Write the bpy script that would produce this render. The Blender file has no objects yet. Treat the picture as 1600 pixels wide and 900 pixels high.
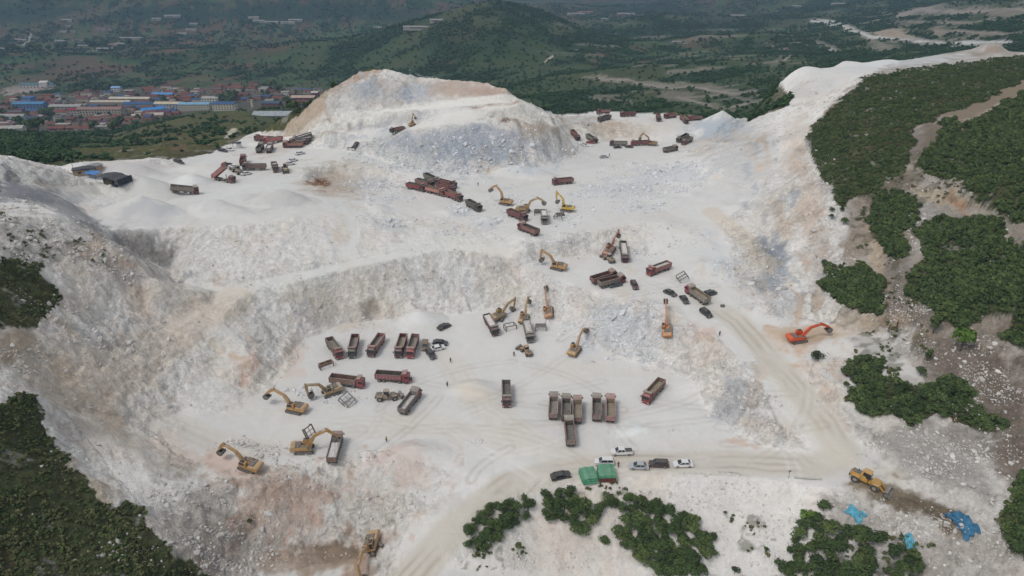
import bpy, bmesh, math, random
import numpy as np
from mathutils import Vector, Matrix, Euler
from mathutils.geometry import delaunay_2d_cdt
random.seed(7)
RNG = np.random.default_rng(11)
sc = bpy.context.scene
COL = sc.collection
# ---------------------------------------------------------------- camera
CAMZ = 115.0
FPX = 1081.0                      # focal length in pixels of a 1600 px wide frame
PITCH = math.radians(26.0)
SP, CP = math.sin(PITCH), math.cos(PITCH)
cam_d = bpy.data.cameras.new('camera')
cam_d.sensor_width = 36.0
cam_d.lens = 36.0 * FPX / 1600.0
cam_d.clip_start = 0.5
cam_d.clip_end = 20000
cam = bpy.data.objects.new('camera', cam_d)
COL.objects.link(cam)
cam.location = (0, 0, CAMZ)
cam.rotation_euler = (math.pi / 2 - PITCH, 0, 0)
sc.camera = cam
# ---------------------------------------------------------------- sky and sun (overcast)
SUN_EL, SUN_AZ = math.radians(58), math.radians(-128)
world = bpy.data.worlds.new('World')
sc.world = world
world.use_nodes = True
nt = world.node_tree
nt.nodes.clear()
sky = nt.nodes.new('ShaderNodeTexSky')
sky.sky_type = 'NISHITA'
sky.sun_disc = False
sky.sun_elevation = SUN_EL
sky.sun_rotation = SUN_AZ
sky.air_density = 1.0
sky.dust_density = 2.0
hs = nt.nodes.new('ShaderNodeHueSaturation')
hs.inputs['Saturation'].default_value = 0.26
bg = nt.nodes.new('ShaderNodeBackground')
bg.inputs['Strength'].default_value = 0.15
wo = nt.nodes.new('ShaderNodeOutputWorld')
nt.links.new(sky.outputs[0], hs.inputs['Color'])
nt.links.new(hs.outputs[0], bg.inputs['Color'])
nt.links.new(bg.outputs[0], wo.inputs['Surface'])
sun_d = bpy.data.lights.new('sun', 'SUN')
sun_d.energy = 1.0
sun_d.angle = math.radians(14)
sun_d.color = (1.0, 0.955, 0.9)
sun = bpy.data.objects.new('sun', sun_d)
COL.objects.link(sun)
sun.location = (0, 0, 400)
_sd = Vector((math.sin(SUN_AZ) * math.cos(SUN_EL), math.cos(SUN_AZ) * math.cos(SUN_EL), math.sin(SUN_EL)))
sun.rotation_euler = _sd.to_track_quat('Z', 'Y').to_euler()
sc.view_settings.view_transform = 'Standard'
sc.view_settings.look = 'None'
sc.view_settings.exposure = 0.0
sc.view_settings.gamma = 1.0
sc.render.engine = 'CYCLES'
sc.cycles.max_bounces = 5
sc.cycles.diffuse_bounces = 3
sc.cycles.volume_bounces = 0
sc.cycles.transparent_max_bounces = 4
sc.cycles.use_denoising = True

# ---------------------------------------------------------------- helpers
def lin(c):
    return tuple(((v / 255.0) / 12.92 if v <= 10.3 else ((v / 255.0 + 0.055) / 1.055) ** 2.4) for v in c)

def unproj(px, py, z):
    """world point at height z seen at pixel (px, py)"""
    px = np.asarray(px, float); py = np.asarray(py, float); z = np.asarray(z, float)
    v = (py - 450.0) / FPX
    t = (CAMZ - z) / (SP + v * CP)
    return (px - 800.0) / FPX * t, t * (CP - v * SP)

def proj(x, y, z):
    dz = z - CAMZ
    d = y * CP - dz * SP
    u = y * SP + dz * CP
    d = np.maximum(d, 1e-3)
    return 800 + FPX * x / d, 450 - FPX * u / d, d

# ---- gradient noise
_P = np.random.default_rng(5).permutation(256).astype(np.int32)
_P = np.concatenate([_P, _P])
_A = np.random.default_rng(6).random(256) * 2 * np.pi
_GX, _GY = np.cos(_A).astype(np.float32), np.sin(_A).astype(np.float32)
def pn(x, y, seed=0):
    x = np.asarray(x, np.float64) + seed * 17.31; y = np.asarray(y, np.float64) - seed * 9.77
    xf = np.floor(x); yf = np.floor(y)
    xi = xf.astype(np.int64) & 255; yi = yf.astype(np.int64) & 255
    fx = (x - xf).astype(np.float32); fy = (y - yf).astype(np.float32)
    u = fx * fx * fx * (fx * (fx * 6 - 15) + 10); v = fy * fy * fy * (fy * (fy * 6 - 15) + 10)
    x1 = (xi + 1) & 255; y1 = (yi + 1) & 255
    def g(a, b, dx, dy):
        h = _P[_P[a] + b]
        return _GX[h] * dx + _GY[h] * dy
    n00 = g(xi, yi, fx, fy); n10 = g(x1, yi, fx - 1, fy)
    n01 = g(xi, y1, fx, fy - 1); n11 = g(x1, y1, fx - 1, fy - 1)
    a = n00 + u * (n10 - n00); b = n01 + u * (n11 - n01)
    return (a + v * (b - a)) * 1.5
def fbm(x, y, wl, octs=4, seed=0, gain=0.5):
    s = 0; a = 1.0; f = 1.0 / wl
    for i in range(octs):
        s = s + a * pn(x * f, y * f, seed + i * 3); a *= gain; f *= 2.03
    return s
def ridged(x, y, wl, octs=4, seed=0):
    s = 0; a = 1.0; f = 1.0 / wl
    for i in range(octs):
        s = s + a * (0.5 - np.abs(pn(x * f, y * f, seed + i * 3))); a *= 0.5; f *= 2.1
    return s
def sstep(a, b, x):
    t = np.clip((x - a) / (b - a), 0, 1)
    return t * t * (3 - 2 * t)

# ---------------------------------------------------------------- terrain control lines: (px, py, height)
LINES = [
 # pit floor
 [(620,640,0),(800,620,0),(950,640,0),(1000,700,0),(1100,700,.5)],
 [(560,600,1),(700,560,.5),(800,560,1),(900,570,1.5),(980,590,1)],
 [(430,650,1),(520,660,.5),(640,670,0),(760,690,0),(850,740,0),(950,740,0),(1150,735,.5)],
 [(1080,640,1),(1150,680,1),(1230,700,2)],
 # toe of the faces round the pit floor
 [(370,625,3.5),(420,590,2.5),(455,560,2.5),(470,530,3),(530,505,2.5),(600,497,3),(660,492,3),(720,490,3),(770,480,4),(840,487,4),(880,505,4),(910,530,3),(950,555,2.2),(1010,570,2.2),(1070,585,2),(1110,640,1.5),(1140,660,1.5)],
 # crest of lower face
 [(330,470,15),(380,458,15.5),(450,446,16),(520,428,16.5),(580,416,16.5),(640,404,16.5),(700,396,16.3),(760,400,15.5),(810,412,14),(850,428,12.5),(900,450,11.5),(960,462,11.5),(1010,472,11.5),(1050,490,11),(1090,512,10.5),(1125,535,10),(1150,560,9.5),(1165,590,8.5),(1185,640,6.5),(1210,680,4)],
 [(340,455,15.5),(400,440,16.5),(500,420,17),(600,397,17.5),(720,378,18),(800,372,18)],
 [(350,440,17),(400,432,17.5),(500,412,18),(600,390,18.3),(720,370,18.8),(800,364,18.8)],
 # lower truck bench
 [(870,420,12.5),(930,425,12.5),(1000,430,12.5),(1070,440,12.8),(1130,455,12.5)],
 [(940,445,12),(1030,450,12),(1100,480,11.5),(1150,500,11.5)],
 [(850,402,13.5),(900,398,13.2),(950,402,13),(1010,405,13),(1080,420,13.3),(1130,440,13.2)],
 # face above it
 [(830,378,18.4),(880,372,19),(940,358,19.5),(1000,345,19.5),(1060,350,18.5),(1110,380,16.5),(1150,410,14.5)],
 # haul road down the right side
 [(1150,490,12),(1200,545,10),(1240,600,8),(1285,660,5.2),(1330,710,3.8),(1370,740,3.2)],
 [(1170,575,9.2),(1215,640,6),(1255,690,3.5),(1290,730,2.5)],
 [(1180,500,12),(1220,545,10.3),(1262,600,8.2),(1305,650,6),(1350,700,4.2),(1400,740,3.4)],
 # upper truck bench
 [(640,300,20),(700,315,19.5),(760,335,19.2),(810,358,18.8)],
 [(690,285,20),(760,300,19),(820,330,18.8),(870,350,18.8),(940,340,19)],
 [(800,285,18),(880,288,17.5),(950,300,18),(1000,310,18)],
 [(740,275,19),(820,268,18),(900,262,16.5),(1000,255,15)],
 # face left: crest under the left plateau
 [(268,358,27.5),(330,352,27.5),(400,345,27.5),(450,338,27.3),(500,328,26),(560,318,24),(610,316,22.4),(660,325,20.8)],
 [(560,360,21),(640,355,20),(700,345,19.5)],
 # grey corner wall
 [(130,342,29.5),(180,364,28.5),(225,362,28.2),(265,352,28)],
 [(190,384,24),(220,408,18.5),(262,424,16.8),(275,440,16.8)],
 # left plateau
 [(100,306,32),(150,300,31),(220,298,29.5),(290,303,28),(360,300,27.3),(430,300,27),(480,310,26.5)],
 [(130,280,32),(230,278,29.5),(350,282,27),(400,265,26),(440,265,25.5),(500,250,25)],
 [(280,262,27.5),(350,245,26),(410,235,25),(470,232,25),(530,235,25.5)],
 [(400,215,24.5),(440,212,25),(480,210,28)],
 [(90,262,31.5),(110,256,33),(150,252,33.5),(200,256,31.5),(230,247,32),(280,250,28.5),(330,240,26.5),(365,224,25.5),(400,208,25)],
 # plateau road edge and brown hollow
 [(475,276,25.5),(490,262,25.5),(520,253,25.3),(560,247,25),(600,258,23.5),(640,272,21.8)],
 [(500,283,21),(530,288,19.5),(580,288,19),(620,287,19.5)],
 [(478,285,25.6),(505,296,25),(540,307,24),(580,306,22.5),(630,300,20.8)],
 # blue grey face
 [(560,238,25.2),(600,252,23.5),(640,266,21.5),(700,274,20),(780,272,19),(850,258,17.8),(900,240,15.5),(930,225,12.5)],
 [(560,226,28),(600,213,31),(640,204,34),(700,197,36.5),(760,194,36.5),(800,198,34.5),(850,212,28),(890,222,18)],
 [(540,220,28.5),(600,204,32.3),(640,198,34.5),(700,188,38),(780,182,38.5),(840,192,36),(870,205,30)],
 # upper road and mid face
 [(430,222,25),(480,207,29.5),(520,192,34),(560,183,37),(620,175,39.5),(700,168,41.3),(800,157,43)],
 [(450,215,26.5),(500,200,31.5),(560,178,37.8),(650,168,40.8),(720,160,42.7),(800,153,44)],
 [(500,215,28.8),(540,210,30.5),(600,198,33)],
 [(520,200,31.2),(600,192,34.5),(660,184,37.5)],
 # big ridge crest
 [(440,205,27),(460,193,32),(475,178,36),(500,150,44),(520,136,48),(540,125,51),(560,113,54),(575,106,56),(590,105,56.5),(620,112,54.5),(650,119,52),(700,124,50.5),(760,129,49),(790,140,47),(815,158,43.5),(845,172,38.5),(875,185,34)],
 [(750,178,39.5),(800,170,41),(830,180,38),(865,195,33)],
 [(770,186,37),(810,186,36.2),(845,196,32)],
 # far right shelf
 [(848,190,26),(880,182,22),(930,177,20.5),(980,176,20.5),(1040,179,19.5),(1090,188,17.5),(1130,190,17),(1170,190,17)],
 [(880,190,20.5),(930,190,19.5),(1000,191,19.5),(1050,200,17),(1090,205,15)],
 [(890,205,16),(930,215,13),(990,218,12.5),(1040,222,12.8)],
 [(890,218,13.5),(930,226,12),(1000,229,12),(1060,228,12.5),(1110,215,13.5),(1160,203,15)],
 [(930,245,14),(1000,240,13.2),(1060,240,13.2),(1100,232,13.5)],
 # big white slope on the right: left silhouette
 [(1000,300,17),(1040,280,17.5),(1080,258,19.5),(1120,235,23),(1160,205,29.5),(1200,178,36),(1230,155,41),(1248,138,44.5),(1270,126,47)],
 [(1080,310,19.5),(1130,290,23.5),(1180,245,31),(1220,205,37.5),(1262,165,43.5),(1300,140,48)],
 [(1060,340,17.5),(1130,350,18.5),(1180,320,23),(1220,280,30),(1255,230,37)],
 [(1268,190,42),(1262,215,41),(1275,255,38),(1292,300,34),(1310,330,31),(1330,350,28.5)],
 [(1120,380,16),(1180,390,17),(1220,350,23),(1260,320,29),(1290,330,30)],
 [(1170,420,14),(1200,400,16.5),(1240,390,20),(1290,370,25)],
 [(1160,465,12.6),(1200,490,12),(1250,505,11.8),(1310,510,12.5)],
 [(1230,470,14.5),(1260,450,17.5),(1290,420,20)],
 # saddle and tip mound beyond
 [(1222,122,43),(1240,112,46),(1262,106,47.5),(1300,104,48),(1340,96,50),(1400,92,51),(1460,88,52),(1500,80,53),(1540,73,54.5),(1600,80,54)],
 [(1222,140,37),(1235,158,33.5),(1245,162,33)],
 [(1290,125,47),(1340,115,51)],
 [(1400,105,50),(1500,93,51.5),(1580,88,52)],
 # green hill on the right
 [(1350,119,56.5),(1400,112,58),(1450,106,58.5),(1520,98,60),(1600,89,62.5),(1700,80,64)],
 [(1310,165,49),(1400,170,52.5),(1500,170,56),(1600,170,59),(1750,170,64)],
 [(1290,230,41),(1350,230,44),(1430,235,46.5),(1500,230,50),(1600,230,55),(1750,230,62)],
 [(1320,310,34),(1380,300,37),(1430,280,41),(1500,290,43.5),(1600,300,50),(1750,300,58)],
 [(1360,345,29.5),(1410,350,32),(1450,320,37),(1520,330,38.5),(1600,350,44),(1750,360,54)],
 [(1330,400,23.5),(1375,400,25.5),(1420,400,28.5),(1500,400,31),(1600,420,37),(1750,440,48)],
 [(1285,425,20),(1320,440,20.5),(1370,450,22),(1440,450,25),(1500,450,28),(1600,480,31),(1750,500,40)],
 [(1300,490,14.5),(1350,495,17),(1400,505,18),(1460,500,22),(1540,505,23),(1600,530,24),(1750,560,32)],
 [(1300,515,12.3),(1360,515,15),(1420,525,17.3),(1500,545,18.5),(1600,590,19),(1750,640,26)],
 [(1240,540,10.8),(1270,545,11),(1320,530,13),(1380,540,14.5),(1450,570,14.5)],
 [(1265,585,9.3),(1330,600,10),(1400,620,10),(1470,610,13),(1550,650,13),(1600,680,13)],
 [(1310,640,6.8),(1350,660,7),(1420,660,8.5),(1500,690,9),(1570,720,9.5),(1620,760,9)],
 [(1400,700,5.5),(1440,730,5.5),(1500,760,6),(1560,790,5.5),(1620,830,5)],
 # lower right
 [(1300,762,2.6),(1360,768,2.9),(1430,775,2.8),(1490,800,1.8),(1540,840,.5)],
 [(1280,800,0),(1350,810,.3),(1420,815,.2),(1480,830,-.5)],
 [(1260,860,-4),(1350,860,-3.5),(1450,870,-3.5),(1560,880,-2),(1650,900,0)],
 [(1230,910,-7),(1400,920,-7),(1600,930,-5),(1750,930,-2)],
 # spoil slope in front of the road
 [(860,748,-.2),(900,757,-.4),(960,752,-.2),(1050,742,0),(1130,740,.3),(1200,748,.8),(1260,760,1.5)],
 [(870,775,-3),(950,780,-3.2),(1050,775,-3),(1150,775,-2.8),(1230,790,-2)],
 [(840,830,-6.5),(950,840,-7.5),(1050,850,-8),(1150,850,-7),(1220,850,-5.5)],
 [(760,900,-8),(900,900,-11),(1050,910,-12),(1150,910,-11)],
 # road climbing from the bottom edge
 [(600,930,-8.2),(640,890,-7),(700,830,-4.6),(760,775,-2),(800,755,-.8),(850,740,-.1)],
 [(560,870,-9.5),(640,830,-6),(700,780,-2.8),(760,745,-.6)],
 [(700,890,-7),(760,830,-4.5),(810,785,-2.2),(850,765,-1.5)],
 # front face
 [(320,752,2.2),(360,748,1.6),(400,752,1),(450,742,.6),(500,722,.5),(540,712,.3),(600,700,.2),(650,690,.1),(690,700,0),(715,730,-.3)],
 [(330,780,-.5),(400,790,-3),(450,800,-4.5),(520,790,-4.5),(600,780,-4),(680,770,-2.6)],
 [(380,860,-7),(440,855,-8.8),(500,860,-10),(560,848,-9.8),(600,820,-7.5),(650,800,-5)],
 [(300,910,-3.5),(400,910,-8),(500,910,-11),(560,920,-11.2)],
 # left bowl and ramps
 [(330,740,2.2),(300,715,2.8),(250,690,4.5),(220,660,6)],
 [(350,700,1.6),(300,670,2.5),(280,640,4)],
 [(400,640,1.8),(340,650,2.2),(300,630,4.5)],
 [(330,590,6),(300,600,6.5),(260,600,8),(200,610,11),(150,620,14.5)],
 [(400,560,8),(380,540,9),(350,520,11),(330,500,13)],
 [(420,500,9),(400,480,12),(380,465,15)],
 [(320,488,14.2),(280,512,14),(240,540,14.3),(190,575,15.3),(140,600,17.3),(90,600,21)],
 [(300,478,15.5),(260,500,15.5),(220,530,16),(180,555,17),(120,580,20)],
 [(240,450,21.5),(200,455,24),(150,450,28.5),(100,440,33),(60,430,37.5),(0,425,42)],
 [(230,490,18),(170,500,21),(110,510,26.5),(60,510,31),(0,510,35)],
 [(40,572,28),(0,598,30),(-60,640,32)],
 [(55,605,25),(90,640,20),(110,680,15.5),(140,740,12.3),(185,780,10),(230,815,7),(260,850,4.5),(310,870,.5),(335,905,-3)],
 [(130,650,14),(170,710,11),(220,760,7.5),(280,800,2.8),(330,840,-1.5)],
 [(40,618,26.5),(70,655,22),(90,700,18),(120,750,14.5)],
 [(0,640,28.5),(-80,680,31)],[(0,740,24),(60,740,20)],[(-100,800,26),(0,820,19),(100,830,13.5),(180,840,9.5),(250,890,3.5)],
 [(-100,930,18),(0,920,13),(100,920,8.5),(200,920,4)],
 # left hill crest that hides the corner
 [(-80,345,55),(0,345,48.5),(50,335,46),(95,333,44.5),(120,345,41.5),(150,366,38.2),(200,396,33),(240,428,26.5),(272,450,21.2),(310,462,17.5)],
 [(0,380,45),(80,375,41.5),(140,395,35.5),(190,420,29)],
 [(-60,310,50),(0,305,46.5),(50,303,43),(90,310,39),(120,320,35)],
 [(-60,285,50),(0,285,46),(60,288,42),(90,300,37)],
 [(-100,240,57),(0,243,51.5),(30,250,49),(60,261,45.5),(110,272,40),(160,288,34.5)],
 [(0,265,49),(60,275,43.5),(110,288,37.5)],
 # behind the plateau on the left
 [(0,235,22),(60,240,12),(150,240,6),(230,238,4),(300,232,3),(350,218,3),(390,200,4)],
 [(190,215,-30),(230,200,-24),(280,185,-14),(330,174,-9),(370,173,-8),(410,180,-9),(440,190,-6)],
 [(0,212,-55),(60,205,-62),(120,203,-66),(170,205,-62)],
 # village valley
 [(-300,195,-92),(0,190,-92),(150,190,-93),(300,190,-93),(420,180,-90)],
 [(-300,160,-96),(0,160,-96),(200,160,-96),(400,155,-92),(520,140,-84)],
 [(-300,120,-96),(0,120,-95),(200,120,-93),(400,115,-86),(520,110,-76)],
 [(-300,85,-96),(0,85,-96),(150,80,-92),(300,85,-84),(450,85,-78),(560,80,-62)],
 [(-300,55,-98),(0,55,-98),(150,58,-98),(300,55,-98),(450,58,-96),(600,55,-90)],
 [(-300,20,-62),(0,25,-66),(120,20,-60),(200,30,-80),(280,18,-66),(400,20,-72),(550,25,-85),(640,35,-88)],
 [(-300,-10,-20),(0,-8,-30),(200,-12,-22),(400,-8,-35),(550,-6,-50),(700,-8,-60)],
 [(-300,-30,40),(0,-30,20),(300,-32,30),(700,-28,-10),(1000,-25,-30),(1300,-25,-10),(1700,-30,60)],
 # cone hill
 [(600,92,-56),(700,104,-52),(800,118,-44),(900,105,-38),(1000,100,-36)],
 [(560,100,-68),(600,75,-50),(640,58,-34),(675,38,-12),(710,12,14),(740,-2,30),(770,-8,36),(800,-4,31),(830,5,20),(870,24,-2),(910,42,-22),(950,55,-42),(990,64,-54)],
 [(690,75,-34),(770,62,-16),(840,70,-28)],[(720,45,-6),(770,35,6),(820,42,-4)],
 # right valley behind the shelf
 [(880,172,-2),(1000,168,-5),(1100,172,-2),(1180,182,4),(1225,168,14)],
 [(850,150,-22),(1000,140,-20),(1100,140,-14),(1200,135,-2),(1240,120,6)],
 [(1000,85,-42),(1100,80,-34),(1200,85,-22),(1300,85,-5)],
 [(900,62,-58),(1000,66,-62),(1100,58,-52)],
 [(940,40,-42),(980,22,-22),(1030,14,-12),(1090,20,-24),(1150,32,-50)],
 [(1150,60,-42),(1250,55,-30),(1290,38,-28),(1350,45,-14),(1450,62,6),(1600,72,24),(1750,70,40)],
 [(1300,30,-30),(1400,25,-5),(1450,12,14),(1540,8,34),(1620,5,44),(1750,0,60)],
 [(1400,50,2),(1500,42,18),(1600,45,30)],
 [(1150,8,-85),(1250,5,-80),(1330,0,-60),(1400,-8,-20)],
]
def _ctrl_points():
    P = []
    for L in LINES:
        for a, b in zip(L[:-1], L[1:]):
            n = max(1, int(math.hypot(b[0] - a[0], b[1] - a[1]) / 14))
            for i in range(n):
                s = i / n
                P.append(tuple(a[k] + (b[k] - a[k]) * s for k in range(3)))
        P.append(L[-1])
    P = np.array(P)
    x, y = unproj(P[:, 0], P[:, 1], P[:, 2])
    W = list(zip(x, y, P[:, 2]))
    # ground that the frame never shows, given as plain world points
    W += [(-160, 20, 20), (0, 20, -12), (160, 20, 0), (-400, 20, 40), (400, 20, 40), (0, 70, -12), (-90, 60, 14), (90, 70, -9),
          (-500, 200, 80), (500, 200, 75), (-600, 400, 40), (600, 420, 60), (420, 620, -10), (-900, 20, 60), (900, 20, 60),
          (-50, 600, -50), (60, 640, -40), (-160, 470, -20), (-110, 520, -50), (50, 540, -15),
          (-11000, 20, 50), (11000, 20, 50), (-11000, 9000, 70), (11000, 9000, 70), (0, 9000, 70), (-5000, 4000, 60), (5000, 4000, 60),
          (-3000, 1500, -60), (3000, 1500, 60), (0, 6500, 60), (-3000, 6000, 80), (3000, 6000, 80),
          (-50, 1900, -92), (120, 1850, -85), (-200, 2200, -95)]
    return W
_W = _ctrl_points()
_res = delaunay_2d_cdt([Vector((w[0], w[1])) for w in _W], [], [], 0, 1e-4)
_dv = np.array([(v[0], v[1]) for v in _res[0]])
_dz = np.array([np.mean([_W[i][2] for i in o]) if o else 0.0 for o in _res[3]])
_df = [f for f in _res[2] if len(f) == 3]

def raster(x0, x1, y0, y1, st):
    nx = int((x1 - x0) / st) + 1; ny = int((y1 - y0) / st) + 1
    Z = np.full((ny, nx), np.nan, np.float64)
    for f in _df:
        (ax, ay), (bx, by), (cx, cy) = _dv[f[0]], _dv[f[1]], _dv[f[2]]
        za, zb, zc = _dz[f[0]], _dz[f[1]], _dz[f[2]]
        i0 = max(0, int((min(ax, bx, cx) - x0) / st)); i1 = min(nx - 1, int((max(ax, bx, cx) - x0) / st) + 1)
        j0 = max(0, int((min(ay, by, cy) - y0) / st)); j1 = min(ny - 1, int((max(ay, by, cy) - y0) / st) + 1)
        if i1 < i0 or j1 < j0: continue
        D = (by - cy) * (ax - cx) + (cx - bx) * (ay - cy)
        if abs(D) < 1e-9: continue
        X = x0 + np.arange(i0, i1 + 1) * st; Y = (y0 + np.arange(j0, j1 + 1) * st)[:, None]
        l0 = ((by - cy) * (X - cx) + (cx - bx) * (Y - cy)) / D
        l1 = ((cy - ay) * (X - cx) + (ax - cx) * (Y - cy)) / D
        l2 = 1 - l0 - l1
        m = (l0 >= -1e-6) & (l1 >= -1e-6) & (l2 >= -1e-6)
        sub = Z[j0:j1 + 1, i0:i1 + 1]
        sub[m] = (l0 * za + l1 * zb + l2 * zc)[m]
    Z[np.isnan(Z)] = 0
    return Z
def blur(Z, sig):
    r = max(1, int(sig * 2.5)); k = np.exp(-0.5 * (np.arange(-r, r + 1) / sig) ** 2); k /= k.sum()
    for ax in (0, 1):
        P = np.pad(Z, [(r, r) if a == ax else (0, 0) for a in (0, 1)], mode='edge')
        out = np.zeros_like(Z)
        for i, w in enumerate(k):
            out += w * (P[i:i + Z.shape[0], :] if ax == 0 else P[:, i:i + Z.shape[1]])
        Z = out
    return Z
NX0, NX1, NY0, NY1, NST = -520.0, 520.0, 30.0, 760.0, 0.8
FX0, FX1, FY0, FY1, FST = -8000.0, 8000.0, 20.0, 8000.0, 14.0
_Zn = raster(NX0, NX1, NY0, NY1, NST)
_Za = blur(_Zn, .75); _Zb = blur(_Zn, 6.0)
_yy = (NY0 + np.arange(_Zn.shape[0]) * NST)[:, None]
_k = sstep(380, 520, _yy)
_Zn = _Za * (1 - _k) + _Zb * _k
_gy, _gx = np.gradient(_Za, NST)
_Sn = blur(np.hypot(_gx, _gy), 1.5)
_Gx, _Gy = blur(_gx, 9), blur(_gy, 9)
_Zf = blur(raster(FX0, FX1, FY0, FY1, FST), 2.2)
_gy, _gx = np.gradient(_Zf, FST)
_Sf = np.hypot(_gx, _gy)
# mounds and hollows: (px, py, base height, radius along x, radius along y, turn in degrees, height, kind)
MOUNDS = [(1125,206,14.5,19,15,0,13,'c'),(1140,217,14,15,8,25,5,'s'),(302,284,28,9,8,0,3.8,'c'),(226,300,29.5,15,13,20,7,'c'),
          (225,332,28,16,9,0,6,'c'),(330,326,27.5,12,7,0,3,'s'),(350,333,27.5,13,8,0,3,'s'),(440,314,27,16,10,0,4.5,'s'),(657,500,3,9,7,0,3.6,'c'),
          (200,264,32,18,9,0,4,'s'),(325,265,27,18,9,0,2.5,'s'),(515,216,29,9,6,0,3.5,'c'),(835,275,18,14,8,0,4,'s'),(800,272,18.5,12,7,0,4,'s'),
          (995,675,0,7,4,10,.9,'s'),(740,325,19.2,1,1,0,0,'s'),(1190,420,14.5,9,8,0,4,'s'),(1110,425,13,11,8,0,3.5,'s'),
          (1060,285,17.5,24,8,15,3,'s'),(1010,282,17,20,7,0,2.5,'s'),(650,712,0,10,7,0,3.0,'s'),(610,712,0,1,1,0,0,'s'),
          (740,605,.5,10,5,0,2.2,'s'),(480,690,.6,1,1,0,0,'s'),(560,790,-4,1,1,0,0,'s'),(395,712,1.5,13,6,0,1.6,'s'),
          (1550,78,53,14,9,0,5,'c'),(1205,490,12,14,8,0,3,'s'),(1450,840,-1,12,7,0,2.5,'s'),(1520,860,-1,16,10,0,3.5,'s'),
          (940,520,3,16,8,0,2.2,'s'),(1000,500,8,16,9,0,2.5,'s'),(740,560,.5,1,1,0,0,'s'),(1090,600,3,9,8,0,1.5,'s'),
          (580,488,4.0,5,4,0,-5,'s'),(566,470,9,4,3,0,2,'s'),(700,335,19.6,8,4,0,1.5,'s'),(590,325,23,8,5,0,1.6,'s'),(760,345,19.1,6,4,0,1.6,'s'),
          (1385,95,52,20,10,0,2.5,'s'),(1255,110,47,12,10,0,3.0,'c'),(1320,100,49,14,10,0,2.5,'s')]
_MW = []
for (mx, my, mz, ra, rb, an, mh, kd) in MOUNDS:
    if mh:
        wx, wy = unproj(mx, my, mz); _MW.append((float(wx), float(wy), ra, rb, math.radians(an), mh, kd))

def bil(Z, x, y, x0, y0, st):
    fx = np.clip((x - x0) / st, 0, Z.shape[1] - 1.001); fy = np.clip((y - y0) / st, 0, Z.shape[0] - 1.001)
    i = fx.astype(int); j = fy.astype(int); fx = fx - i; fy = fy - j
    return (Z[j, i] * (1 - fx) + Z[j, i + 1] * fx) * (1 - fy) + (Z[j + 1, i] * (1 - fx) + Z[j + 1, i + 1] * fx) * fy

HILLS = [(60,34,-80,520,240,8,75),(290,24,-80,620,280,-6,95),(500,30,-85,420,220,4,70),(640,28,-85,300,200,0,50),(30,100,-95,120,80,0,26),(215,100,-93,150,60,10,16),(480,88,-76,260,70,-12,24),(880,20,-60,260,200,0,40),(1250,12,-60,520,260,0,90),(1120,70,-36,200,70,0,18),(1000,118,-26,160,50,10,12)]
HW = []
for (_px0, _py0, _z0, _rx, _ry, _an, _hh) in HILLS:
    _q = unproj(_px0, _py0, _z0); HW.append((float(_q[0]), float(_q[1]), _rx, _ry, math.radians(_an), _hh))
def mound_height(x, y):
    h = np.zeros(np.shape(x))
    for (mx, my, ra, rb, an, mh, kd) in _MW:
        r = np.hypot(x - mx, y - my) / max(ra, rb); h = np.maximum(h, np.where(r < 1.05, 1.0, 0))
    return h
def base_height(x, y):
    w = sstep(NX1 - 90, NX1 - 10, np.abs(x)) ; w = np.maximum(w, sstep(NY1 - 140, NY1 - 10, y))
    n = bil(_Zn, x, y, NX0, NY0, NST); f = bil(_Zf, x, y, FX0, FY0, FST)
    sn = bil(_Sn, x, y, NX0, NY0, NST); sf = bil(_Sf, x, y, FX0, FY0, FST)
    h = n * (1 - w) + f * w
    if np.max(y) > 600:
        for (mx, my, ra, rb, an, mh) in HW:
            dx = x - mx; dy = y - my; c, s = math.cos(an), math.sin(an)
            h = h + mh * np.exp(-((dx * c + dy * s) / ra) ** 2 - ((-dx * s + dy * c) / rb) ** 2) * (y > 600)
    for (mx, my, ra, rb, an, mh, kd) in _MW:
        k = 1.3 * max(ra, rb); m = (np.abs(x - mx) < k) & (np.abs(y - my) < k)
        if not m.any(): continue
        xm, ym = x[m], y[m]; dx = xm - mx; dy = ym - my; c, s = math.cos(an), math.sin(an)
        r = np.sqrt(((dx * c + dy * s) / ra) ** 2 + ((-dx * s + dy * c) / rb) ** 2) * (1 + 0.12 * pn(xm / 6.0, ym / 6.0, 40))
        h[m] += mh * np.clip(1 - r, 0, 1) if kd == 'c' else mh * sstep(1.0, 0.0, r)
    return h, sn * (1 - w) + sf * w, w

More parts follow.
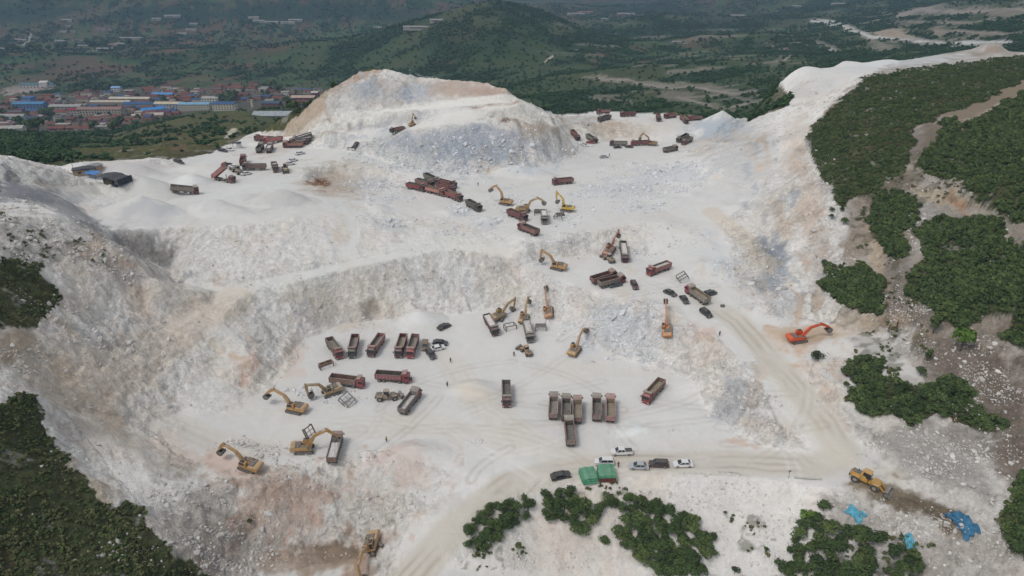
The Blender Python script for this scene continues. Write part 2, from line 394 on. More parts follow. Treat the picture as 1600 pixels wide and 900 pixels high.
# how rough the steep ground is (loose spoil and tipped dust lie smooth): outlines in (px, py) and a factor
SMOOTH = [([(700,900),(850,745),(1000,738),(1200,745),(1290,765),(1260,900)],.3),([(100,640),(180,650),(330,745),(300,800),(220,790)],.35),
          ([(1000,320),(1080,255),(1240,140),(1262,105),(1640,60),(1640,110),(1340,120),(1262,200),(1250,270),(1180,330),(1080,350)],.4),
          ([(0,280),(100,290),(280,280),(480,320),(270,357),(130,345),(0,335)],.2),([(1215,110),(1262,104),(1262,160),(1235,165)],.1)]
ROUGH = [([(1130,350),(1180,300),(1250,230),(1290,300),(1335,350),(1325,470),(1300,500),(1250,505),(1190,490),(1150,430)],.85),([(960,500),(1040,480),(1130,535),(1190,610),(1230,690),(1150,670),(1080,590),(1000,575)],.6),
         ([(560,325),(700,345),(800,375),(640,392),(560,400)],.45),([(1380,610),(1500,660),(1600,700),(1600,800),(1480,790),(1340,690),(1310,640)],.7),([(1250,560),(1330,560),(1320,620),(1300,650)],.6),
         ([(0,340),(130,345),(240,430),(300,470),(200,580),(100,600),(60,500),(0,520)],.7),([(330,480),(400,440),(470,430),(470,560),(420,610),(330,640),(230,640),(230,560)],.55),([(370,740),(600,700),(700,740),(620,860),(400,900),(280,900)],.6),
         ([(480,252),(620,262),(640,300),(540,306),(470,280)],.7),([(820,370),(1010,350),(1010,400),(840,402)],.6),([(740,172),(800,168),(870,190),(880,215),(830,200)],.8)]
def rough_floor(px, py):
    f = np.zeros(np.shape(px))
    for p, k in ROUGH:
        x0, y0 = p[-1]; m = np.zeros(np.shape(px), bool)
        for x1, y1 in p:
            if y0 != y1: m ^= ((py < y1) != (py < y0)) & (px < (x0 - x1) * (py - y1) / (y0 - y1) + x1)
            x0, y0 = x1, y1
        f[m] = k
    return f
def smooth_factor(px, py):
    f = np.ones(np.shape(px))
    for p, k in SMOOTH:
        xs = [q[0] for q in p]; x0, y0 = p[-1]; m = np.zeros(np.shape(px), bool)
        for x1, y1 in p:
            if y0 != y1: m ^= ((py < y1) != (py < y0)) & (px < (x0 - x1) * (py - y1) / (y0 - y1) + x1)
            x0, y0 = x1, y1
        f[m] = k
    return f
def rock_amount(x, y, slope, vegm):
    r = sstep(0.22, 0.46, slope)
    hb = base_height(x, y)[0]
    px, py, dd = proj(x, y, hb)
    r = r * np.where(dd < 600, smooth_factor(px, py), 1)
    jx = px + 9 * pn(x / 6, y / 6, 44); jy = py + 6 * pn(x / 6, y / 6, 45)
    r = np.maximum(r, np.where(dd < 600, rough_floor(jx, jy) * (.7 + .3 * sstep(-.3, .4, pn(x / 9, y / 9, 46))), 0))
    return r * (1 - 0.6 * vegm)

def detail(x, y, h, slope, veg, dist):
    """relief added to the smooth shape"""
    r = rock_amount(x, y, slope, veg)
    near = 1 - sstep(420, 700, y)
    wx = x + 2.0 * pn(x / 9, y / 9, 21); wy = y + 2.0 * pn(x / 9, y / 9, 22)
    d = near * r * (1.1 * (ridged(wx, wy, 13, 5, 1) - 0.45) + 0.5 * fbm(x, y, 3.1, 3, 9))
    # gullies and buttresses that run down the fall line, blended from four directions
    th = np.arctan2(bil(_Gy, x, y, NX0, NY0, NST), bil(_Gx, x, y, NX0, NY0, NST))
    acc = 0; ws = 1e-6
    for k in range(4):
        a = k * math.pi / 4; w = np.maximum(0, np.cos(2 * (th - a))) ** 2
        if not np.any(w > .01): continue
        u = wx * math.cos(a) + wy * math.sin(a); v = -wx * math.sin(a) + wy * math.cos(a)
        acc = acc + w * (ridged(v / 5.0, u / 17.0, 1.0, 4, 130 + k) - .42); ws = ws + w
    d = d + near * r * .75 * acc / ws * sstep(.1, .4, slope)
    # joint blocks: pieces of the face that stand proud or have fallen out
    jb = 0
    for sc_, am, sd in ((4.2, .85, 1), (2.0, .5, 2)):
        p = np.floor((wx * .83 + wy * .56) / sc_ + .6 * pn(x / 14, y / 14, 150 + sd)); q = np.floor((-wx * .56 + wy * .83) / (sc_ * 1.5) + .6 * pn(x / 17, y / 17, 160 + sd)); l = np.floor(h / (sc_ * .62) + .4 * pn(x / 9, y / 9, 170 + sd))
        jb = jb + am * (np.modf(np.abs(np.sin(p * 12.9898 + q * 78.233 + l * 37.719 + sd) * 43758.5453))[0] - .5)
    d = d + near * r * jb * (.35 + .65 * sstep(-.3, .3, pn(x / 26, y / 26, 180))) * np.where(slope > .12, 1, .35)
    d = d + near * r * 0.35 * (np.abs(((h * 0.42 + 0.5 * pn(x / 17, y / 17, 30)) % 1.0) - 0.5) * 2 - 0.5)
    d = d + near * (1 - r) * (0.10 * fbm(x, y, 5, 3, 12) + 0.22 * pn(x / 19, y / 19, 14))
    d = d + near * veg * (0.8 * fbm(x, y, 11, 3, 15) + 0.25 * fbm(x, y, 2.4, 2, 16))
    far = sstep(430, 800, y)
    amp = 3 + 9 * sstep(500, 1500, y) + 30 * sstep(1800, 3200, y)
    sl = 0.25 + 1.6 * sstep(0.02, 0.2, slope)
    d = d + far * sl * amp * 0.5 * (ridged(x + 40 * pn(x / 160, y / 160, 51), y, 260, 5, 50) - 0.5) + far * 1.2 * fbm(x, y, 40, 3, 52)
    return d
# ---------------------------------------------------------------- where plants grow and what colour the ground has
VEG = {
 'left_knoll': [(-60,402),(0,405),(40,403),(68,412),(85,440),(96,462),(78,490),(55,512),(25,520),(-60,510)],
 'left_front': [(-400,640),(0,628),(28,615),(46,622),(70,650),(85,690),(108,725),(150,772),(185,795),(200,785),(222,800),(240,838),(275,862),(300,868),(330,905),(330,1100),(-400,1100)],
 'far': [(-800,-200),(2400,-200),(2400,60),(1700,70),(1600,76),(1540,66),(1500,76),(1400,88),(1300,98),(1262,102),(1222,116),(1216,130),(1236,155),(1224,168),(1160,193),(1130,187),(1090,187),(1040,178),(930,175),(880,181),(845,170),(815,156),(790,138),(760,128),(700,122),(650,117),(612,108),(560,112),(500,149),(470,178),(452,190),(440,204),(400,206),(365,222),(330,239),(280,249),(230,246),(200,255),(150,251),(110,255),(90,261),(60,259),(30,249),(0,243),(-100,235),(-800,235)],
 'right_hill': [(1345,122),(1400,113),(1450,106),(1600,89),(1800,70),(1800,80),(1600,124),(1535,158),(1484,179),(1438,192),(1426,208),(1428,230),(1414,264),(1376,298),(1345,306),(1312,322),(1295,292),(1276,262),(1266,238),(1262,203),(1290,178),(1312,160),(1335,140)],
 'right_wood': [(1800,80),(1600,146),(1558,170),(1518,190),(1494,204),(1486,188),(1470,190),(1466,212),(1446,238),(1432,262),(1470,280),(1500,290),(1530,318),(1580,345),(1640,360),(1800,380)],
 'mid_bush': [(1362,305),(1400,303),(1430,315),(1437,345),(1412,370),(1408,405),(1385,398),(1358,360),(1354,335)],
 'mid_wood': [(1440,352),(1470,345),(1500,345),(1520,340),(1560,345),(1570,375),(1590,385),(1600,400),(1600,420),(1590,460),(1575,490),(1540,500),(1500,512),(1470,500),(1440,480),(1412,462),(1420,430),(1445,400),(1430,380)],
 'edge_wood': [(1600,390),(1578,420),(1590,470),(1580,500),(1572,530),(1600,545),(1680,600),(1760,700),(2600,700),(2600,60),(1800,60)],
 'road_bush': [(1290,412),(1315,420),(1345,410),(1375,435),(1380,475),(1372,497),(1345,492),(1315,478),(1284,455),(1280,430)],
 'slope_grove': [(1318,562),(1350,560),(1375,565),(1378,590),(1400,600),(1440,610),(1480,590),(1512,600),(1510,630),(1550,655),(1570,670),(1520,672),(1480,650),(1430,660),(1390,650),(1350,648),(1320,620),(1335,600)],
 'corner_wood': [(1600,740),(1585,760),(1575,790),(1562,800),(1565,835),(1590,860),(1600,890),(1640,1000),(1700,1400),(2600,1400),(2600,690),(1740,690),(1660,740)],
}
VEG_SPARSE = {
 'knoll_rocks': [(0,330),(40,340),(110,400),(80,420),(40,403),(0,400)],
 'right_scrub': [(1330,515),(1400,520),(1425,540),(1400,590),(1360,580),(1310,570),(1330,540)],
 'right_slope': [(1430,350),(1400,400),(1420,470),(1450,520),(1440,560),(1400,540),(1380,490),(1370,420),(1410,380)],
 'tent_scrub': [(930,750),(970,750),(990,775),(940,785),(900,770)],
 'rock_patch': [(100,365),(140,370),(170,395),(180,420),(130,410),(105,385)],
 'track_scrub': [(1330,345),(1376,300),(1420,262),(1440,270),(1500,292),(1530,322),(1480,320),(1440,320),(1400,300),(1362,305),(1352,345),(1380,400),(1340,400)],
 'low_scrub': [(740,850),(830,860),(800,890),(720,890)],
 'low_right': [(1300,840),(1450,850),(1470,900),(1300,900)],
 'white_low': [(1140,800),(1200,800),(1200,870),(1150,860)],
}
def inpoly(px, py, poly):
    m = np.zeros(px.shape, bool)
    x0, y0 = poly[-1]
    for x1, y1 in poly:
        if y0 != y1:
            c = (py < y1) != (py < y0)
            xi = (x0 - x1) * (py - y1) / (y0 - y1) + x1
            m ^= c & (px < xi)
        x0, y0 = x1, y1
    return m
# colour patches: px, py, rx, ry, turn, colour, strength
W_, LG, BE, PK, BG, GR, BR, DK = (214,214,210), (186,184,181), (203,188,168), (206,176,158), (168,177,186), (150,148,144), (122,106,90), (90,80,70)
PATCH = [
 (492,158,85,26,-38,(184,160,136),1),(450,190,30,18,-20,(186,166,142),.9),(560,118,45,10,-15,(180,156,134),.95),(735,142,110,18,4,(180,160,144),.95),(770,148,45,12,12,(170,142,126),.9),
 (600,148,90,26,0,(184,180,176),.8),(572,138,26,16,0,(160,170,180),.8),(640,148,26,24,0,(164,174,186),.85),(540,160,30,14,0,W_,.6),(610,165,80,8,-6,(208,202,196),.5),
 (700,225,150,34,0,(160,168,178),.9),(740,235,80,22,0,(150,162,176),.6),(640,250,50,14,20,(160,172,182),.6),(800,215,60,18,0,(178,182,190),.6),(775,180,42,9,12,(112,86,62),1),(820,185,50,12,20,(160,142,120),.9),(600,192,90,10,-8,(182,182,182),.7),(500,208,40,9,-15,(186,172,152),.8),(830,195,36,16,35,(176,160,142),.8),
 (470,215,55,12,-25,(196,182,162),.6),(445,195,22,14,0,(188,168,140),.7),(900,190,28,12,0,GR,.5),(930,200,30,14,30,(150,140,128),.7),(980,205,60,16,0,(200,186,166),.6),(958,195,18,10,0,(170,138,108),.55),
 (1090,225,40,6,-12,(176,156,130),.6),(1140,217,34,9,0,(128,116,98),1),(1110,235,40,9,-10,(196,176,150),.5),
 (1040,275,60,14,0,(184,188,196),.6),(980,290,70,12,-10,(186,188,194),.55),(1010,295,60,10,0,LG,.4),
 (1160,260,55,70,-35,(205,205,206),.6),(1270,130,55,18,-5,(205,204,200),.6),(1250,145,25,14,0,(188,184,178),.6),(1550,78,22,6,0,(148,132,116),.85),(1420,95,90,9,-4,(196,202,206),.6),  # grey patch on the tip mound paints its shaded face into the colour
 (1240,230,24,60,10,(196,178,160),.6),(1265,330,24,60,0,(196,166,140),.55),(1250,300,30,16,0,(206,196,184),.5),(1245,260,22,12,0,(196,160,130),.45),
 (1200,350,40,50,0,(206,198,186),.5),(1207,420,24,54,0,(140,148,160),.95),(1190,390,20,32,-10,(124,132,142),.9),(1470,705,100,50,10,(140,134,126),.7),(1585,700,34,80,0,(112,100,86),.8),(1500,865,90,34,0,(160,151,140),.7),(1280,400,20,60,0,(178,160,140),.6),(1225,470,26,26,0,(170,180,188),.5),(1170,435,22,30,10,(188,178,166),.5),(1290,440,26,30,0,(190,184,176),.4),
 (1340,370,22,60,10,(140,126,110),.8),(1330,335,26,20,0,(150,142,132),.7),(1400,285,40,14,-30,(112,96,80),.85),(1448,215,22,44,30,(102,92,78),1),(1400,290,50,14,-25,(104,94,82),.9),(1530,165,80,14,-27,(118,104,86),1),(1590,140,40,12,-20,(120,106,86),1),
 (1480,310,55,12,14,(182,162,130),.8),(1500,318,22,8,25,(160,104,70),.6),(1470,335,50,12,8,(140,134,126),.7),(1430,215,14,20,0,(120,112,106),.6),(1385,215,20,8,0,(100,84,66),.3),
 (1440,335,18,22,0,(158,154,148),.6),(1400,440,30,60,0,(112,102,92),.7),(1370,400,12,50,-12,(190,164,132),.6),(1420,500,60,22,0,(118,106,94),.85),(1590,400,14,40,20,(120,112,104),.7),(1570,410,10,30,30,(150,146,140),.6),
 (1270,520,70,14,-4,(186,158,126),.8),(1260,532,44,10,-5,(158,130,98),.6),(1340,500,40,10,6,(206,192,172),.6),(1215,535,30,16,20,(204,176,150),.5),
 (1440,530,30,14,0,(150,130,104),.7),(1360,540,40,20,20,(142,140,134),.55),(1500,560,60,50,0,(112,100,88),.85),(1560,620,60,60,0,(104,92,80),.85),(1430,560,22,22,0,(168,160,150),.5),
 (1400,610,50,20,0,(120,118,108),.4),(1520,690,60,26,20,(128,120,112),.7),(1450,720,70,30,30,(150,146,142),.6),(1580,720,30,30,0,(110,96,84),.7),(1500,750,60,22,20,(140,134,128),.6),
 (1290,610,16,60,-35,(206,180,156),.5),(1300,640,16,24,0,(180,168,156),.4),
 (1425,786,78,20,22,(116,104,84),1),(1380,770,60,10,22,(148,136,112),.8),(1475,800,40,14,15,(104,92,74),.9),(1340,770,40,16,10,(152,142,128),.5),(1300,790,50,12,20,(136,124,110),.5),
 (1480,860,80,30,0,(176,168,158),.5),(1370,815,90,18,8,(160,148,134),.5),(1580,850,30,30,0,(150,142,132),.5),
 # lower face of the pit, right of the floor
 (1150,620,26,40,20,(152,156,162),.7),(1180,600,14,50,25,(186,160,134),.5),(1150,650,50,14,0,(176,178,182),.5),(1210,670,40,16,30,(196,178,158),.35),(1170,660,26,12,0,(184,160,136),.4),
 (1080,520,22,16,0,(208,182,170),.5),(1110,525,14,18,30,(204,166,142),.55),(1050,490,14,22,0,(206,184,160),.5),(1000,520,60,40,0,(202,206,210),.55),(960,500,50,30,0,(198,204,208),.5),(930,540,50,20,0,(196,200,204),.45),
 (560,490,34,22,20,(190,180,168),.5),(582,482,14,10,20,(150,136,120),.7),(500,480,40,26,20,(206,186,160),.5),(470,500,30,40,20,(190,186,182),.4),(460,560,22,30,0,(208,180,154),.5),(400,520,30,40,20,(190,188,186),.4),(395,570,8,30,10,(206,150,124),.45),  # small dark patch at the cave mouth paints in the darkness of the opening
 (380,590,8,16,0,(200,140,116),.5),(370,560,10,20,0,(206,160,136),.4),(480,450,50,14,-15,(206,192,172),.5),(600,440,60,16,0,(200,192,180),.4),(780,420,14,26,10,(184,182,178),.5),(700,440,60,30,0,(198,200,202),.4),
 (520,285,55,24,10,(178,162,142),.85),(500,284,16,10,20,(120,82,56),1),(555,265,50,14,0,(200,188,168),.5),(585,285,30,12,0,(182,182,184),.6),(450,335,80,6,-8,(214,214,208),.5),
 (222,384,46,26,15,(146,144,142),1),(250,402,22,22,0,(128,125,122),.9),(50,303,80,20,12,(124,126,130),1),(120,335,60,14,34,(132,134,138),.9),(440,312,50,14,0,(188,187,186),.9),(225,328,52,14,0,(184,186,190),.9),(330,322,30,10,0,(196,196,196),.8),(205,262,60,10,0,(190,186,186),.7),(170,252,40,6,0,(184,180,176),.6),(1170,240,60,70,-35,(188,188,186),.7),(1130,300,50,30,-20,(196,196,194),.6),(380,860,130,50,0,(156,146,132),.6),(120,345,60,16,32,(158,158,158),.7),(100,290,50,10,8,(180,166,150),.7),(230,340,50,18,0,(196,196,196),.6),(420,310,40,12,-5,(196,194,190),.5),
 (140,390,34,24,20,(178,150,122),.65),(190,420,24,24,30,(186,150,124),.5),(60,380,60,40,20,(182,176,168),.5),(20,360,40,20,10,(150,144,136),.4),
 (90,505,60,14,30,(200,176,140),.5),(30,540,40,24,0,(176,150,116),.7),(80,570,40,16,40,(196,170,130),.6),(10,560,20,14,0,(150,120,84),.5),(180,520,50,26,20,(206,204,204),.4),(220,480,30,26,10,(206,180,156),.5),(120,470,30,18,0,(206,188,160),.4),
 (130,640,70,18,35,(176,162,146),.7),(200,690,80,24,30,(168,160,150),.6),(170,660,40,10,40,(140,128,116),.5),(250,720,70,20,20,(178,172,162),.5),(290,715,40,18,20,(196,170,146),.5),(160,640,30,20,20,(200,176,150),.4),(170,620,10,12,0,(206,160,120),.4),
 (120,745,16,50,-40,(206,186,152),.6),(170,770,20,14,20,(186,170,146),.5),(260,690,30,14,20,(206,170,140),.3),
 (350,720,40,22,30,(196,154,132),.6),(430,740,50,16,-10,(196,170,146),.4),(330,790,60,40,20,(158,150,140),.7),(300,830,60,40,20,(158,150,138),.7),(400,790,30,60,10,(176,140,116),.6),(450,800,70,50,0,(176,150,130),.7),(500,790,22,50,-10,(184,142,118),.6),
 (570,760,70,40,-20,(196,190,184),.5),(640,730,50,26,25,(190,164,148),.6),(590,715,22,14,-10,(200,164,146),.5),(480,770,40,20,0,(170,140,124),.5),
 (500,870,90,30,0,(140,120,100),.85),(520,865,50,16,-10,(122,104,84),.7),(430,880,50,24,0,(168,142,120),.6),(560,890,30,20,0,(150,116,92),.6),(600,840,30,14,-30,(190,160,138),.5),(650,810,22,10,-35,(196,168,144),.5),
 (700,790,30,14,-40,(180,176,168),.4),(360,850,50,40,0,(150,140,130),.6),(620,720,60,16,-20,(206,196,188),.4),
 (740,610,34,14,20,(206,188,160),.4),(960,580,120,14,4,(204,196,180),.35),(995,675,24,8,0,(226,230,228),.9),(655,498,26,14,0,(222,224,222),.7),(300,283,24,12,0,(224,226,224),.8),(1425,786,78,20,22,(112,100,80),1),
 (1120,700,60,14,5,(206,190,172),.3),(1160,695,40,5,12,(196,150,118),.5),(1120,800,120,60,0,(208,203,196),.5),(960,840,100,60,0,(190,182,172),.3),(860,840,60,40,30,(196,180,164),.4),(780,850,60,30,0,(176,170,160),.4),
 (1180,180,10,8,0,(190,180,168),.3),(820,265,50,10,0,(196,202,206),.6),(1125,198,44,17,0,(164,174,184),1),(515,215,20,6,0,(212,214,214),.6),
 (1000,200,70,9,0,(212,204,190),.3),(870,350,60,20,0,(212,214,210),.4),(620,240,60,8,15,(212,212,206),.6),(600,420,30,14,0,(206,190,166),.35),(530,360,14,24,0,(206,190,164),.4),(720,330,16,7,0,(176,180,188),.5),(765,350,20,9,0,(180,184,192),.5),(605,355,30,8,15,(170,172,176),.4),
 (900,395,50,12,0,(198,190,176),.4),(1110,400,30,26,0,(196,204,208),.4),(1130,420,30,22,20,(190,200,206),.4),
 (1395,900,140,20,0,(150,144,134),.5),
]
_R = random.Random(31)
for (x0, x1, y0, y1, an, n_, cols_, st) in [
  (1150,1300,210,490,72,70,[(150,158,168),(196,168,140),(188,176,158),(138,142,146),(206,182,156),(172,150,130)],.6),
  (60,390,420,640,38,60,[(206,186,158),(196,170,140),(176,180,186),(222,220,216),(186,168,148)],.45),
  (340,650,735,890,78,60,[(186,146,124),(200,168,146),(168,150,134),(206,200,192),(150,138,126)],.55),
  (470,790,115,172,80,40,[(180,156,134),(170,178,188),(214,210,204),(190,170,152)],.55),
  (400,1150,405,500,80,70,[(206,190,166),(180,186,192),(224,222,218),(196,178,158)],.4),
  (260,640,335,430,70,50,[(204,192,172),(184,188,192),(224,222,218)],.35),
  (560,880,200,262,60,40,[(146,158,172),(196,196,194),(178,186,196),(200,188,172)],.5),
  (1260,1330,520,660,60,24,[(196,166,140),(160,150,138),(212,200,184)],.5)]:
    for _ in range(n_):
        L = _R.uniform(6, 20) * (.6 if y1 < 300 else 1)
        PATCH.append((_R.uniform(x0, x1), _R.uniform(y0, y1), L, L * _R.uniform(.22, .5), an + _R.uniform(-22, 22), _R.choice(cols_), st * _R.uniform(.5, 1.3)))
# tracks worn by wheels: polylines in (px, py), width in metres, colour shift
TRACKS = [
 ([(610,935),(700,832),(790,762),(860,736),(1000,722),(1150,722),(1280,728),(1320,710),(1290,660),(1240,600),(1190,545),(1150,500),(1100,470)], 4.6, (194,188,175), .8),
 ([(640,900),(720,815),(800,752)], 4, (196,190,178), .7),
 ([(1400,745),(1350,740),(1300,705),(1255,655),(1210,590)], 3, (206,198,182), .3),
 ([(700,560),(760,640),(860,705),(1000,740)], 5, (208,200,186), .4),
 ([(620,655),(700,670),(800,690)], 5, (206,198,186), .35),
 ([(450,690),(560,665),(680,665),(800,700)], 6, (212,208,198), .4),
 ([(330,470),(420,446),(520,418),(620,396),(720,378),(800,368)], 7, (214,214,208), .6),
 ([(90,606),(200,568),(300,502),(360,468)], 8, (206,192,174), .6),
 ([(160,700),(240,650),(330,690),(400,700)], 5, (196,182,164), .3),
 ([(380,640),(470,670),(560,672)], 5, (214,212,206), .3),
 ([(560,238),(640,262),(720,300),(800,350),(850,362)], 7, (212,212,206), .5),
 ([(400,225),(470,212),(560,181),(660,167),(800,152)], 5, (222,220,212), .95),([(660,197),(720,180),(790,172),(850,188)], 7, (222,220,212), .8),
 ([(500,245),(560,225),(640,200),(760,182)], 6, (212,210,202), .5),
 ([(860,290),(960,262),(1060,236),(1120,220)], 9, (212,212,206), .4),
 ([(1110,330),(1160,370),(1200,410)], 4, (200,186,164), .5),
 ([(120,300),(280,310),(420,290),(500,255)], 8, (212,214,210), .4),
 ([(850,375),(940,365),(1030,345)], 5, (212,212,208), .3),
 ([(860,430),(1000,440),(1110,470)], 8, (212,212,208), .4),
 ([(1240,530),(1320,515),(1400,505)], 4, (176,154,126), .4),
]
TOWN_EDGE = [(-20,158),(60,154),(110,150),(160,140),(240,136),(330,137),(420,134),(520,142),(440,190),(330,170),(250,185),(130,215),(-20,215)]

def track_field(X, Y, tw):
    """distance to the wheel path and the stretch along it, in metres"""
    d = np.full(X.shape, 1e9, np.float32)
    for a, b in zip(tw[:-1], tw[1:]):
        vx, vy = b[0] - a[0], b[1] - a[1]; L2 = vx * vx + vy * vy + 1e-9
        s = np.clip(((X - a[0]) * vx + (Y - a[1]) * vy) / L2, 0, 1)
        d = np.minimum(d, np.hypot(X - a[0] - s * vx, Y - a[1] - s * vy))
    return d

FAR_ROADS = [([(1268,33),(1285,36),(1312,43),(1335,49),(1358,58),(1400,61),(1440,63),(1480,66),(1540,66),(1620,68)], 2.0, (196,194,188)),
 ([(1242,66),(1262,71),(1290,75),(1312,81)], 1.1, (176,170,160)),([(852,97),(858,92),(865,88)], 1.4, (176,168,150)),([(640,112),(660,119),(676,121)], 1.4, (150,156,158)),
 ([(48,54),(47,60),(43,66),(36,71)], 1.0, (176,176,168)),([(108,81),(140,80),(172,77)], .9, (176,174,168)),([(1225,97),(1232,90),(1240,86)], 1.2, (150,144,130)),
 ([(350,236),(353,222),(360,208),(366,203)], 3.2, (190,182,164)),([(0,146),(20,140),(44,136)], 1.2, (150,138,120)),([(432,94),(450,91)], 1, (150,140,128)),
 ([(930,122),(965,124),(990,127)], 2.0, (150,142,132)),([(996,130),(1020,134),(1048,138),(1080,136),(1110,141),(1150,146)], 2.2, (148,140,130)),([(920,153),(950,157),(985,160),(1010,165),(1025,168)], 1.6, (138,130,120)),([(1060,152),(1085,158),(1110,166)], 2.2, (142,136,126)),([(1140,168),(1165,162)], 2, (146,140,130)),
 ([(1404,24),(1440,14),(1500,18),(1560,12),(1600,16)], 3.2, (146,138,128)),([(1420,33),(1470,36),(1540,30),(1600,34)], 1.6, (136,130,118)),([(1480,44),(1530,50),(1600,54)], 2.4, (140,132,122)),([(1370,54),(1392,48),(1410,53),(1425,56)], 3.0, (164,150,132))]
def ground_look(X, Y):
    h, slope, wf = base_height(X, Y)
    px, py, dep = proj(X, Y, h)
    ppm = FPX / dep
    jx = px + (2.2 * fbm(X, Y, 9, 3, 60) + .9 * fbm(X, Y, 2.5, 2, 61)) * np.minimum(ppm, 7)
    jy = py + (1.3 * fbm(X, Y, 8, 3, 62) + .6 * fbm(X, Y, 2.2, 2, 63)) * np.minimum(ppm, 7)
    veg = np.zeros(X.shape, np.float32)
    zone = np.zeros(X.shape, np.int8)
    for i, (k, p) in enumerate(VEG.items()):
        bx = [q[0] for q in p]; by = [q[1] for q in p]
        if k == 'far':
            m = inpoly(px + (jx - px) * .5, py + (jy - py) * .25, p) & (dep > 300)
            m &= mound_height(X, Y) < .5
            m |= (dep > 620) | ((Y > 560) & (np.abs(X) > 330))
        else:
            m = inpoly(jx, jy, p) & (dep < 520)
        veg[m] = 1; zone[m] = i + 1
    sp = np.zeros(X.shape, np.float32)
    for k, p in VEG_SPARSE.items():
        m = inpoly(jx, jy, p) & (dep < 420) & (veg == 0)
        sp[m] = 1
    # ---- bare rock and dust
    f = lambda c: np.array(lin(c), np.float32)
    C = np.empty(X.shape + (3,), np.float32)
    C[:] = f((208, 207, 203))
    def mix(w, c):
        C[:] += (f(c) - C) * w[..., None]
    n1 = fbm(X, Y, 34, 4, 70); n2 = fbm(X, Y, 21, 4, 71); n3 = fbm(X, Y, 5.5, 3, 72); n4 = fbm(X, Y, 12, 4, 73)
    rk = sstep(.14, .45, slope)
    rk = np.maximum(rk, rock_amount(X, Y, slope, veg)); mix(rk * .85, (228, 225, 219))
    mix(sstep(.05, .6, n1) * (.12 + .28 * rk), (212, 198, 176))
    mix(sstep(.05, .6, n2) * (.06 + .12 * rk), (186, 190, 194))
    mix(sstep(.15, .7, n4) * rk * .25, (208, 182, 166))
    mix(sstep(.1, .6, n3) * rk * .1, (172, 168, 164))
    mix(sstep(.1, .6, -n3) * rk * .35, (224, 222, 218))
    mix((1 - rk) * sstep(-.3, .6, n3) * .07, (190, 182, 170))
    n5 = ridged(X + 2 * n3, Y + 2 * n4, 4.2, 3, 75)
    mix(sstep(.62, .82, n5) * (.0 + .3 * rk) * (dep < 500), (142, 136, 130))
    n6 = fbm(X, Y, 1.6, 2, 76)
    mix(sstep(.25, .7, n6) * (.02 + .18 * rk), (160, 156, 152)); mix(sstep(.25, .7, -n6) * (.02 + .3 * rk), (232, 231, 228))
    low = sstep(720, 900, py) * (dep < 400)
    mix(low * .2, (176, 168, 156))
    rgt = sstep(1240, 1420, px) * sstep(90, 300, py) * (dep < 400)
    mix(rgt * .3, (166, 158, 148))
    soil = inpoly(jx, jy, [(1262,200),(1290,290),(1330,345),(1318,400),(1330,470),(1300,505),(1430,515),(1420,560),(1440,600),(1500,600),(1540,660),(1600,720),(1900,720),(1900,60),(1500,60),(1350,118)]) & (dep < 520)
    mix(soil * (.62 + .25 * np.clip(n4, -1, 1)), (128, 116, 100))
    # ---- colour patches, two with shade painted in (cave mouth, tip mound)
    for (cx, cy, rx, ry, an, c, s) in PATCH:
        kk = .26 if sum(c) > 420 else .1
        c = tuple(a_ * (1 - kk) + b_ * kk for a_, b_ in zip(c, (196, 193, 188)))
        bb = max(rx, ry) * 1.7
        m = (np.abs(px - cx) < bb) & (np.abs(py - cy) < bb) & (dep < 520)
        if not m.any(): continue
        ca, sa = math.cos(math.radians(an)), math.sin(math.radians(an))
        dx = jx[m] - cx; dy = jy[m] - cy
        r = np.hypot((dx * ca + dy * sa) / rx, (-dx * sa + dy * ca) / ry) * (1 + .5 * n4[m] + .4 * n3[m] + .25 * n6[m])
        w = sstep(1.25, .5, r) * s
        C[m] += (f(c) - C[m]) * w[:, None]
    # ---- wheel tracks
    for (pl, wd, c, s) in TRACKS:
        tw = []
        for (ax, ay), (bx, by) in zip(pl[:-1], pl[1:]):
            for q in range(4):
                tw.append((ax + (bx - ax) * q / 4, ay + (by - ay) * q / 4))
        tw.append(pl[-1])
        T = [march(p[0], p[1]) for p in tw]
        T = [(t[0], t[1]) for t in T if t is not None]
        x0 = min(t[0] for t in T) - wd * 2; x1 = max(t[0] for t in T) + wd * 2; y0 = min(t[1] for t in T) - wd * 2; y1 = max(t[1] for t in T) + wd * 2
        m = (X > x0) & (X < x1) & (Y > y0) & (Y < y1) & (veg == 0)
        if not m.any(): continue
        d = track_field(X[m], Y[m], T) + .35 * pn(X[m] / 7, Y[m] / 7, 80)
        w = sstep(wd * 1.15, wd * .6, d)
        ln = .5 + .5 * np.cos(d * 2 * np.pi / 2.3 + 1.6 * pn(X[m] / 22, Y[m] / 22, 81))
        ln = ln ** 2 * sstep(-.2, .4, pn(X[m] / 14, Y[m] / 14, 82)) * (dep[m] < 330)
        C[m] += (f(c) - C[m]) * (w * s)[:, None]
        C[m] += (f((168, 158, 144)) - C[m]) * (w * ln * np.where(dep[m] < 240, .6 if c in ((194,188,175), (196,190,178)) else .16, .12))[:, None]
    RT = random.Random(77)
    for q in range(64):
        reg = RT.choice([(430,1180,560,735),(430,1180,560,735),(850,1130,425,480),(650,960,290,365),(120,500,235,320),(860,1100,225,270),(620,1300,640,740)])
        x0, x1, y0, y1 = reg; ax, ay = RT.uniform(x0, x1), RT.uniform(y0, y1); dr = RT.choice((0, math.pi)) + RT.gauss(0, .45); cv = RT.gauss(0, .10); pts = []
        for k in range(RT.randint(7, 15)):
            pts.append((ax, ay)); dr += cv; ax += math.cos(dr) * 26; ay += math.sin(dr) * 26 * (.35 if y1 < 330 else .55)
            if not (x0 - 30 < ax < x1 + 30 and y0 - 15 < ay < y1 + 15): break
        if len(pts) < 3: continue
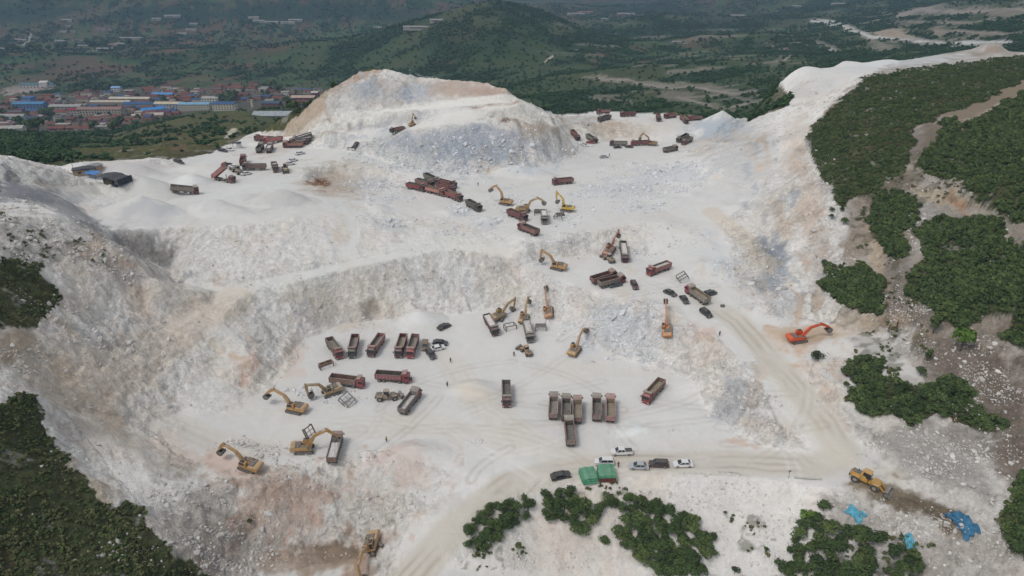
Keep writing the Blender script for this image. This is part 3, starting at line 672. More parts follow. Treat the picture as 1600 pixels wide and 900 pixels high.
        w0 = [unproj(p[0], p[1], {735: .5, 480: 12.2, 365: 19, 320: 28, 270: 14, 740: 0}[y1]) for p in pts]
        T = [(float(a), float(b)) for a, b in w0]
        m = (X > min(t[0] for t in T) - 4) & (X < max(t[0] for t in T) + 4) & (Y > min(t[1] for t in T) - 4) & (Y < max(t[1] for t in T) + 4) & (veg == 0) & (rk < .5)
        if not m.any(): continue
        d = track_field(X[m], Y[m], T); e = np.abs(d - 1.0)
        w = sstep(.75, .2, e) * (.5 + .5 * sstep(-.4, .3, n3[m])) * RT.uniform(.12, .34)
        C[m] += (f(RT.choice([(168, 158, 142), (226, 224, 220), (180, 172, 160)])) - C[m]) * w[:, None]
    # ---- plants
    gm = veg > 0
    g = np.empty((int(gm.sum()), 3), np.float32)
    gx, gy = X[gm], Y[gm]; gd = dep[gm]; gpx = px[gm]; gpy = py[gm]
    g[:] = f((80, 86, 56))
    def gmix(w, c): g[:] += (f(c) - g) * w[:, None]
    farw = sstep(380, 620, gd)
    a = fbm(gx, gy, 28, 4, 90); b = fbm(gx, gy, 130, 4, 91); c3 = fbm(gx, gy, 7, 3, 92)
    gmix(sstep(-.1, .5, a) * .8, (84, 76, 54)); gmix(sstep(.2, .6, c3) * .4, (98, 92, 68)); gmix(sstep(.1, .6, -c3) * .5, (62, 72, 44))
    gmix(farw, (66, 82, 52))
    gmix(farw * sstep(-.2, .15, b), (46, 66, 42)); gmix(farw * sstep(.0, .5, a) * .5, (42, 60, 40)); gmix(farw * sstep(.25, .6, -b) * .5, (84, 84, 60)); hv = sstep(1500, 2200, gd); gmix(hv * sstep(-.15, .25, fbm(gx, gy * .6, 520, 3, 96)) * .85, (38, 56, 42))  # far forest tone, with hill shading put into the colour as dark blotches
    # field strips on the valley floor
    vf = farw * sstep(.16, .05, slope[gm]) * sstep(900, 1100, gd)
    ca = pn(gx / 900, gy / 900, 95) * 1.5
    u = gx * np.cos(ca) + gy * np.sin(ca); v = -gx * np.sin(ca) + gy * np.cos(ca)
    cell = (np.floor(u / 75) * 7.13 + np.floor((v + 30 * np.sin(np.floor(u / 75) * 5)) / 38) * 3.77)
    rnd = np.modf(np.abs(np.sin(cell * 12.9898) * 43758.5453))[0]
    gmix(vf * (rnd > .7) * .8, (100, 84, 66)); gmix(vf * (rnd < .2) * .8, (70, 92, 58)); gmix(vf * ((rnd > .45) & (rnd < .55)) * .7, (96, 98, 70))
    FP = [(60,22,130,16,0,(42,60,48),.85),(260,22,120,15,0,(42,60,48),.85),(460,18,140,18,0,(42,60,48),.85),(620,25,70,14,0,(44,62,46),.8),(1010,14,110,10,0,(40,58,46),.8),(1160,30,90,14,0,(44,62,46),.7),(60,108,30,10,0,(46,68,42),.8),(200,90,50,8,0,(52,74,48),.7),(350,85,70,12,-5,(48,72,44),.7),(150,112,90,11,-3,(98,80,68),.8),(60,125,60,8,0,(92,84,66),.7),(110,97,50,6,0,(96,80,68),.7),(215,82,60,7,-6,(92,80,62),.6),(285,72,26,7,-25,(104,82,66),.7),(20,103,40,4,0,(98,82,70),.8),(420,72,26,6,0,(90,72,62),.8),
          (120,85,60,5,2,(60,84,56),.7),(300,105,60,12,-10,(58,84,48),.6),(440,108,60,10,0,(60,82,52),.6),(520,55,60,7,-12,(72,96,56),.6),(560,95,60,16,-14,(52,78,44),.5),(800,85,90,12,0,(60,80,46),.5),(690,95,26,5,0,(96,84,70),.6),
          (120,25,60,6,-14,(98,92,74),.6),(60,50,60,12,0,(82,84,62),.5),(140,60,60,8,0,(80,88,62),.5),(160,20,50,5,-16,(100,96,76),.5),(40,60,12,12,0,(92,90,70),.5),(25,140,20,7,-5,(150,140,134),.8),(45,142,26,5,-6,(168,152,148),.8),
          (355,212,8,14,18,(186,178,160),.95),(350,205,6,14,18,(170,150,120),.5),(365,218,5,8,10,(186,178,160),.8),(320,200,120,30,0,(90,92,58),1),(250,220,100,24,0,(92,90,58),1),(280,232,16,7,10,(110,88,70),.7),(270,228,30,9,0,(86,84,56),.4),(330,190,40,14,0,(82,82,56),.5),(260,210,40,12,-10,(86,84,58),.5),
          (880,47,18,8,0,(70,64,46),.2),(770,70,90,40,0,(50,72,36),.5),(720,45,34,26,-50,(86,70,56),.35),(760,30,30,26,0,(76,78,50),.45),(1030,16,70,8,0,(30,48,34),.5),
          (960,125,32,5,6,(150,142,130),.7),(1020,132,30,5,5,(146,138,126),.7),(1100,136,50,5,6,(142,134,122),.6),(950,150,34,4,-4,(138,130,118),.6),(1055,150,36,7,0,(134,126,116),.6),(1110,165,34,4,12,(138,130,118),.6),(1160,155,30,4,15,(140,134,124),.5),(960,157,24,4,0,(130,124,112),.5),(1150,145,50,5,0,(138,132,120),.5),
          (1420,60,60,4,6,(176,172,166),.8),(1340,50,30,4,22,(190,186,178),.85),(1500,66,70,3,-2,(190,190,188),.85),(1290,33,18,3,10,(196,192,184),.85),(1395,53,26,8,0,(168,152,134),.85),(1540,68,40,5,0,(190,188,182),.6),(1450,18,50,8,-8,(140,134,124),.6),(1560,18,50,9,0,(142,134,124),.65),(1500,48,60,5,6,(136,128,116),.6),(1420,35,40,5,0,(130,122,110),.5),(1470,50,16,8,0,(160,148,132),.6),
          (1360,62,40,6,30,(150,142,130),.5),(1380,75,26,6,0,(142,136,126),.5),(1290,72,22,4,24,(150,144,134),.6),(1300,75,10,5,0,(160,154,144),.5),(1220,90,30,5,-50,(130,124,110),.4),(1220,70,30,8,0,(92,88,66),.4),(1560,55,40,6,0,(126,118,104),.5),
          (1222,145,14,20,-40,(120,112,98),.5),(1238,140,10,24,-35,(140,134,124),.5),
          (1310,140,6,6,0,(180,170,156),.3),(1400,132,22,4,0,(156,148,138),.5),(1412,118,10,4,0,(150,142,132),.6),(1450,118,26,3,0,(156,150,142),.4),(1395,205,20,8,20,(110,92,68),.4)]
    for (cx, cy, rx, ry, an, c, s) in FP:
        m = (np.abs(gpx - cx) < max(rx, ry) * 1.7) & (np.abs(gpy - cy) < max(rx, ry) * 1.7)
        if not m.any(): continue
        ca_, sa_ = math.cos(math.radians(an)), math.sin(math.radians(an))
        dx = gpx[m] - cx; dy = gpy[m] - cy
        r = np.hypot((dx * ca_ + dy * sa_) / rx, (-dx * sa_ + dy * ca_) / ry) * (1 + .5 * a[m] + .35 * c3[m])
        w = sstep(1.2, .6, r) * s
        g[m] += (f(c) - g[m]) * w[:, None]
    for pl, wpx, c in FAR_ROADS:
        d = np.full(gpx.shape, 1e9)
        for (ax, ay), (bx, by) in zip(pl[:-1], pl[1:]):
            vx, vy = bx - ax, (by - ay) * 2; q = np.clip(((gpx - ax) * vx + (gpy - ay) * 2 * vy) / (vx * vx + vy * vy), 0, 1)
            d = np.minimum(d, np.hypot(gpx - ax - q * vx, (gpy - ay) * 2 - q * vy))
        w = sstep(wpx * 2.0, wpx * .9, d + .8 * c3) * (gd > 450)
        g[:] += (f(c) - g) * w[:, None]
    # bare rock showing between the plants
    bare = sstep(.42, .62, fbm(gx, gy, 9, 4, 97)) * (gd < 480) * .7
    gmix(bare, (150, 146, 138))
    pc = sstep(.35, .6, fbm(gx * .35, gy, 40, 4, 99)) * farw * sstep(760, 950, gpx) * sstep(2200, 1200, gd) * sstep(.03, .12, slope[gm])
    gmix(pc * .65, (140, 134, 122))
    tm = inpoly(gpx, gpy, TOWN_EDGE) & (gd > 700)
    gmix(tm * .75, (96, 90, 82))
    C[gm] = g
    sm = sp > 0
    if sm.any():
        w = sstep(-.05, .45, fbm(X[sm], Y[sm], 4, 3, 98)) * .6
        C[sm] += (f((84, 84, 64)) - C[sm]) * w[:, None]
    np.clip(C, .01, .85, out=C)
    d = detail(X, Y, h, slope, veg, dep)
    rock = rock_amount(X, Y, slope, veg)
    return h + d, C, veg, zone, rock, sp, dep, slope

def height_at(x, y):
    x = np.atleast_1d(np.asarray(x, float)); y = np.atleast_1d(np.asarray(y, float))
    h, s, w = base_height(x, y)
    px, py, dep = proj(x, y, h)
    veg = np.zeros(x.shape)
    for k, p in VEG.items():
        m = inpoly(px, py, p)
        if k == 'far': m = m & (dep > 300)
        veg[m] = 1
    return h + detail(x, y, h, s, veg, dep)

_MC = {}
def march(px, py, full=False):
    """point of the ground seen at a pixel (marching along the line of sight), None when it leaves the land"""
    key = (round(px, 1), round(py, 1), full)
    if key in _MC: return _MC[key]
    v = (py - 450.0) / FPX
    D = np.array([(px - 800.0) / FPX, CP - v * SP, -(SP + v * CP)])
    t = np.concatenate([np.arange(60, 600, .5), np.arange(600, 4500, 4.)])
    X, Y, Z = D[0] * t, D[1] * t, CAMZ + D[2] * t
    H = height_at(X, Y) if full else base_height(X, Y)[0]
    m = np.nonzero(Z < H)[0]
    if len(m) == 0:
        _MC[key] = None; return None
    i = m[0]
    if i > 0:
        a = Z[i - 1] - H[i - 1]; b = H[i] - Z[i]; s = a / (a + b + 1e-9)
        tt = t[i - 1] + (t[i] - t[i - 1]) * s
    else: tt = t[0]
    r = (D[0] * tt, D[1] * tt, CAMZ + D[2] * tt, tt)
    _MC[key] = r
    return r

# ---------------------------------------------------------------- the ground sheet
us = np.concatenate([np.linspace(-4.5, -1.12, 26)[:-1], np.linspace(-1.12, 1.12, 900), np.linspace(1.12, 4.5, 26)[1:]])
ys = [30.0, 45.0, 60.0, 70.0]
y = 76.0
while y < 480: ys.append(y); y *= 1.0026
while y < 6000: ys.append(y); y *= 1.0075
ys = np.array(ys)
Yg, Ug = np.meshgrid(ys, us, indexing='ij')
Xg = np.where(np.abs(Ug) <= 1.12, Ug * Yg, np.sign(Ug) * (1.12 * Yg + (np.abs(Ug) - 1.12) * np.minimum(Yg, 900)))
Hg, Cg, Vg, Zone, Rg, Sg, Dg, Slg = ground_look(Xg, Yg)

def grid_mesh(name, r0, r1):
    nr, nc = r1 - r0, len(us)
    co = np.stack([Xg[r0:r1], Yg[r0:r1], Hg[r0:r1]], -1).reshape(-1, 3).astype(np.float32)
    idx = np.arange(nr * nc).reshape(nr, nc)
    q = np.stack([idx[:-1, :-1], idx[:-1, 1:], idx[1:, 1:], idx[1:, :-1]], -1).reshape(-1, 4)
    me = bpy.data.meshes.new(name)
    me.vertices.add(len(co)); me.vertices.foreach_set('co', co.ravel())
    me.loops.add(len(q) * 4); me.loops.foreach_set('vertex_index', q.ravel().astype(np.int32))
    me.polygons.add(len(q)); me.polygons.foreach_set('loop_start', (np.arange(len(q)) * 4).astype(np.int32))
    me.polygons.foreach_set('use_smooth', np.ones(len(q), bool))
    me.update(calc_edges=True)
    a = me.color_attributes.new('albedo', 'FLOAT_COLOR', 'POINT')
    c4 = np.ones((nr * nc, 4), np.float32); c4[:, :3] = Cg[r0:r1].reshape(-1, 3)
    a.data.foreach_set('color', c4.ravel())
    b = me.attributes.new('rock', 'FLOAT', 'POINT'); b.data.foreach_set('value', Rg[r0:r1].reshape(-1).astype(np.float32))
    b = me.attributes.new('veg', 'FLOAT', 'POINT'); b.data.foreach_set('value', Vg[r0:r1].reshape(-1).astype(np.float32))
    return me

def N(nt, t, **k):
    n = nt.nodes.new(t)
    for a, b in k.items():
        if a.startswith('i_'): n.inputs[a[2:].replace('_', ' ')].default_value = b
        else: setattr(n, a, b)
    return n
def math_node(nt, op, a, b=None, clamp=False):
    n = nt.nodes.new('ShaderNodeMath'); n.operation = op; n.use_clamp = clamp
    for i, v in enumerate((a, b)):
        if v is None: continue
        if isinstance(v, (int, float)): n.inputs[i].default_value = v
        else: nt.links.new(v, n.inputs[i])
    return n.outputs[0]

def ground_material():
    m = bpy.data.materials.new('ground'); m.use_nodes = True
    nt = m.node_tree; L = nt.links
    bs = nt.nodes['Principled BSDF']; bs.inputs['Roughness'].default_value = .95; bs.inputs['Specular IOR Level'].default_value = .15
    al = N(nt, 'ShaderNodeAttribute', attribute_name='albedo'); rk = N(nt, 'ShaderNodeAttribute', attribute_name='rock'); vg = N(nt, 'ShaderNodeAttribute', attribute_name='veg')
    geo = N(nt, 'ShaderNodeNewGeometry')
    def noise(scale, det=4, dist=0, rough=.6):
        n = N(nt, 'ShaderNodeTexNoise'); n.inputs['Scale'].default_value = scale; n.inputs['Detail'].default_value = det
        n.inputs['Distortion'].default_value = dist; n.inputs['Roughness'].default_value = rough
        L.new(geo.outputs['Position'], n.inputs['Vector']); return n.outputs[0]
    def ramp(s, a, b):
        n = N(nt, 'ShaderNodeMapRange'); n.inputs['From Min'].default_value = a; n.inputs['From Max'].default_value = b; L.new(s, n.inputs['Value']); return n.outputs[0]
    na = noise(.35, 6, 1.2); nb = noise(1.6, 4); nc = noise(.09, 5)
    vo = N(nt, 'ShaderNodeTexVoronoi'); vo.feature = 'F1'; vo.inputs['Scale'].default_value = .55; L.new(geo.outputs['Position'], vo.inputs['Vector'])
    ve = N(nt, 'ShaderNodeTexVoronoi'); ve.feature = 'DISTANCE_TO_EDGE'; ve.inputs['Scale'].default_value = .21
    mp = N(nt, 'ShaderNodeVectorMath', operation='MULTIPLY_ADD'); 
    nz = N(nt, 'ShaderNodeTexNoise'); nz.inputs['Scale'].default_value = .3; nz.inputs['Detail'].default_value = 4; L.new(geo.outputs['Position'], nz.inputs['Vector'])
    mp.inputs[1].default_value = (5, 5, 5); L.new(nz.outputs['Color'], mp.inputs[0]); L.new(geo.outputs['Position'], mp.inputs[2]); L.new(mp.outputs[0], ve.inputs['Vector'])
    crack = ramp(ve.outputs[0], .16, .0)
    crack = math_node(nt, 'MULTIPLY', crack, ramp(nc, .45, .65))
    # tone
    t1 = math_node(nt, 'MULTIPLY_ADD', math_node(nt, 'SUBTRACT', ramp(na, .3, .7), .5), math_node(nt, 'MULTIPLY_ADD', rk.outputs['Fac'], .28)); nt.nodes[-1].inputs[2].default_value = 1.0; nt.nodes[-2].inputs[2].default_value = .05
    t2 = math_node(nt, 'MULTIPLY_ADD', math_node(nt, 'SUBTRACT', ramp(nb, .3, .7), .5), math_node(nt, 'MULTIPLY_ADD', rk.outputs['Fac'], .2)); nt.nodes[-1].inputs[2].default_value = 1.0; nt.nodes[-2].inputs[2].default_value = .05
    tone = math_node(nt, 'MULTIPLY', t1, t2)
    ck = math_node(nt, 'MULTIPLY', math_node(nt, 'MULTIPLY', crack, rk.outputs['Fac']), .2)
    tone = math_node(nt, 'MULTIPLY', tone, math_node(nt, 'SUBTRACT', 1.0, ck))
    vgt = math_node(nt, 'MULTIPLY_ADD', ramp(noise(.5, 5), .3, .75), .9); nt.nodes[-1].inputs[2].default_value = .55
    mx = N(nt, 'ShaderNodeMix', data_type='FLOAT'); L.new(vg.outputs['Fac'], mx.inputs[0]); L.new(tone, mx.inputs[2]); L.new(vgt, mx.inputs[3])
    vm = N(nt, 'ShaderNodeVectorMath', operation='SCALE'); L.new(al.outputs['Color'], vm.inputs[0]); L.new(mx.outputs[0], vm.inputs['Scale'])
    L.new(vm.outputs[0], bs.inputs['Base Color'])
    # relief
    r1 = math_node(nt, 'MULTIPLY_ADD', rk.outputs['Fac'], 1.1); nt.nodes[-1].inputs[2].default_value = .05
    hg = math_node(nt, 'MULTIPLY', noise(.8, 8, .5, .68), r1)
    hv = math_node(nt, 'MULTIPLY', math_node(nt, 'MULTIPLY', vo.outputs[0], rk.outputs['Fac']), .35)
    hg = math_node(nt, 'SUBTRACT', hg, hv)
    hg = math_node(nt, 'SUBTRACT', hg, math_node(nt, 'MULTIPLY', math_node(nt, 'MULTIPLY', crack, rk.outputs['Fac']), .18))
    hg = math_node(nt, 'ADD', hg, math_node(nt, 'MULTIPLY', math_node(nt, 'MULTIPLY', noise(.45, 6, 0, .7), vg.outputs['Fac']), 1.2))
    bp = N(nt, 'ShaderNodeBump'); bp.inputs['Strength'].default_value = .9; bp.inputs['Distance'].default_value = 1.0
    L.new(hg, bp.inputs['Height']); L.new(bp.outputs[0], bs.inputs['Normal'])
    return m
MG = ground_material()
_split = int(np.searchsorted(ys, 520))
def link(name, me, mat=None, parent=None):
    o = bpy.data.objects.new(name, me); COL.objects.link(o)
    if mat is not None and not me.materials: me.materials.append(mat)
    if parent is not None: o.parent = parent
    return o
g1 = link('ground', grid_mesh('ground', 0, _split + 1), MG); g1['kind'] = 'structure'
g1['label'] = 'white and beige quarry floor with benches, rock faces and worn haul roads'
g2 = link('hills', grid_mesh('hills', _split, len(ys)), MG); g2['kind'] = 'structure'
g2['label'] = 'green hills and valley with field strips behind the quarry'

def haze_box():
    z0 = float(Hg.min()) - 2.0; z1 = max(float(Hg.max()), CAMZ) + 4.0
    bm = bmesh.new(); bmesh.ops.create_cube(bm, size=1)
    x1 = float(np.abs(Xg).max()) + 20; y0, y1 = -60.0, float(ys[-1]) + 20
    for v in bm.verts: v.co = Vector((v.co.x * 2 * x1, y0 + (v.co.y + .5) * (y1 - y0), z0 + (v.co.z + .5) * (z1 - z0)))
    me = bpy.data.meshes.new('haze'); bm.to_mesh(me); bm.free()
    m = bpy.data.materials.new('haze'); m.use_nodes = True; nt = m.node_tree
    for n in list(nt.nodes):
        if n.type == 'BSDF_PRINCIPLED': nt.nodes.remove(n)
    out = [n for n in nt.nodes if n.type == 'OUTPUT_MATERIAL'][0]
    pv = nt.nodes.new('ShaderNodeVolumePrincipled'); pv.inputs['Color'].default_value = (.32, .48, .70, 1); pv.inputs['Density'].default_value = HAZE
    pv.inputs['Anisotropy'].default_value = 0.0
    nt.links.new(pv.outputs[0], out.inputs['Volume'])
    o = link('haze', me, m); o['kind'] = 'stuff'; o['label'] = 'thin blue haze in the valley air'
    print('land', z0, z1)
HAZE = 0.00016
haze_box()
# ---------------------------------------------------------------- materials
MATS = {}
def leaf_material(name, c1, c2, c3):
    m = bpy.data.materials.new(name); m.use_nodes = True; nt = m.node_tree; L = nt.links
    bs = nt.nodes['Principled BSDF']; bs.inputs['Roughness'].default_value = .75; bs.inputs['Specular IOR Level'].default_value = .2
    oi = N(nt, 'ShaderNodeObjectInfo'); geo = N(nt, 'ShaderNodeNewGeometry')
    n = N(nt, 'ShaderNodeTexNoise'); n.inputs['Scale'].default_value = .25; n.inputs['Detail'].default_value = 3; L.new(geo.outputs['Position'], n.inputs['Vector'])
    r = N(nt, 'ShaderNodeValToRGB'); r.color_ramp.elements[0].color = lin(c1) + (1,); r.color_ramp.elements[1].color = lin(c3) + (1,)
    e = r.color_ramp.elements.new(.5); e.color = lin(c2) + (1,)
    a = math_node(nt, 'MULTIPLY_ADD', oi.outputs['Random'], .45); nt.nodes[-1].inputs[2].default_value = -.22
    b = math_node(nt, 'ADD', a, n.outputs[0])
    c = math_node(nt, 'MULTIPLY_ADD', geo.outputs['Random Per Island'], .4); nt.nodes[-1].inputs[2].default_value = -.2
    d = math_node(nt, 'ADD', b, c)
    L.new(d, r.inputs[0]); L.new(r.outputs[0], bs.inputs['Base Color'])
    return m
def plain(name, c, rough=.8, vary=.15, scale=1.5, metal=0.0, dust=0.0, spec=.3):
    """paint, steel, cloth: base colour with a little wear, and quarry dust on faces that look up"""
    if name in MATS: return MATS[name]
    m = bpy.data.materials.new(name); m.use_nodes = True; nt = m.node_tree; L = nt.links
    bs = nt.nodes['Principled BSDF']; bs.inputs['Roughness'].default_value = rough; bs.inputs['Metallic'].default_value = metal
    bs.inputs['Specular IOR Level'].default_value = spec
    tc = N(nt, 'ShaderNodeTexCoord'); oi = N(nt, 'ShaderNodeObjectInfo')
    va = N(nt, 'ShaderNodeVectorMath', operation='ADD'); L.new(tc.outputs['Object'], va.inputs[0]); L.new(oi.outputs['Random'], va.inputs[1])
    n = N(nt, 'ShaderNodeTexNoise'); n.inputs['Scale'].default_value = scale; n.inputs['Detail'].default_value = 5; L.new(va.outputs[0], n.inputs['Vector'])
    mr = N(nt, 'ShaderNodeMapRange'); mr.inputs['From Min'].default_value = .3; mr.inputs['From Max'].default_value = .7
    mr.inputs['To Min'].default_value = 1 - vary; mr.inputs['To Max'].default_value = 1 + vary; L.new(n.outputs[0], mr.inputs['Value'])
    sc_ = N(nt, 'ShaderNodeVectorMath', operation='SCALE'); sc_.inputs[0].default_value = lin(c); L.new(mr.outputs[0], sc_.inputs['Scale'])
    out = sc_.outputs[0]
    if dust:
        geo = N(nt, 'ShaderNodeNewGeometry'); sx = N(nt, 'ShaderNodeSeparateXYZ'); L.new(geo.outputs['Normal'], sx.inputs[0])
        up = math_node(nt, 'MULTIPLY_ADD', sx.outputs['Z'], .7); nt.nodes[-1].inputs[2].default_value = .35
        f = math_node(nt, 'MULTIPLY', math_node(nt, 'MULTIPLY', up, n.outputs[0]), dust * 1.6, clamp=True)
        mx = N(nt, 'ShaderNodeMix', data_type='RGBA'); L.new(f, mx.inputs[0]); L.new(out, mx.inputs[6]); mx.inputs[7].default_value = lin((176, 168, 156)) + (1,)
        out = mx.outputs[2]
    L.new(out, bs.inputs['Base Color'])
    MATS[name] = m
    return m
LEAF_K = leaf_material('leaf_deep', (46, 58, 36), (62, 78, 44), (86, 100, 56))  # deepest of three leaf greens, one crown shape in three
LEAF_N = leaf_material('leaf_near', (52, 64, 38), (74, 90, 50), (102, 114, 66))
LEAF_F = leaf_material('leaf_far', (42, 62, 38), (54, 78, 44), (70, 96, 52))
LEAF_D = leaf_material('leaf_dark', (48, 60, 38), (66, 84, 48), (92, 106, 62))
BARK = plain('bark', (86, 74, 60))
def stone_material(name, c1, c2):
    m = bpy.data.materials.new(name); m.use_nodes = True; nt = m.node_tree; L = nt.links
    bs = nt.nodes['Principled BSDF']; bs.inputs['Roughness'].default_value = .95
    oi = N(nt, 'ShaderNodeObjectInfo'); geo = N(nt, 'ShaderNodeNewGeometry')
    n = N(nt, 'ShaderNodeTexNoise'); n.inputs['Scale'].default_value = 1.3; n.inputs['Detail'].default_value = 4; L.new(geo.outputs['Position'], n.inputs['Vector'])
    a = math_node(nt, 'ADD', math_node(nt, 'MULTIPLY', oi.outputs['Random'], .7), math_node(nt, 'MULTIPLY', n.outputs[0], .4), clamp=True)
    mx = N(nt, 'ShaderNodeMix', data_type='RGBA'); mx.inputs[6].default_value = lin(c1) + (1,); mx.inputs[7].default_value = lin(c2) + (1,)
    L.new(a, mx.inputs[0]); L.new(mx.outputs[2], bs.inputs['Base Color'])
    return m
STONE_W = stone_material('pale_stone', (160, 154, 148), (214, 211, 206))
STONE_B = stone_material('blue_grey_stone', (176, 179, 184), (222, 222, 221))

def mesh_from(name, vs, fs, mats=(), mi=None, smooth=False):
    me = bpy.data.meshes.new(name); me.from_pydata([tuple(v) for v in vs], [], fs); me.update()
    for m in mats: me.materials.append(m)
    if mi is not None: me.polygons.foreach_set('material_index', mi)
    if smooth: me.polygons.foreach_set('use_smooth', [True] * len(fs))
    return me
def crown_mesh(name, n, rad, hgt, leaf, seed, mat, lumps=5):
    """many small leaf-sprays through an uneven volume"""
    R = random.Random(seed); vs = []; fs = []
    L = [(R.uniform(-.5, .5) * rad, R.uniform(-.5, .5) * rad, R.uniform(.35, .85) * hgt, R.uniform(.38, .62) * rad) for _ in range(lumps)]
    for i in range(n):
        lx, ly, lz, lr = L[i % lumps]
        a = R.uniform(0, 6.283); c = R.uniform(-.75, 1); s = math.sqrt(max(0, 1 - c * c)); rr = lr * R.uniform(.55, 1.08)
        p = Vector((lx + math.cos(a) * s * rr, ly + math.sin(a) * s * rr, max(.1, lz + c * rr * .8)))
        nrm = (Vector((math.cos(a) * s, math.sin(a) * s, c + .5)) + Vector((R.uniform(-.6, .6), R.uniform(-.6, .6), R.uniform(-.4, .6)))).normalized()
        t = nrm.orthogonal().normalized(); t.rotate(Matrix.Rotation(R.uniform(0, 6.28), 3, nrm)); b = nrm.cross(t)
        w = leaf * R.uniform(.6, 1.3); h = leaf * R.uniform(.5, 1.1); k = len(vs)
        vs += [p - t * w - b * h * .3, p + b * h * -.9, p + t * w - b * h * .2, p + t * w * .3 + b * h + nrm * .15 * w, p - t * w * .5 + b * h * .8]
        fs.append((k, k + 1, k + 2, k + 3, k + 4))
    return mesh_from(name, vs, fs, [mat])
def trunk_mesh(name, rad, hgt, seed, limbs=4):
    R = random.Random(seed); vs = []; fs = []
    def tube(p0, p1, r0, r1):
        d = (p1 - p0).normalized(); t = d.orthogonal().normalized(); b = d.cross(t); k = len(vs)
        for p, r in ((p0, r0), (p1, r1)):
            for i in range(5):
                a = i * 1.2566; vs.append(p + t * math.cos(a) * r + b * math.sin(a) * r)
        for i in range(5): fs.append((k + i, k + (i + 1) % 5, k + 5 + (i + 1) % 5, k + 5 + i))
    m = Vector((R.uniform(-.1, .1), R.uniform(-.1, .1), hgt * .45))
    tube(Vector((0, 0, -.5)), m, rad, rad * .65)
    for i in range(limbs):
        a = R.uniform(0, 6.28); tube(m + Vector((0, 0, -hgt * .15 * R.random())), Vector((math.cos(a) * hgt * .32, math.sin(a) * hgt * .32, hgt * R.uniform(.6, .8))), rad * .5, rad * .15)
    return mesh_from(name, vs, fs, [BARK])
def rock_mesh(name, seed, mat, flat=.75):
    R = random.Random(seed); bm = bmesh.new(); bmesh.ops.create_icosphere(bm, subdivisions=1, radius=1)
    for v in bm.verts:
        v.co *= R.uniform(.72, 1.2); v.co.z *= flat
        v.co.x *= 1.15
    for q in range(2):
        nrm = Vector((R.uniform(-1, 1), R.uniform(-1, 1), R.uniform(-.2, 1))).normalized()
        for v in bm.verts:
            d = v.co.dot(nrm) - .62
            if d > 0: v.co -= nrm * d
    me = bpy.data.meshes.new(name); bm.to_mesh(me); bm.free(); me.materials.append(mat); return me

def proto_collection(name, meshes):
    c = bpy.data.collections.new(name)
    for i, me in enumerate(meshes):
        o = bpy.data.objects.new(name + '_%02d' % i, me); c.objects.link(o)
    return c
def scatter(name, pts, scl, rot, idx, coll, label):
    """one object whose points each carry a copy of one of the shapes in coll"""
    me = bpy.data.meshes.new(name); me.vertices.add(len(pts)); me.vertices.foreach_set('co', np.asarray(pts, np.float32).ravel())
    a = me.attributes.new('scl', 'FLOAT_VECTOR', 'POINT'); a.data.foreach_set('vector', np.asarray(scl, np.float32).ravel())
    a = me.attributes.new('rot', 'FLOAT_VECTOR', 'POINT'); a.data.foreach_set('vector', np.asarray(rot, np.float32).ravel())
    a = me.attributes.new('idx', 'INT', 'POINT'); a.data.foreach_set('value', np.asarray(idx, np.int32))
    o = link(name, me)
    ng = bpy.data.node_groups.new(name, 'GeometryNodeTree')
    ng.interface.new_socket('Geometry', in_out='INPUT', socket_type='NodeSocketGeometry'); ng.interface.new_socket('Geometry', in_out='OUTPUT', socket_type='NodeSocketGeometry')
    gi = ng.nodes.new('NodeGroupInput'); go = ng.nodes.new('NodeGroupOutput'); ip = ng.nodes.new('GeometryNodeInstanceOnPoints'); ci = ng.nodes.new('GeometryNodeCollectionInfo')
    ci.inputs['Collection'].default_value = coll; ci.inputs['Separate Children'].default_value = True; ci.inputs['Reset Children'].default_value = True
    def at(n, t):
        q = ng.nodes.new('GeometryNodeInputNamedAttribute'); q.data_type = t; q.inputs['Name'].default_value = n; return q.outputs[0]
    l = ng.links
    l.new(gi.outputs[0], ip.inputs['Points']); l.new(ci.outputs[0], ip.inputs['Instance']); ip.inputs['Pick Instance'].default_value = True
    l.new(at('idx', 'INT'), ip.inputs['Instance Index']); l.new(at('scl', 'FLOAT_VECTOR'), ip.inputs['Scale'])
    e2r = ng.nodes.new('FunctionNodeEulerToRotation'); l.new(at('rot', 'FLOAT_VECTOR'), e2r.inputs[0]); l.new(e2r.outputs[0], ip.inputs['Rotation'])
    l.new(ip.outputs[0], go.inputs[0])
    md = o.modifiers.new('scatter', 'NODES'); md.node_group = ng
    o['kind'] = 'stuff'; o['label'] = label
    return o

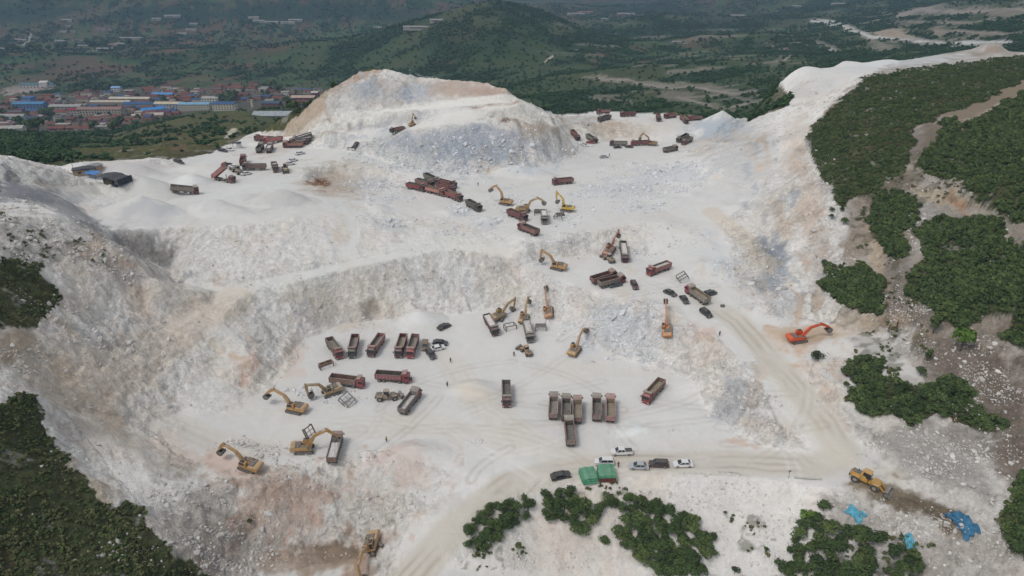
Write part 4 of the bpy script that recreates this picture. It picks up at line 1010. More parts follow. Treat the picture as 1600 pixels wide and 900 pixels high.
# ---------------------------------------------------------------- plants as masses
BUSH = [crown_mesh('bush', 130, 1.25, 1.7, .26, 100 + i, LEAF_N, 4) for i in range(4)] + [crown_mesh('bush', 130, 1.25, 1.7, .26, 110 + i, LEAF_D, 4) for i in range(3)]
FARB = [crown_mesh('far_tree', 70, 1.1, 1.8, .34, 130 + i, LEAF_F, 4) for i in range(5)]
C_BUSH = proto_collection('bush_shapes', BUSH); C_FAR = proto_collection('far_tree_shapes', FARB)
cellA = np.gradient(ys)[:, None] * (Yg * np.gradient(us)[None, :])
inview = (np.abs(proj(Xg, Yg, Hg)[0] - 800) < 1100) & (proj(Xg, Yg, Hg)[1] < 1050)
def pick(weight, n):
    w = (weight * inview).ravel(); w = w / w.sum()
    i = RNG.choice(len(w), size=n, replace=False, p=w)
    r, c = np.unravel_index(i, Xg.shape)
    r = np.clip(r, 1, Xg.shape[0] - 2); c = np.clip(c, 1, Xg.shape[1] - 2)
    a = RNG.random(n) * .9; b = RNG.random(n) * .9
    x = Xg[r, c] + a * (Xg[r, c + 1] - Xg[r, c]); y = Yg[r, c] + b * (Yg[r + 1, c] - Yg[r, c]); 
    x = x + b * (Xg[r + 1, c] - Xg[r, c])
    z = Hg[r, c] * (1 - a) * (1 - b) + Hg[r, c + 1] * a * (1 - b) + Hg[r + 1, c] * (1 - a) * b + Hg[r + 1, c + 1] * a * b
    return x, y, z, r, c
zn = list(VEG.keys())
wood = np.zeros(Xg.shape, np.float32)
for k, s in (('right_wood', 1.5), ('mid_bush', 2), ('mid_wood', 1.7), ('edge_wood', 1.6), ('road_bush', 1.8), ('slope_grove', 1.0), ('corner_wood', 1.5), ('right_hill', 1.3), ('left_front', .07), ('left_knoll', .08)):
    wood[Zone == zn.index(k) + 1] = s
hn = fbm(Xg, Yg, 16, 3, 120)
grassy = np.isin(Zone, [zn.index('left_front') + 1, zn.index('left_knoll') + 1])
wt = wood * np.where(grassy, .15 + 2.2 * sstep(.05, .5, hn), .35 + sstep(-.5, .2, hn)) * cellA * (Dg < 520)
n = 30000
x, y, z, r, c = pick(wt / np.maximum(Dg, 100), n)
zz = Zone[r, c]; s = RNG.uniform(.55, 1.25, n) * np.where(np.isin(zz, [1, 2]), .5, 1.0) * np.where(zz == zn.index('right_hill') + 1, .52, .86)
scatter('shrub_cover', np.stack([x, y, z - .15 * s], -1), np.stack([s * RNG.uniform(.9, 1.4, n), s * RNG.uniform(.9, 1.4, n), s * RNG.uniform(.7, 1.25, n)], -1),
        np.stack([RNG.normal(0, .12, n), RNG.normal(0, .12, n), RNG.random(n) * 6.28], -1), RNG.integers(0, 7, n), C_BUSH, 'dense dark green shrub cover on the hillsides round the quarry')
# low grass tufts on the near hillsides and the half bare slopes
LEAF_T = leaf_material('leaf_dry', (66, 74, 46), (86, 92, 58), (108, 106, 70))
TUFT = [crown_mesh('tuft', 26, .55, .5, .2, 150 + i, LEAF_T if i % 4 else LEAF_N, 3) for i in range(4)]
C_TUFT = proto_collection('tuft_shapes', TUFT)
wt = (np.where(grassy, 1.2 * sstep(-.4, .4, hn), 0) + .9 * Sg * sstep(-.1, .5, fbm(Xg, Yg, 6, 3, 121)) + .5 * (wood > 0)) * cellA * (Dg < 420)
n = 15000
x, y, z, r, c = pick(wt / np.maximum(Dg, 100) ** 1.3, n); s = RNG.uniform(.5, 1.5, n)
scatter('grass_tufts', np.stack([x, y, z - .05], -1), np.stack([s, s, s * RNG.uniform(.5, 1.2, n)], -1), np.stack([np.zeros(n), np.zeros(n), RNG.random(n) * 6.28], -1), RNG.integers(0, 4, n), C_TUFT,
        'low dark green tufts of grass and weeds on the stony slopes')
# woods on the far hills
fm = (Zone == zn.index('far') + 1)
fn = fbm(Xg, Yg, 130, 4, 91); fn2 = fbm(Xg, Yg, 35, 3, 122)
_px, _py, _ = proj(Xg, Yg, Hg)
town = inpoly(_px, _py, TOWN_EDGE) & (Dg > 700)
hillg = inpoly(_px, _py, [(130,218),(200,206),(280,180),(340,168),(430,176),(425,200),(330,242),(200,254),(100,240)]) * 1.0
flat = sstep(.16, .05, Slg) * sstep(800, 1000, Dg)
wt = fm * (.05 + 1.7 * sstep(-.2, .2, fn) * sstep(-.3, .2, fn2)) * (1 - .85 * flat * (fn2 < .25)) * (1 - .97 * town) * cellA / np.maximum(Dg, 300) ** 1.6 * (Dg < 2400) * (1 - .93 * hillg) * (Cg.mean(-1) < .11)
n = 62000
x, y, z, r, c = pick(wt, n); dd = Dg[r, c]; s = RNG.uniform(.8, 1.8, n) * (1 + sstep(600, 1800, dd) * .7)
scatter('hill_woods', np.stack([x, y, z - .4], -1), np.stack([s * RNG.uniform(.9, 1.5, n), s * RNG.uniform(.9, 1.5, n), s * RNG.uniform(.7, 1.2, n)], -1), np.stack([np.zeros(n), np.zeros(n), RNG.random(n) * 6.28], -1),
        RNG.integers(0, 5, n), C_FAR, 'woods and orchards covering the far hills')
# ---------------------------------------------------------------- rubble
ROCKS = [rock_mesh('stone', 200 + i, STONE_W, .6 + .08 * i) for i in range(5)]
ROCKB = [rock_mesh('blue_stone', 210 + i, STONE_B, .6 + .08 * i) for i in range(4)]
C_ROCK = proto_collection('stone_shapes', ROCKS); C_ROCKB = proto_collection('blue_stone_shapes', ROCKB)
RUB = [ # px, py, rx, ry, weight, size
 (370,700,40,12,3,.5),(440,720,60,20,3,.5),(460,712,40,12,4,.6),(420,745,50,10,2,.5),(240,775,40,14,3,.5),(230,790,30,10,4,.55),(320,780,40,30,3,.5),(380,820,60,40,3.4,.55),(340,860,50,40,3,.5),(400,880,40,30,3,.5),
 (300,880,30,20,3,.5),(600,780,40,20,2,.5),(620,790,30,16,3,.5),(590,720,30,14,1,.5),(560,800,30,30,2,.5),(640,765,20,10,3,.6),(500,760,30,10,3,.5),(540,730,20,10,2,.4),
 (60,370,60,26,4,.6),(40,400,60,16,4,.6),(140,395,40,24,4,.7),(150,410,30,16,3,.7),(30,330,40,20,3,.5),(190,430,30,20,2,.5),(40,560,50,24,3,.6),(100,490,40,30,1.5,.6),
 (1280,380,20,40,4,.6),(1310,420,16,20,3,.6),(1290,290,16,30,3,.5),(1255,260,16,26,2.5,.5),(1270,350,16,30,2,.5),(1295,470,20,20,2,.5),
 (1450,345,40,10,6,.55),(1430,370,14,30,2,.5),(1580,410,20,30,6,.6),(1570,400,14,20,5,.5),(1420,490,30,20,4,.5),(1400,460,14,20,3,.4),(1520,560,40,40,2,.5),(1560,620,40,50,2,.48),(1520,620,30,30,2.6,.48),(1550,640,30,30,2.4,.48),(1500,640,30,14,4,.5),
 (1450,690,60,30,2,.45),(1500,720,60,30,2.2,.45),(1560,700,30,40,2.4,.45),(1540,760,50,30,3,.5),(1380,700,40,20,2,.5),(1430,740,40,20,3,.5),(1310,570,30,40,1.5,.4),(1280,600,20,40,1,.4),(1440,540,40,40,1.5,.4),
 (1420,820,80,20,2.5,.5),(1450,860,60,30,2,.42),(1540,860,60,30,1.6,.42),(1350,800,60,16,2,.4),(1310,780,40,14,2,.4),(1500,830,40,20,2,.4),
 (1150,820,120,60,1.6,.35),(1060,790,100,30,1.6,.35),(950,790,80,26,1.6,.4),(980,775,40,14,2.5,.4),(790,860,60,30,2,.4),(860,880,60,20,2,.4),(1200,860,60,40,1.4,.35),
 (90,730,60,60,.05,.6),(220,860,50,30,.25,.8),(180,870,60,30,.12,.7),(60,800,60,60,.05,.6),(320,850,20,14,2,.5),(40,460,30,30,.3,.6),(1410,145,12,8,.2,.8),(1350,200,40,40,.02,.8),(1450,150,60,20,.03,.8),
 (1180,420,40,40,2.5,.6),(1210,460,30,30,3,.6),(1150,600,30,40,2,.6),(1180,640,40,26,3,.6),(1215,670,30,16,3,.6),(1050,670,14,5,3,.6),(1270,150,40,30,.3,.6),(1220,200,40,50,.2,.5),
 (780,420,14,22,2,.6),(620,440,60,20,.6,.5),(560,500,30,20,1.5,.5),(470,490,40,20,1,.5),(240,560,60,40,.6,.5),(160,540,60,40,.8,.6),(880,180,20,10,2,.7),(920,200,20,16,2,.7),
]
RUBB = [
 (640,256,70,12,6,.8),(700,262,60,14,7,.8),(740,240,90,26,4,.8),(790,225,60,24,3,.8),(600,235,50,14,2,.7),(860,232,40,12,5,.7),(880,225,30,8,4,.6),
 (1040,272,60,12,6,.8),(1010,262,40,8,4,.7),(1060,262,40,10,5,.8),(980,295,70,10,4,.7),(1030,296,50,8,4,.7),(920,300,40,10,2,.6),(1000,320,60,14,1.5,.6),
 (700,360,40,8,3,.7),(720,330,16,7,6,.9),(765,350,20,8,6,.8),(620,350,30,8,4,.8),(585,290,26,10,5,.7),(600,310,30,8,3,.7),(555,285,20,8,3,.7),
 (950,520,50,26,3.5,.7),(1000,510,40,30,3.5,.6),(1020,490,24,20,4,.6),(930,530,40,16,4,.8),(960,480,30,14,2,.5),(970,560,50,12,1.5,.5),(880,350,30,10,1.5,.5),(800,320,30,14,2,.6),(900,330,30,12,2,.6),
 (930,390,50,10,2.5,.6),(1000,395,40,10,2,.6),(855,412,26,6,4,.6),(870,380,60,10,1,.5),(1050,370,50,20,1,.5),(1140,420,30,20,2,.6),(750,690,34,5,4,.5),(860,480,50,30,1,.4),(520,625,36,8,4,.6),(470,610,40,8,2,.5),
]
_rn = fbm(Xg, Yg, 7, 3, 140)
def rub_w(tab):
    w = np.zeros(Xg.shape, np.float32); sz = np.full(Xg.shape, .3, np.float32)
    for (cx, cy, rx, ry, ww, ss) in tab:
        rr = np.hypot((_px - cx) / rx, (_py - cy) / ry)
        m = (rr < 1.9) & (Dg < 520); k = np.exp(-(rr[m] * 1.15) ** 2) * ww * sstep(-.35, .45, _rn[m])
        w[m] += k; sz[m] = np.maximum(sz[m], ss * np.where(rr[m] < 1, 1, .6))
    return w, sz
def rubble(name, tab, n, coll, nk, label, extra=None, vary=1.0):
    w, sz = rub_w(tab)
    if extra is not None: w = w + extra
    x, y, z, r, c = pick(w * cellA / np.maximum(Dg, 100) ** 1.2, n)
    s = .56 * sz[r, c] * np.clip(RNG.lognormal(-.85, .75, n), .12, 3.4) * (Dg[r, c] / 200) ** .35
    scatter(name, np.stack([x, y, z - s * .05], -1), np.stack([s * RNG.uniform(.7, 1.3, n), s * RNG.uniform(.7, 1.3, n), s * RNG.uniform(.6, 1.1, n)], -1), RNG.uniform(-3.1, 3.1, (n, 3)) * [.3, .3, 1], RNG.integers(0, nk, n), coll, label)
rubble('rubble', RUB, 46000, C_ROCK, 5, 'loose pale stones strewn over slopes, ledges and spoil', extra=.10 * (Vg == 0) * (Rg > .3) * (Dg < 420))
rubble('blue_rubble', RUBB, 22000, C_ROCKB, 4, 'piles of blasted blue grey and white rock on the benches')
# ---------------------------------------------------------------- shape helpers
class MB:
    def __init__(s): s.v = []; s.f = []; s.m = []
    def add(s, vs, fs, mi=0):
        k = len(s.v); s.v += [tuple(v) for v in vs]; s.f += [tuple(i + k for i in f) for f in fs]; s.m += [mi] * len(fs); return s
    def box(s, x0, x1, y0, y1, z0, z1, mi=0, tx=0.0, ty=0.0):
        """box; tx, ty draw the top in"""
        vs = [(x0, y0, z0), (x1, y0, z0), (x1, y1, z0), (x0, y1, z0), (x0 + tx, y0 + ty, z1), (x1 - tx, y0 + ty, z1), (x1 - tx, y1 - ty, z1), (x0 + tx, y1 - ty, z1)]
        return s.add(vs, [(0, 3, 2, 1), (4, 5, 6, 7), (0, 1, 5, 4), (1, 2, 6, 5), (2, 3, 7, 6), (3, 0, 4, 7)], mi)
    def prism(s, prof, y0, y1, mi=0, inset=0.0):
        """outline in x,z drawn along y; inset narrows the higher points"""
        n = len(prof); zs = [p[1] for p in prof]; zl, zh = min(zs), max(zs)
        vs = []
        for sy, y in ((1, y0), (-1, y1)):
            for x, z in prof:
                vs.append((x, y + sy * inset * (z - zl) / (zh - zl + 1e-9), z))
        fs = [tuple(range(n)), tuple(range(2 * n - 1, n - 1, -1))]
        for i in range(n): j = (i + 1) % n; fs.append((i, i + n, j + n, j))
        return s.add(vs, fs, mi)
    def cyl(s, c, r, h, axis='y', n=12, mi=0, r2=None):
        r2 = r if r2 is None else r2; vs = []
        for k, (hh, rr) in enumerate(((-h / 2, r), (h / 2, r2))):
            for i in range(n):
                a = 2 * math.pi * i / n; p, q = math.cos(a) * rr, math.sin(a) * rr
                vs.append({'y': (c[0] + p, c[1] + hh, c[2] + q), 'z': (c[0] + p, c[1] + q, c[2] + hh), 'x': (c[0] + hh, c[1] + p, c[2] + q)}[axis])
        fs = [tuple(range(n)), tuple(range(2 * n - 1, n - 1, -1))] + [(i, i + n, (i + 1) % n + n, (i + 1) % n) for i in range(n)]
        return s.add(vs, fs, mi)
    def bar(s, p0, p1, w, mi=0, w2=None):
        p0, p1 = Vector(p0), Vector(p1); d = (p1 - p0).normalized(); w2 = w if w2 is None else w2
        up = Vector((0, 0, 1)) if abs(d.z) < .95 else Vector((1, 0, 0)); t = d.cross(up).normalized(); b = t.cross(d)
        vs = [p + t * a * w / 2 + b * c * w2 / 2 for p in (p0, p1) for a, c in ((-1, -1), (1, -1), (1, 1), (-1, 1))]
        return s.add(vs, [(0, 1, 2, 3), (7, 6, 5, 4), (0, 4, 5, 1), (1, 5, 6, 2), (2, 6, 7, 3), (3, 7, 4, 0)], mi)
CACHE = {}
def shape(key, fn, mats):
    """mesh made once per key and shared"""
    k = (key,) + tuple(m.name for m in mats)
    if k not in CACHE:
        if key not in CACHE: CACHE[key] = fn()
        b = CACHE[key]
        me = mesh_from(key if isinstance(key, str) else key[0], b.v, b.f, mats, b.m)
        me.validate(); bm = bmesh.new(); bm.from_mesh(me); bmesh.ops.recalc_face_normals(bm, faces=bm.faces); bm.to_mesh(me); bm.free()
        CACHE[k] = me
    return CACHE[k]
def part(name, key, fn, mats, parent, loc=(0, 0, 0), rot=(0, 0, 0), label=None):
    if not isinstance(mats, (list, tuple)): mats = [mats]
    o = bpy.data.objects.new(name, shape(key, fn, mats)); COL.objects.link(o); o.parent = parent; o.location = loc; o.rotation_euler = rot
    if label: o['label'] = label
    return o
def thing(name, label, cat, group=None):
    o = bpy.data.objects.new(name, None); COL.objects.link(o); o['label'] = label; o['category'] = cat
    o.empty_display_size = .5
    if group: o['group'] = group
    return o
def ground_pt(px, py):
    p = march(px, py)
    if p is None: return Vector((0, 0, 0))
    z = float(height_at(p[0], p[1])[0]); return Vector((p[0], p[1], z))
def place(o, px, py, dx, dy, length=9.0, width=2.4, s=1.0, lift=0.0, level=False, yaw_add=0.0):
    """stand a thing on the ground seen at (px, py), its nose pointing the way (dx, dy) runs on the ground there"""
    c = ground_pt(px, py)
    k = 6.0 / max(1e-3, math.hypot(dx, dy) )
    a = unproj(px - dx * k, py - dy * k, c.z); b = unproj(px + dx * k, py + dy * k, c.z)
    yaw = math.atan2(b[1] - a[1], b[0] - a[0]) + yaw_add
    f = Vector((math.cos(yaw), math.sin(yaw), 0)); l = Vector((-f.y, f.x, 0))
    h = length * .36 * s; w = width * .45 * s
    xs = [c.x + f.x * i * h + l.x * j * w for i in (-1, 1) for j in (-1, 1)]; ys_ = [c.y + f.y * i * h + l.y * j * w for i in (-1, 1) for j in (-1, 1)]
    z = height_at(xs, ys_)
    zr, zf, zR, zL = (z[0] + z[1]) / 2, (z[2] + z[3]) / 2, (z[0] + z[2]) / 2, (z[1] + z[3]) / 2
    if level: zr = zf = zR = zL = z.mean()
    F = Vector((f.x * 2 * h, f.y * 2 * h, zf - zr)).normalized(); Lf = Vector((l.x * 2 * w, l.y * 2 * w, zL - zR)).normalized()
    U = F.cross(Lf).normalized(); Lf = U.cross(F)
    M = Matrix((F, Lf, U)).transposed().to_4x4(); M.translation = Vector((c.x, c.y, float(z.mean()) + lift))
    o.matrix_world = M @ Matrix.Diagonal((s, s, s, 1))
    return o

# ---------------------------------------------------------------- paints
def paint(c, dust=.5, rough=.55): return plain('paint_%d_%d_%d' % c, c, rough, .14, .9, 0, dust, .35)
RUBBER = plain('tyre_rubber', (44, 42, 40), .9, .2, 3, 0, .5); RIM = plain('wheel_rim', (150, 140, 130), .6, .1, 3, 0, .3)
STEEL_D = plain('dark_steel', (62, 58, 55), .7, .25, 2, 0, .4); GLASS = plain('dark_glass', (26, 32, 38), .12, .1, 1, 0, .08, .6)
LAMP = plain('lamp_lens', (206, 204, 196), .2, .05, 1)
RUST = plain('rusty_steel', (112, 84, 70), .85, .35, 1.6, 0, .4); GREYST = plain('grey_steel', (104, 102, 98), .75, .25, 1.6, 0, .4)
C_RED, C_MAROON, C_DMAR, C_PINK, C_BLACK, C_GREEN, C_GREYC = (138, 38, 50), (98, 40, 48), (74, 38, 44), (150, 102, 98), (50, 48, 48), (60, 66, 58), (96, 92, 88)
# ---------------------------------------------------------------- dump truck
def _cab():
    b = MB(); b.prism([(3.1, .75), (5.1, .7), (5.2, 1.75), (5.02, 2.85), (4.75, 3.02), (3.25, 3.05), (3.1, 2.7)], -1.24, 1.24, 0, .05)
    b.box(3.3, 4.9, -1.27, -1.22, .55, 1.0, 1); b.box(3.3, 4.9, 1.22, 1.27, .55, 1.0, 1)
    b.box(5.14, 5.2, -1.0, 1.0, 1.35, 1.62, 1); b.prism([(3.3, 3.0), (4.6, 3.02), (4.3, 3.2), (3.3, 3.35)], -1.0, 1.0, 0, .1); return b
def _bumper(): return MB().box(4.95, 5.3, -1.25, 1.25, .45, .95)
def _chassis():
    b = MB(); b.box(-5.0, 4.9, -.5, -.32, .78, 1.08); b.box(-5.0, 4.9, .32, .5, .78, 1.08)
    for x in (-4.6, -3.1, -1.2, .6, 2.4): b.box(x, x + .2, -.5, .5, .8, 1.0)
    b.cyl((.3, -.95, .85), .33, 1.5, 'x', 10); b.box(-.3, 1.0, .65, 1.2, .55, 1.1)
    for sy in (-1, 1):
        y0, y1 = sorted((sy * .72, sy * 1.24)); b.prism([(-4.9, 1.05), (-4.7, 1.17), (-1.9, 1.17), (-1.7, 1.05), (-1.75, 1.0), (-4.85, 1.0)], y0, y1)
        b.prism([(1.55, 1.0), (1.75, 1.16), (2.65, 1.16), (2.85, 1.0)], y0, y1)
    return b
def _body(L0=-5.15, L1=2.9, h=1.5, w=1.25):
    b = MB(); z0 = 1.3; t = .1
    b.box(L0, L1, -w + .02, w - .02, z0, z0 + .14, 1); b.box(L0 + .3, L1 - .2, -.55, .55, 1.1, z0, 0)
    for s in (-1, 1):
        y0, y1 = sorted((s * w, s * (w - t))); b.box(L0, L1, y0, y1, z0 + .14, z0 + h, 0)
        q0, q1 = sorted((s * (w - t - .005), s * (w - t - .03))); b.box(L0 + .12, L1 - .12, q0, q1, z0 + .16, z0 + h - .02, 1)
        r0, r1 = sorted((s * (w + .09), s * (w - .13))); b.box(L0, L1 + .02, r0, r1, z0 + h, z0 + h + .12, 2)
        n = 9
        for i in range(n):
            x = L0 + .05 + (L1 - L0 - .22) * i / (n - 1); a0, a1 = sorted((s * w, s * (w + .08))); b.box(x, x + .12, a0, a1, z0 + .02, z0 + h, 2)
        a0, a1 = sorted((s * w, s * (w + .07))); b.box(L0, L1, a0, a1, z0 - .1, z0 + .12, 2)
    b.box(L1 - .1, L1, -w + t, w - t, z0 + .14, z0 + h + .12, 0); b.box(L1 - .13, L1 - .105, -w + t, w - t, z0 + .16, z0 + h, 1)
    b.box(L1 - .14, L1 + .06, -w - .05, w + .05, z0 + h + .12, z0 + h + .26, 2)
    return b
def _shield():
    b = MB(); b.prism([(2.86, 3.0), (2.95, 3.0), (3.3, 3.48), (4.35, 3.62), (4.35, 3.7), (3.25, 3.58)], -1.3, 1.3)
    b.box(2.84, 3.0, -1.32, -1.2, 2.4, 3.5); b.box(2.84, 3.0, 1.2, 1.32, 2.4, 3.5); b.box(4.3, 4.42, -1.32, 1.32, 3.56, 3.74)
    return b
def _tailgate():
    b = MB(); b.box(-5.25, -5.16, -1.2, 1.2, 1.32, 2.72, 0)
    for y in (-1.2, -.4, .4, 1.12): b.box(-5.32, -5.25, y, y + .09, 1.34, 2.7, 1)
    b.box(-5.33, -5.14, -1.25, 1.25, 2.72, 2.84, 1); b.box(-5.33, -5.25, -1.2, 1.2, 1.34, 1.44, 1); return b
def _load(seed, full, L0=-5.0, L1=2.7):
    def fn():
        b = MB(); R = random.Random(seed); nx, ny = 26, 9; z0 = 1.55 + .95 * full
        vs = []
        for i in range(nx):
            for j in range(ny):
                u, v = i / (nx - 1), j / (ny - 1); e = min(1, 4 * min(u, 1 - u)) * min(1, 3 * min(v, 1 - v))
                vs.append((L0 + (L1 - L0) * u, -1.12 + 2.24 * v, z0 + .38 * full * e * (.7 + .3 * math.sin(u * 11 + seed)) + R.uniform(-.11, .13)))
        fs = [(i * ny + j, (i + 1) * ny + j, (i + 1) * ny + j + 1, i * ny + j + 1) for i in range(nx - 1) for j in range(ny - 1)]
        return b.add(vs, fs)
    return fn
def _wheel():
    b = MB(); b.cyl((0, 0, 0), .53, .34, 'y', 14, 0); b.cyl((0, 0, 0), .3, .37, 'y', 10, 1); b.cyl((0, 0, 0), .12, .42, 'y', 8, 0); return b
def _wheel2():
    b = MB(); b.cyl((0, -.17, 0), .53, .28, 'y', 14, 0); b.cyl((0, .17, 0), .53, .28, 'y', 14, 0); b.cyl((0, 0, 0), .28, .64, 'y', 10, 1); return b
def _windshield(): return MB().add([(5.19, -1.05, 1.85), (5.19, 1.05, 1.85), (5.055, 1.0, 2.72), (5.055, -1.0, 2.72), (5.23, -1.05, 1.85), (5.23, 1.05, 1.85), (5.095, 1.0, 2.72), (5.095, -1.0, 2.72)], [(4, 5, 6, 7), (0, 3, 2, 1), (0, 1, 5, 4), (1, 2, 6, 5), (2, 3, 7, 6), (3, 0, 4, 7)])
def _sidewin(): return MB().prism([(3.75, 1.85), (4.95, 1.85), (4.82, 2.6), (3.75, 2.65)], -.02, .02)
def _lamp(): return MB().box(-.03, .03, -.2, .2, -.12, .12)
def _ram(): return MB().cyl((0, 0, 1.3), .16, 2.6, 'z', 10)
def _mirror(): return MB().box(-.06, .06, -.14, .14, -.32, .32).bar((0, -.1, .25), (-.2, -.35, .25), .05)
def dump_truck(label, cab=C_MAROON, body=C_PINK, inner=None, rim=None, load=None, loadmat=None, tip=0, group='dump trucks in the quarry'):
    t = thing('dump_truck', label, 'dump truck', group); _r = random.Random(label); q = _r.randint(-3, 3) * 4; w = _r.randint(-2, 2) * 4; jit = lambda c: tuple(max(20, min(235, v + q + (w if i == 1 else 0))) for i, v in enumerate(c))
    cab = jit(cab) if cab != C_BLACK else cab; body = jit(body)
    cm, bm_, im = paint(cab, .42), paint(body, .55), inner or RUST
    rm = rim or GREYST
    part('chassis', 'chassis', _chassis, STEEL_D, t)
    c = part('cab', 'cab', _cab, [cm, STEEL_D], t)
    part('windshield', 'windshield', _windshield, GLASS, c)
    for s in (-1, 1):
        part('side_window', 'side_window', _sidewin, GLASS, c, (0, s * 1.235, 0))
        part('mirror', 'mirror', _mirror, STEEL_D, c, (5.0, s * 1.5, 2.3), (0, 0, 0 if s > 0 else math.pi))
    bp = part('bumper', 'bumper', _bumper, cm, t)
    for s in (-1, 1): part('headlight', 'headlight', _lamp, LAMP, bp, (5.32, s * .95, .75))
    piv = Vector((-4.7, 0, 1.25)); M = Matrix.Translation(piv) @ Matrix.Rotation(-math.radians(tip), 4, 'Y') @ Matrix.Translation(-piv)
    bd = part('dump_body', 'dump_body', _body, [bm_, im, rm], t); bd.matrix_local = M
    part('cab_shield', 'cab_shield', _shield, rm if cab == C_BLACK else paint(body, .35), bd)
    tg = part('tailgate', 'tailgate', _tailgate, [bm_, rm], bd)
    if tip:
        p2 = Vector((-5.2, 0, 2.78)); tg.matrix_local = Matrix.Translation(p2) @ Matrix.Rotation(math.radians(tip * .8), 4, 'Y') @ Matrix.Translation(-p2)
        part('lift_ram', 'lift_ram', _ram, GREYST, t, (1.6, 0, 1.0), (0, -math.radians(12), 0))
    if load:
        part('load', ('load', load), _load(int(load * 100), load), loadmat or STONE_W, bd)
    for x, f in ((4.15, 1), (2.2, 1), (-2.6, 0), (-4.0, 0)):
        for s in (-1, 1):
            if f: part('wheel', 'wheel', _wheel, [RUBBER, RIM], t, (x, s * 1.06, .53))
            else: part('wheel', 'double_wheel', _wheel2, [RUBBER, RIM], t, (x, s * .9, .53))
    return t
IN_GREY = plain('body_lining_grey', (112, 108, 102), .85, .3, 1.2, 0, .5); IN_OLIVE = plain('body_lining_olive', (124, 110, 86), .85, .35, 1.2, 0, .5)
IN_RUST = plain('body_lining_rust', (106, 74, 62), .85, .35, 1.2, 0, .4); IN_DARK = plain('body_lining_dark', (72, 72, 68), .85, .3, 1.2, 0, .4)
R_PINK = paint((150, 104, 100)); R_MAR = paint((110, 52, 54)); R_GREY = GREYST
B_GREY, B_BEIGE, B_BROWN, B_OLIVE, B_RED, B_MAR, B_DARK = (118, 108, 102), (142, 130, 118), (128, 92, 80), (96, 92, 80), (140, 42, 50), (98, 40, 46), (66, 64, 62)
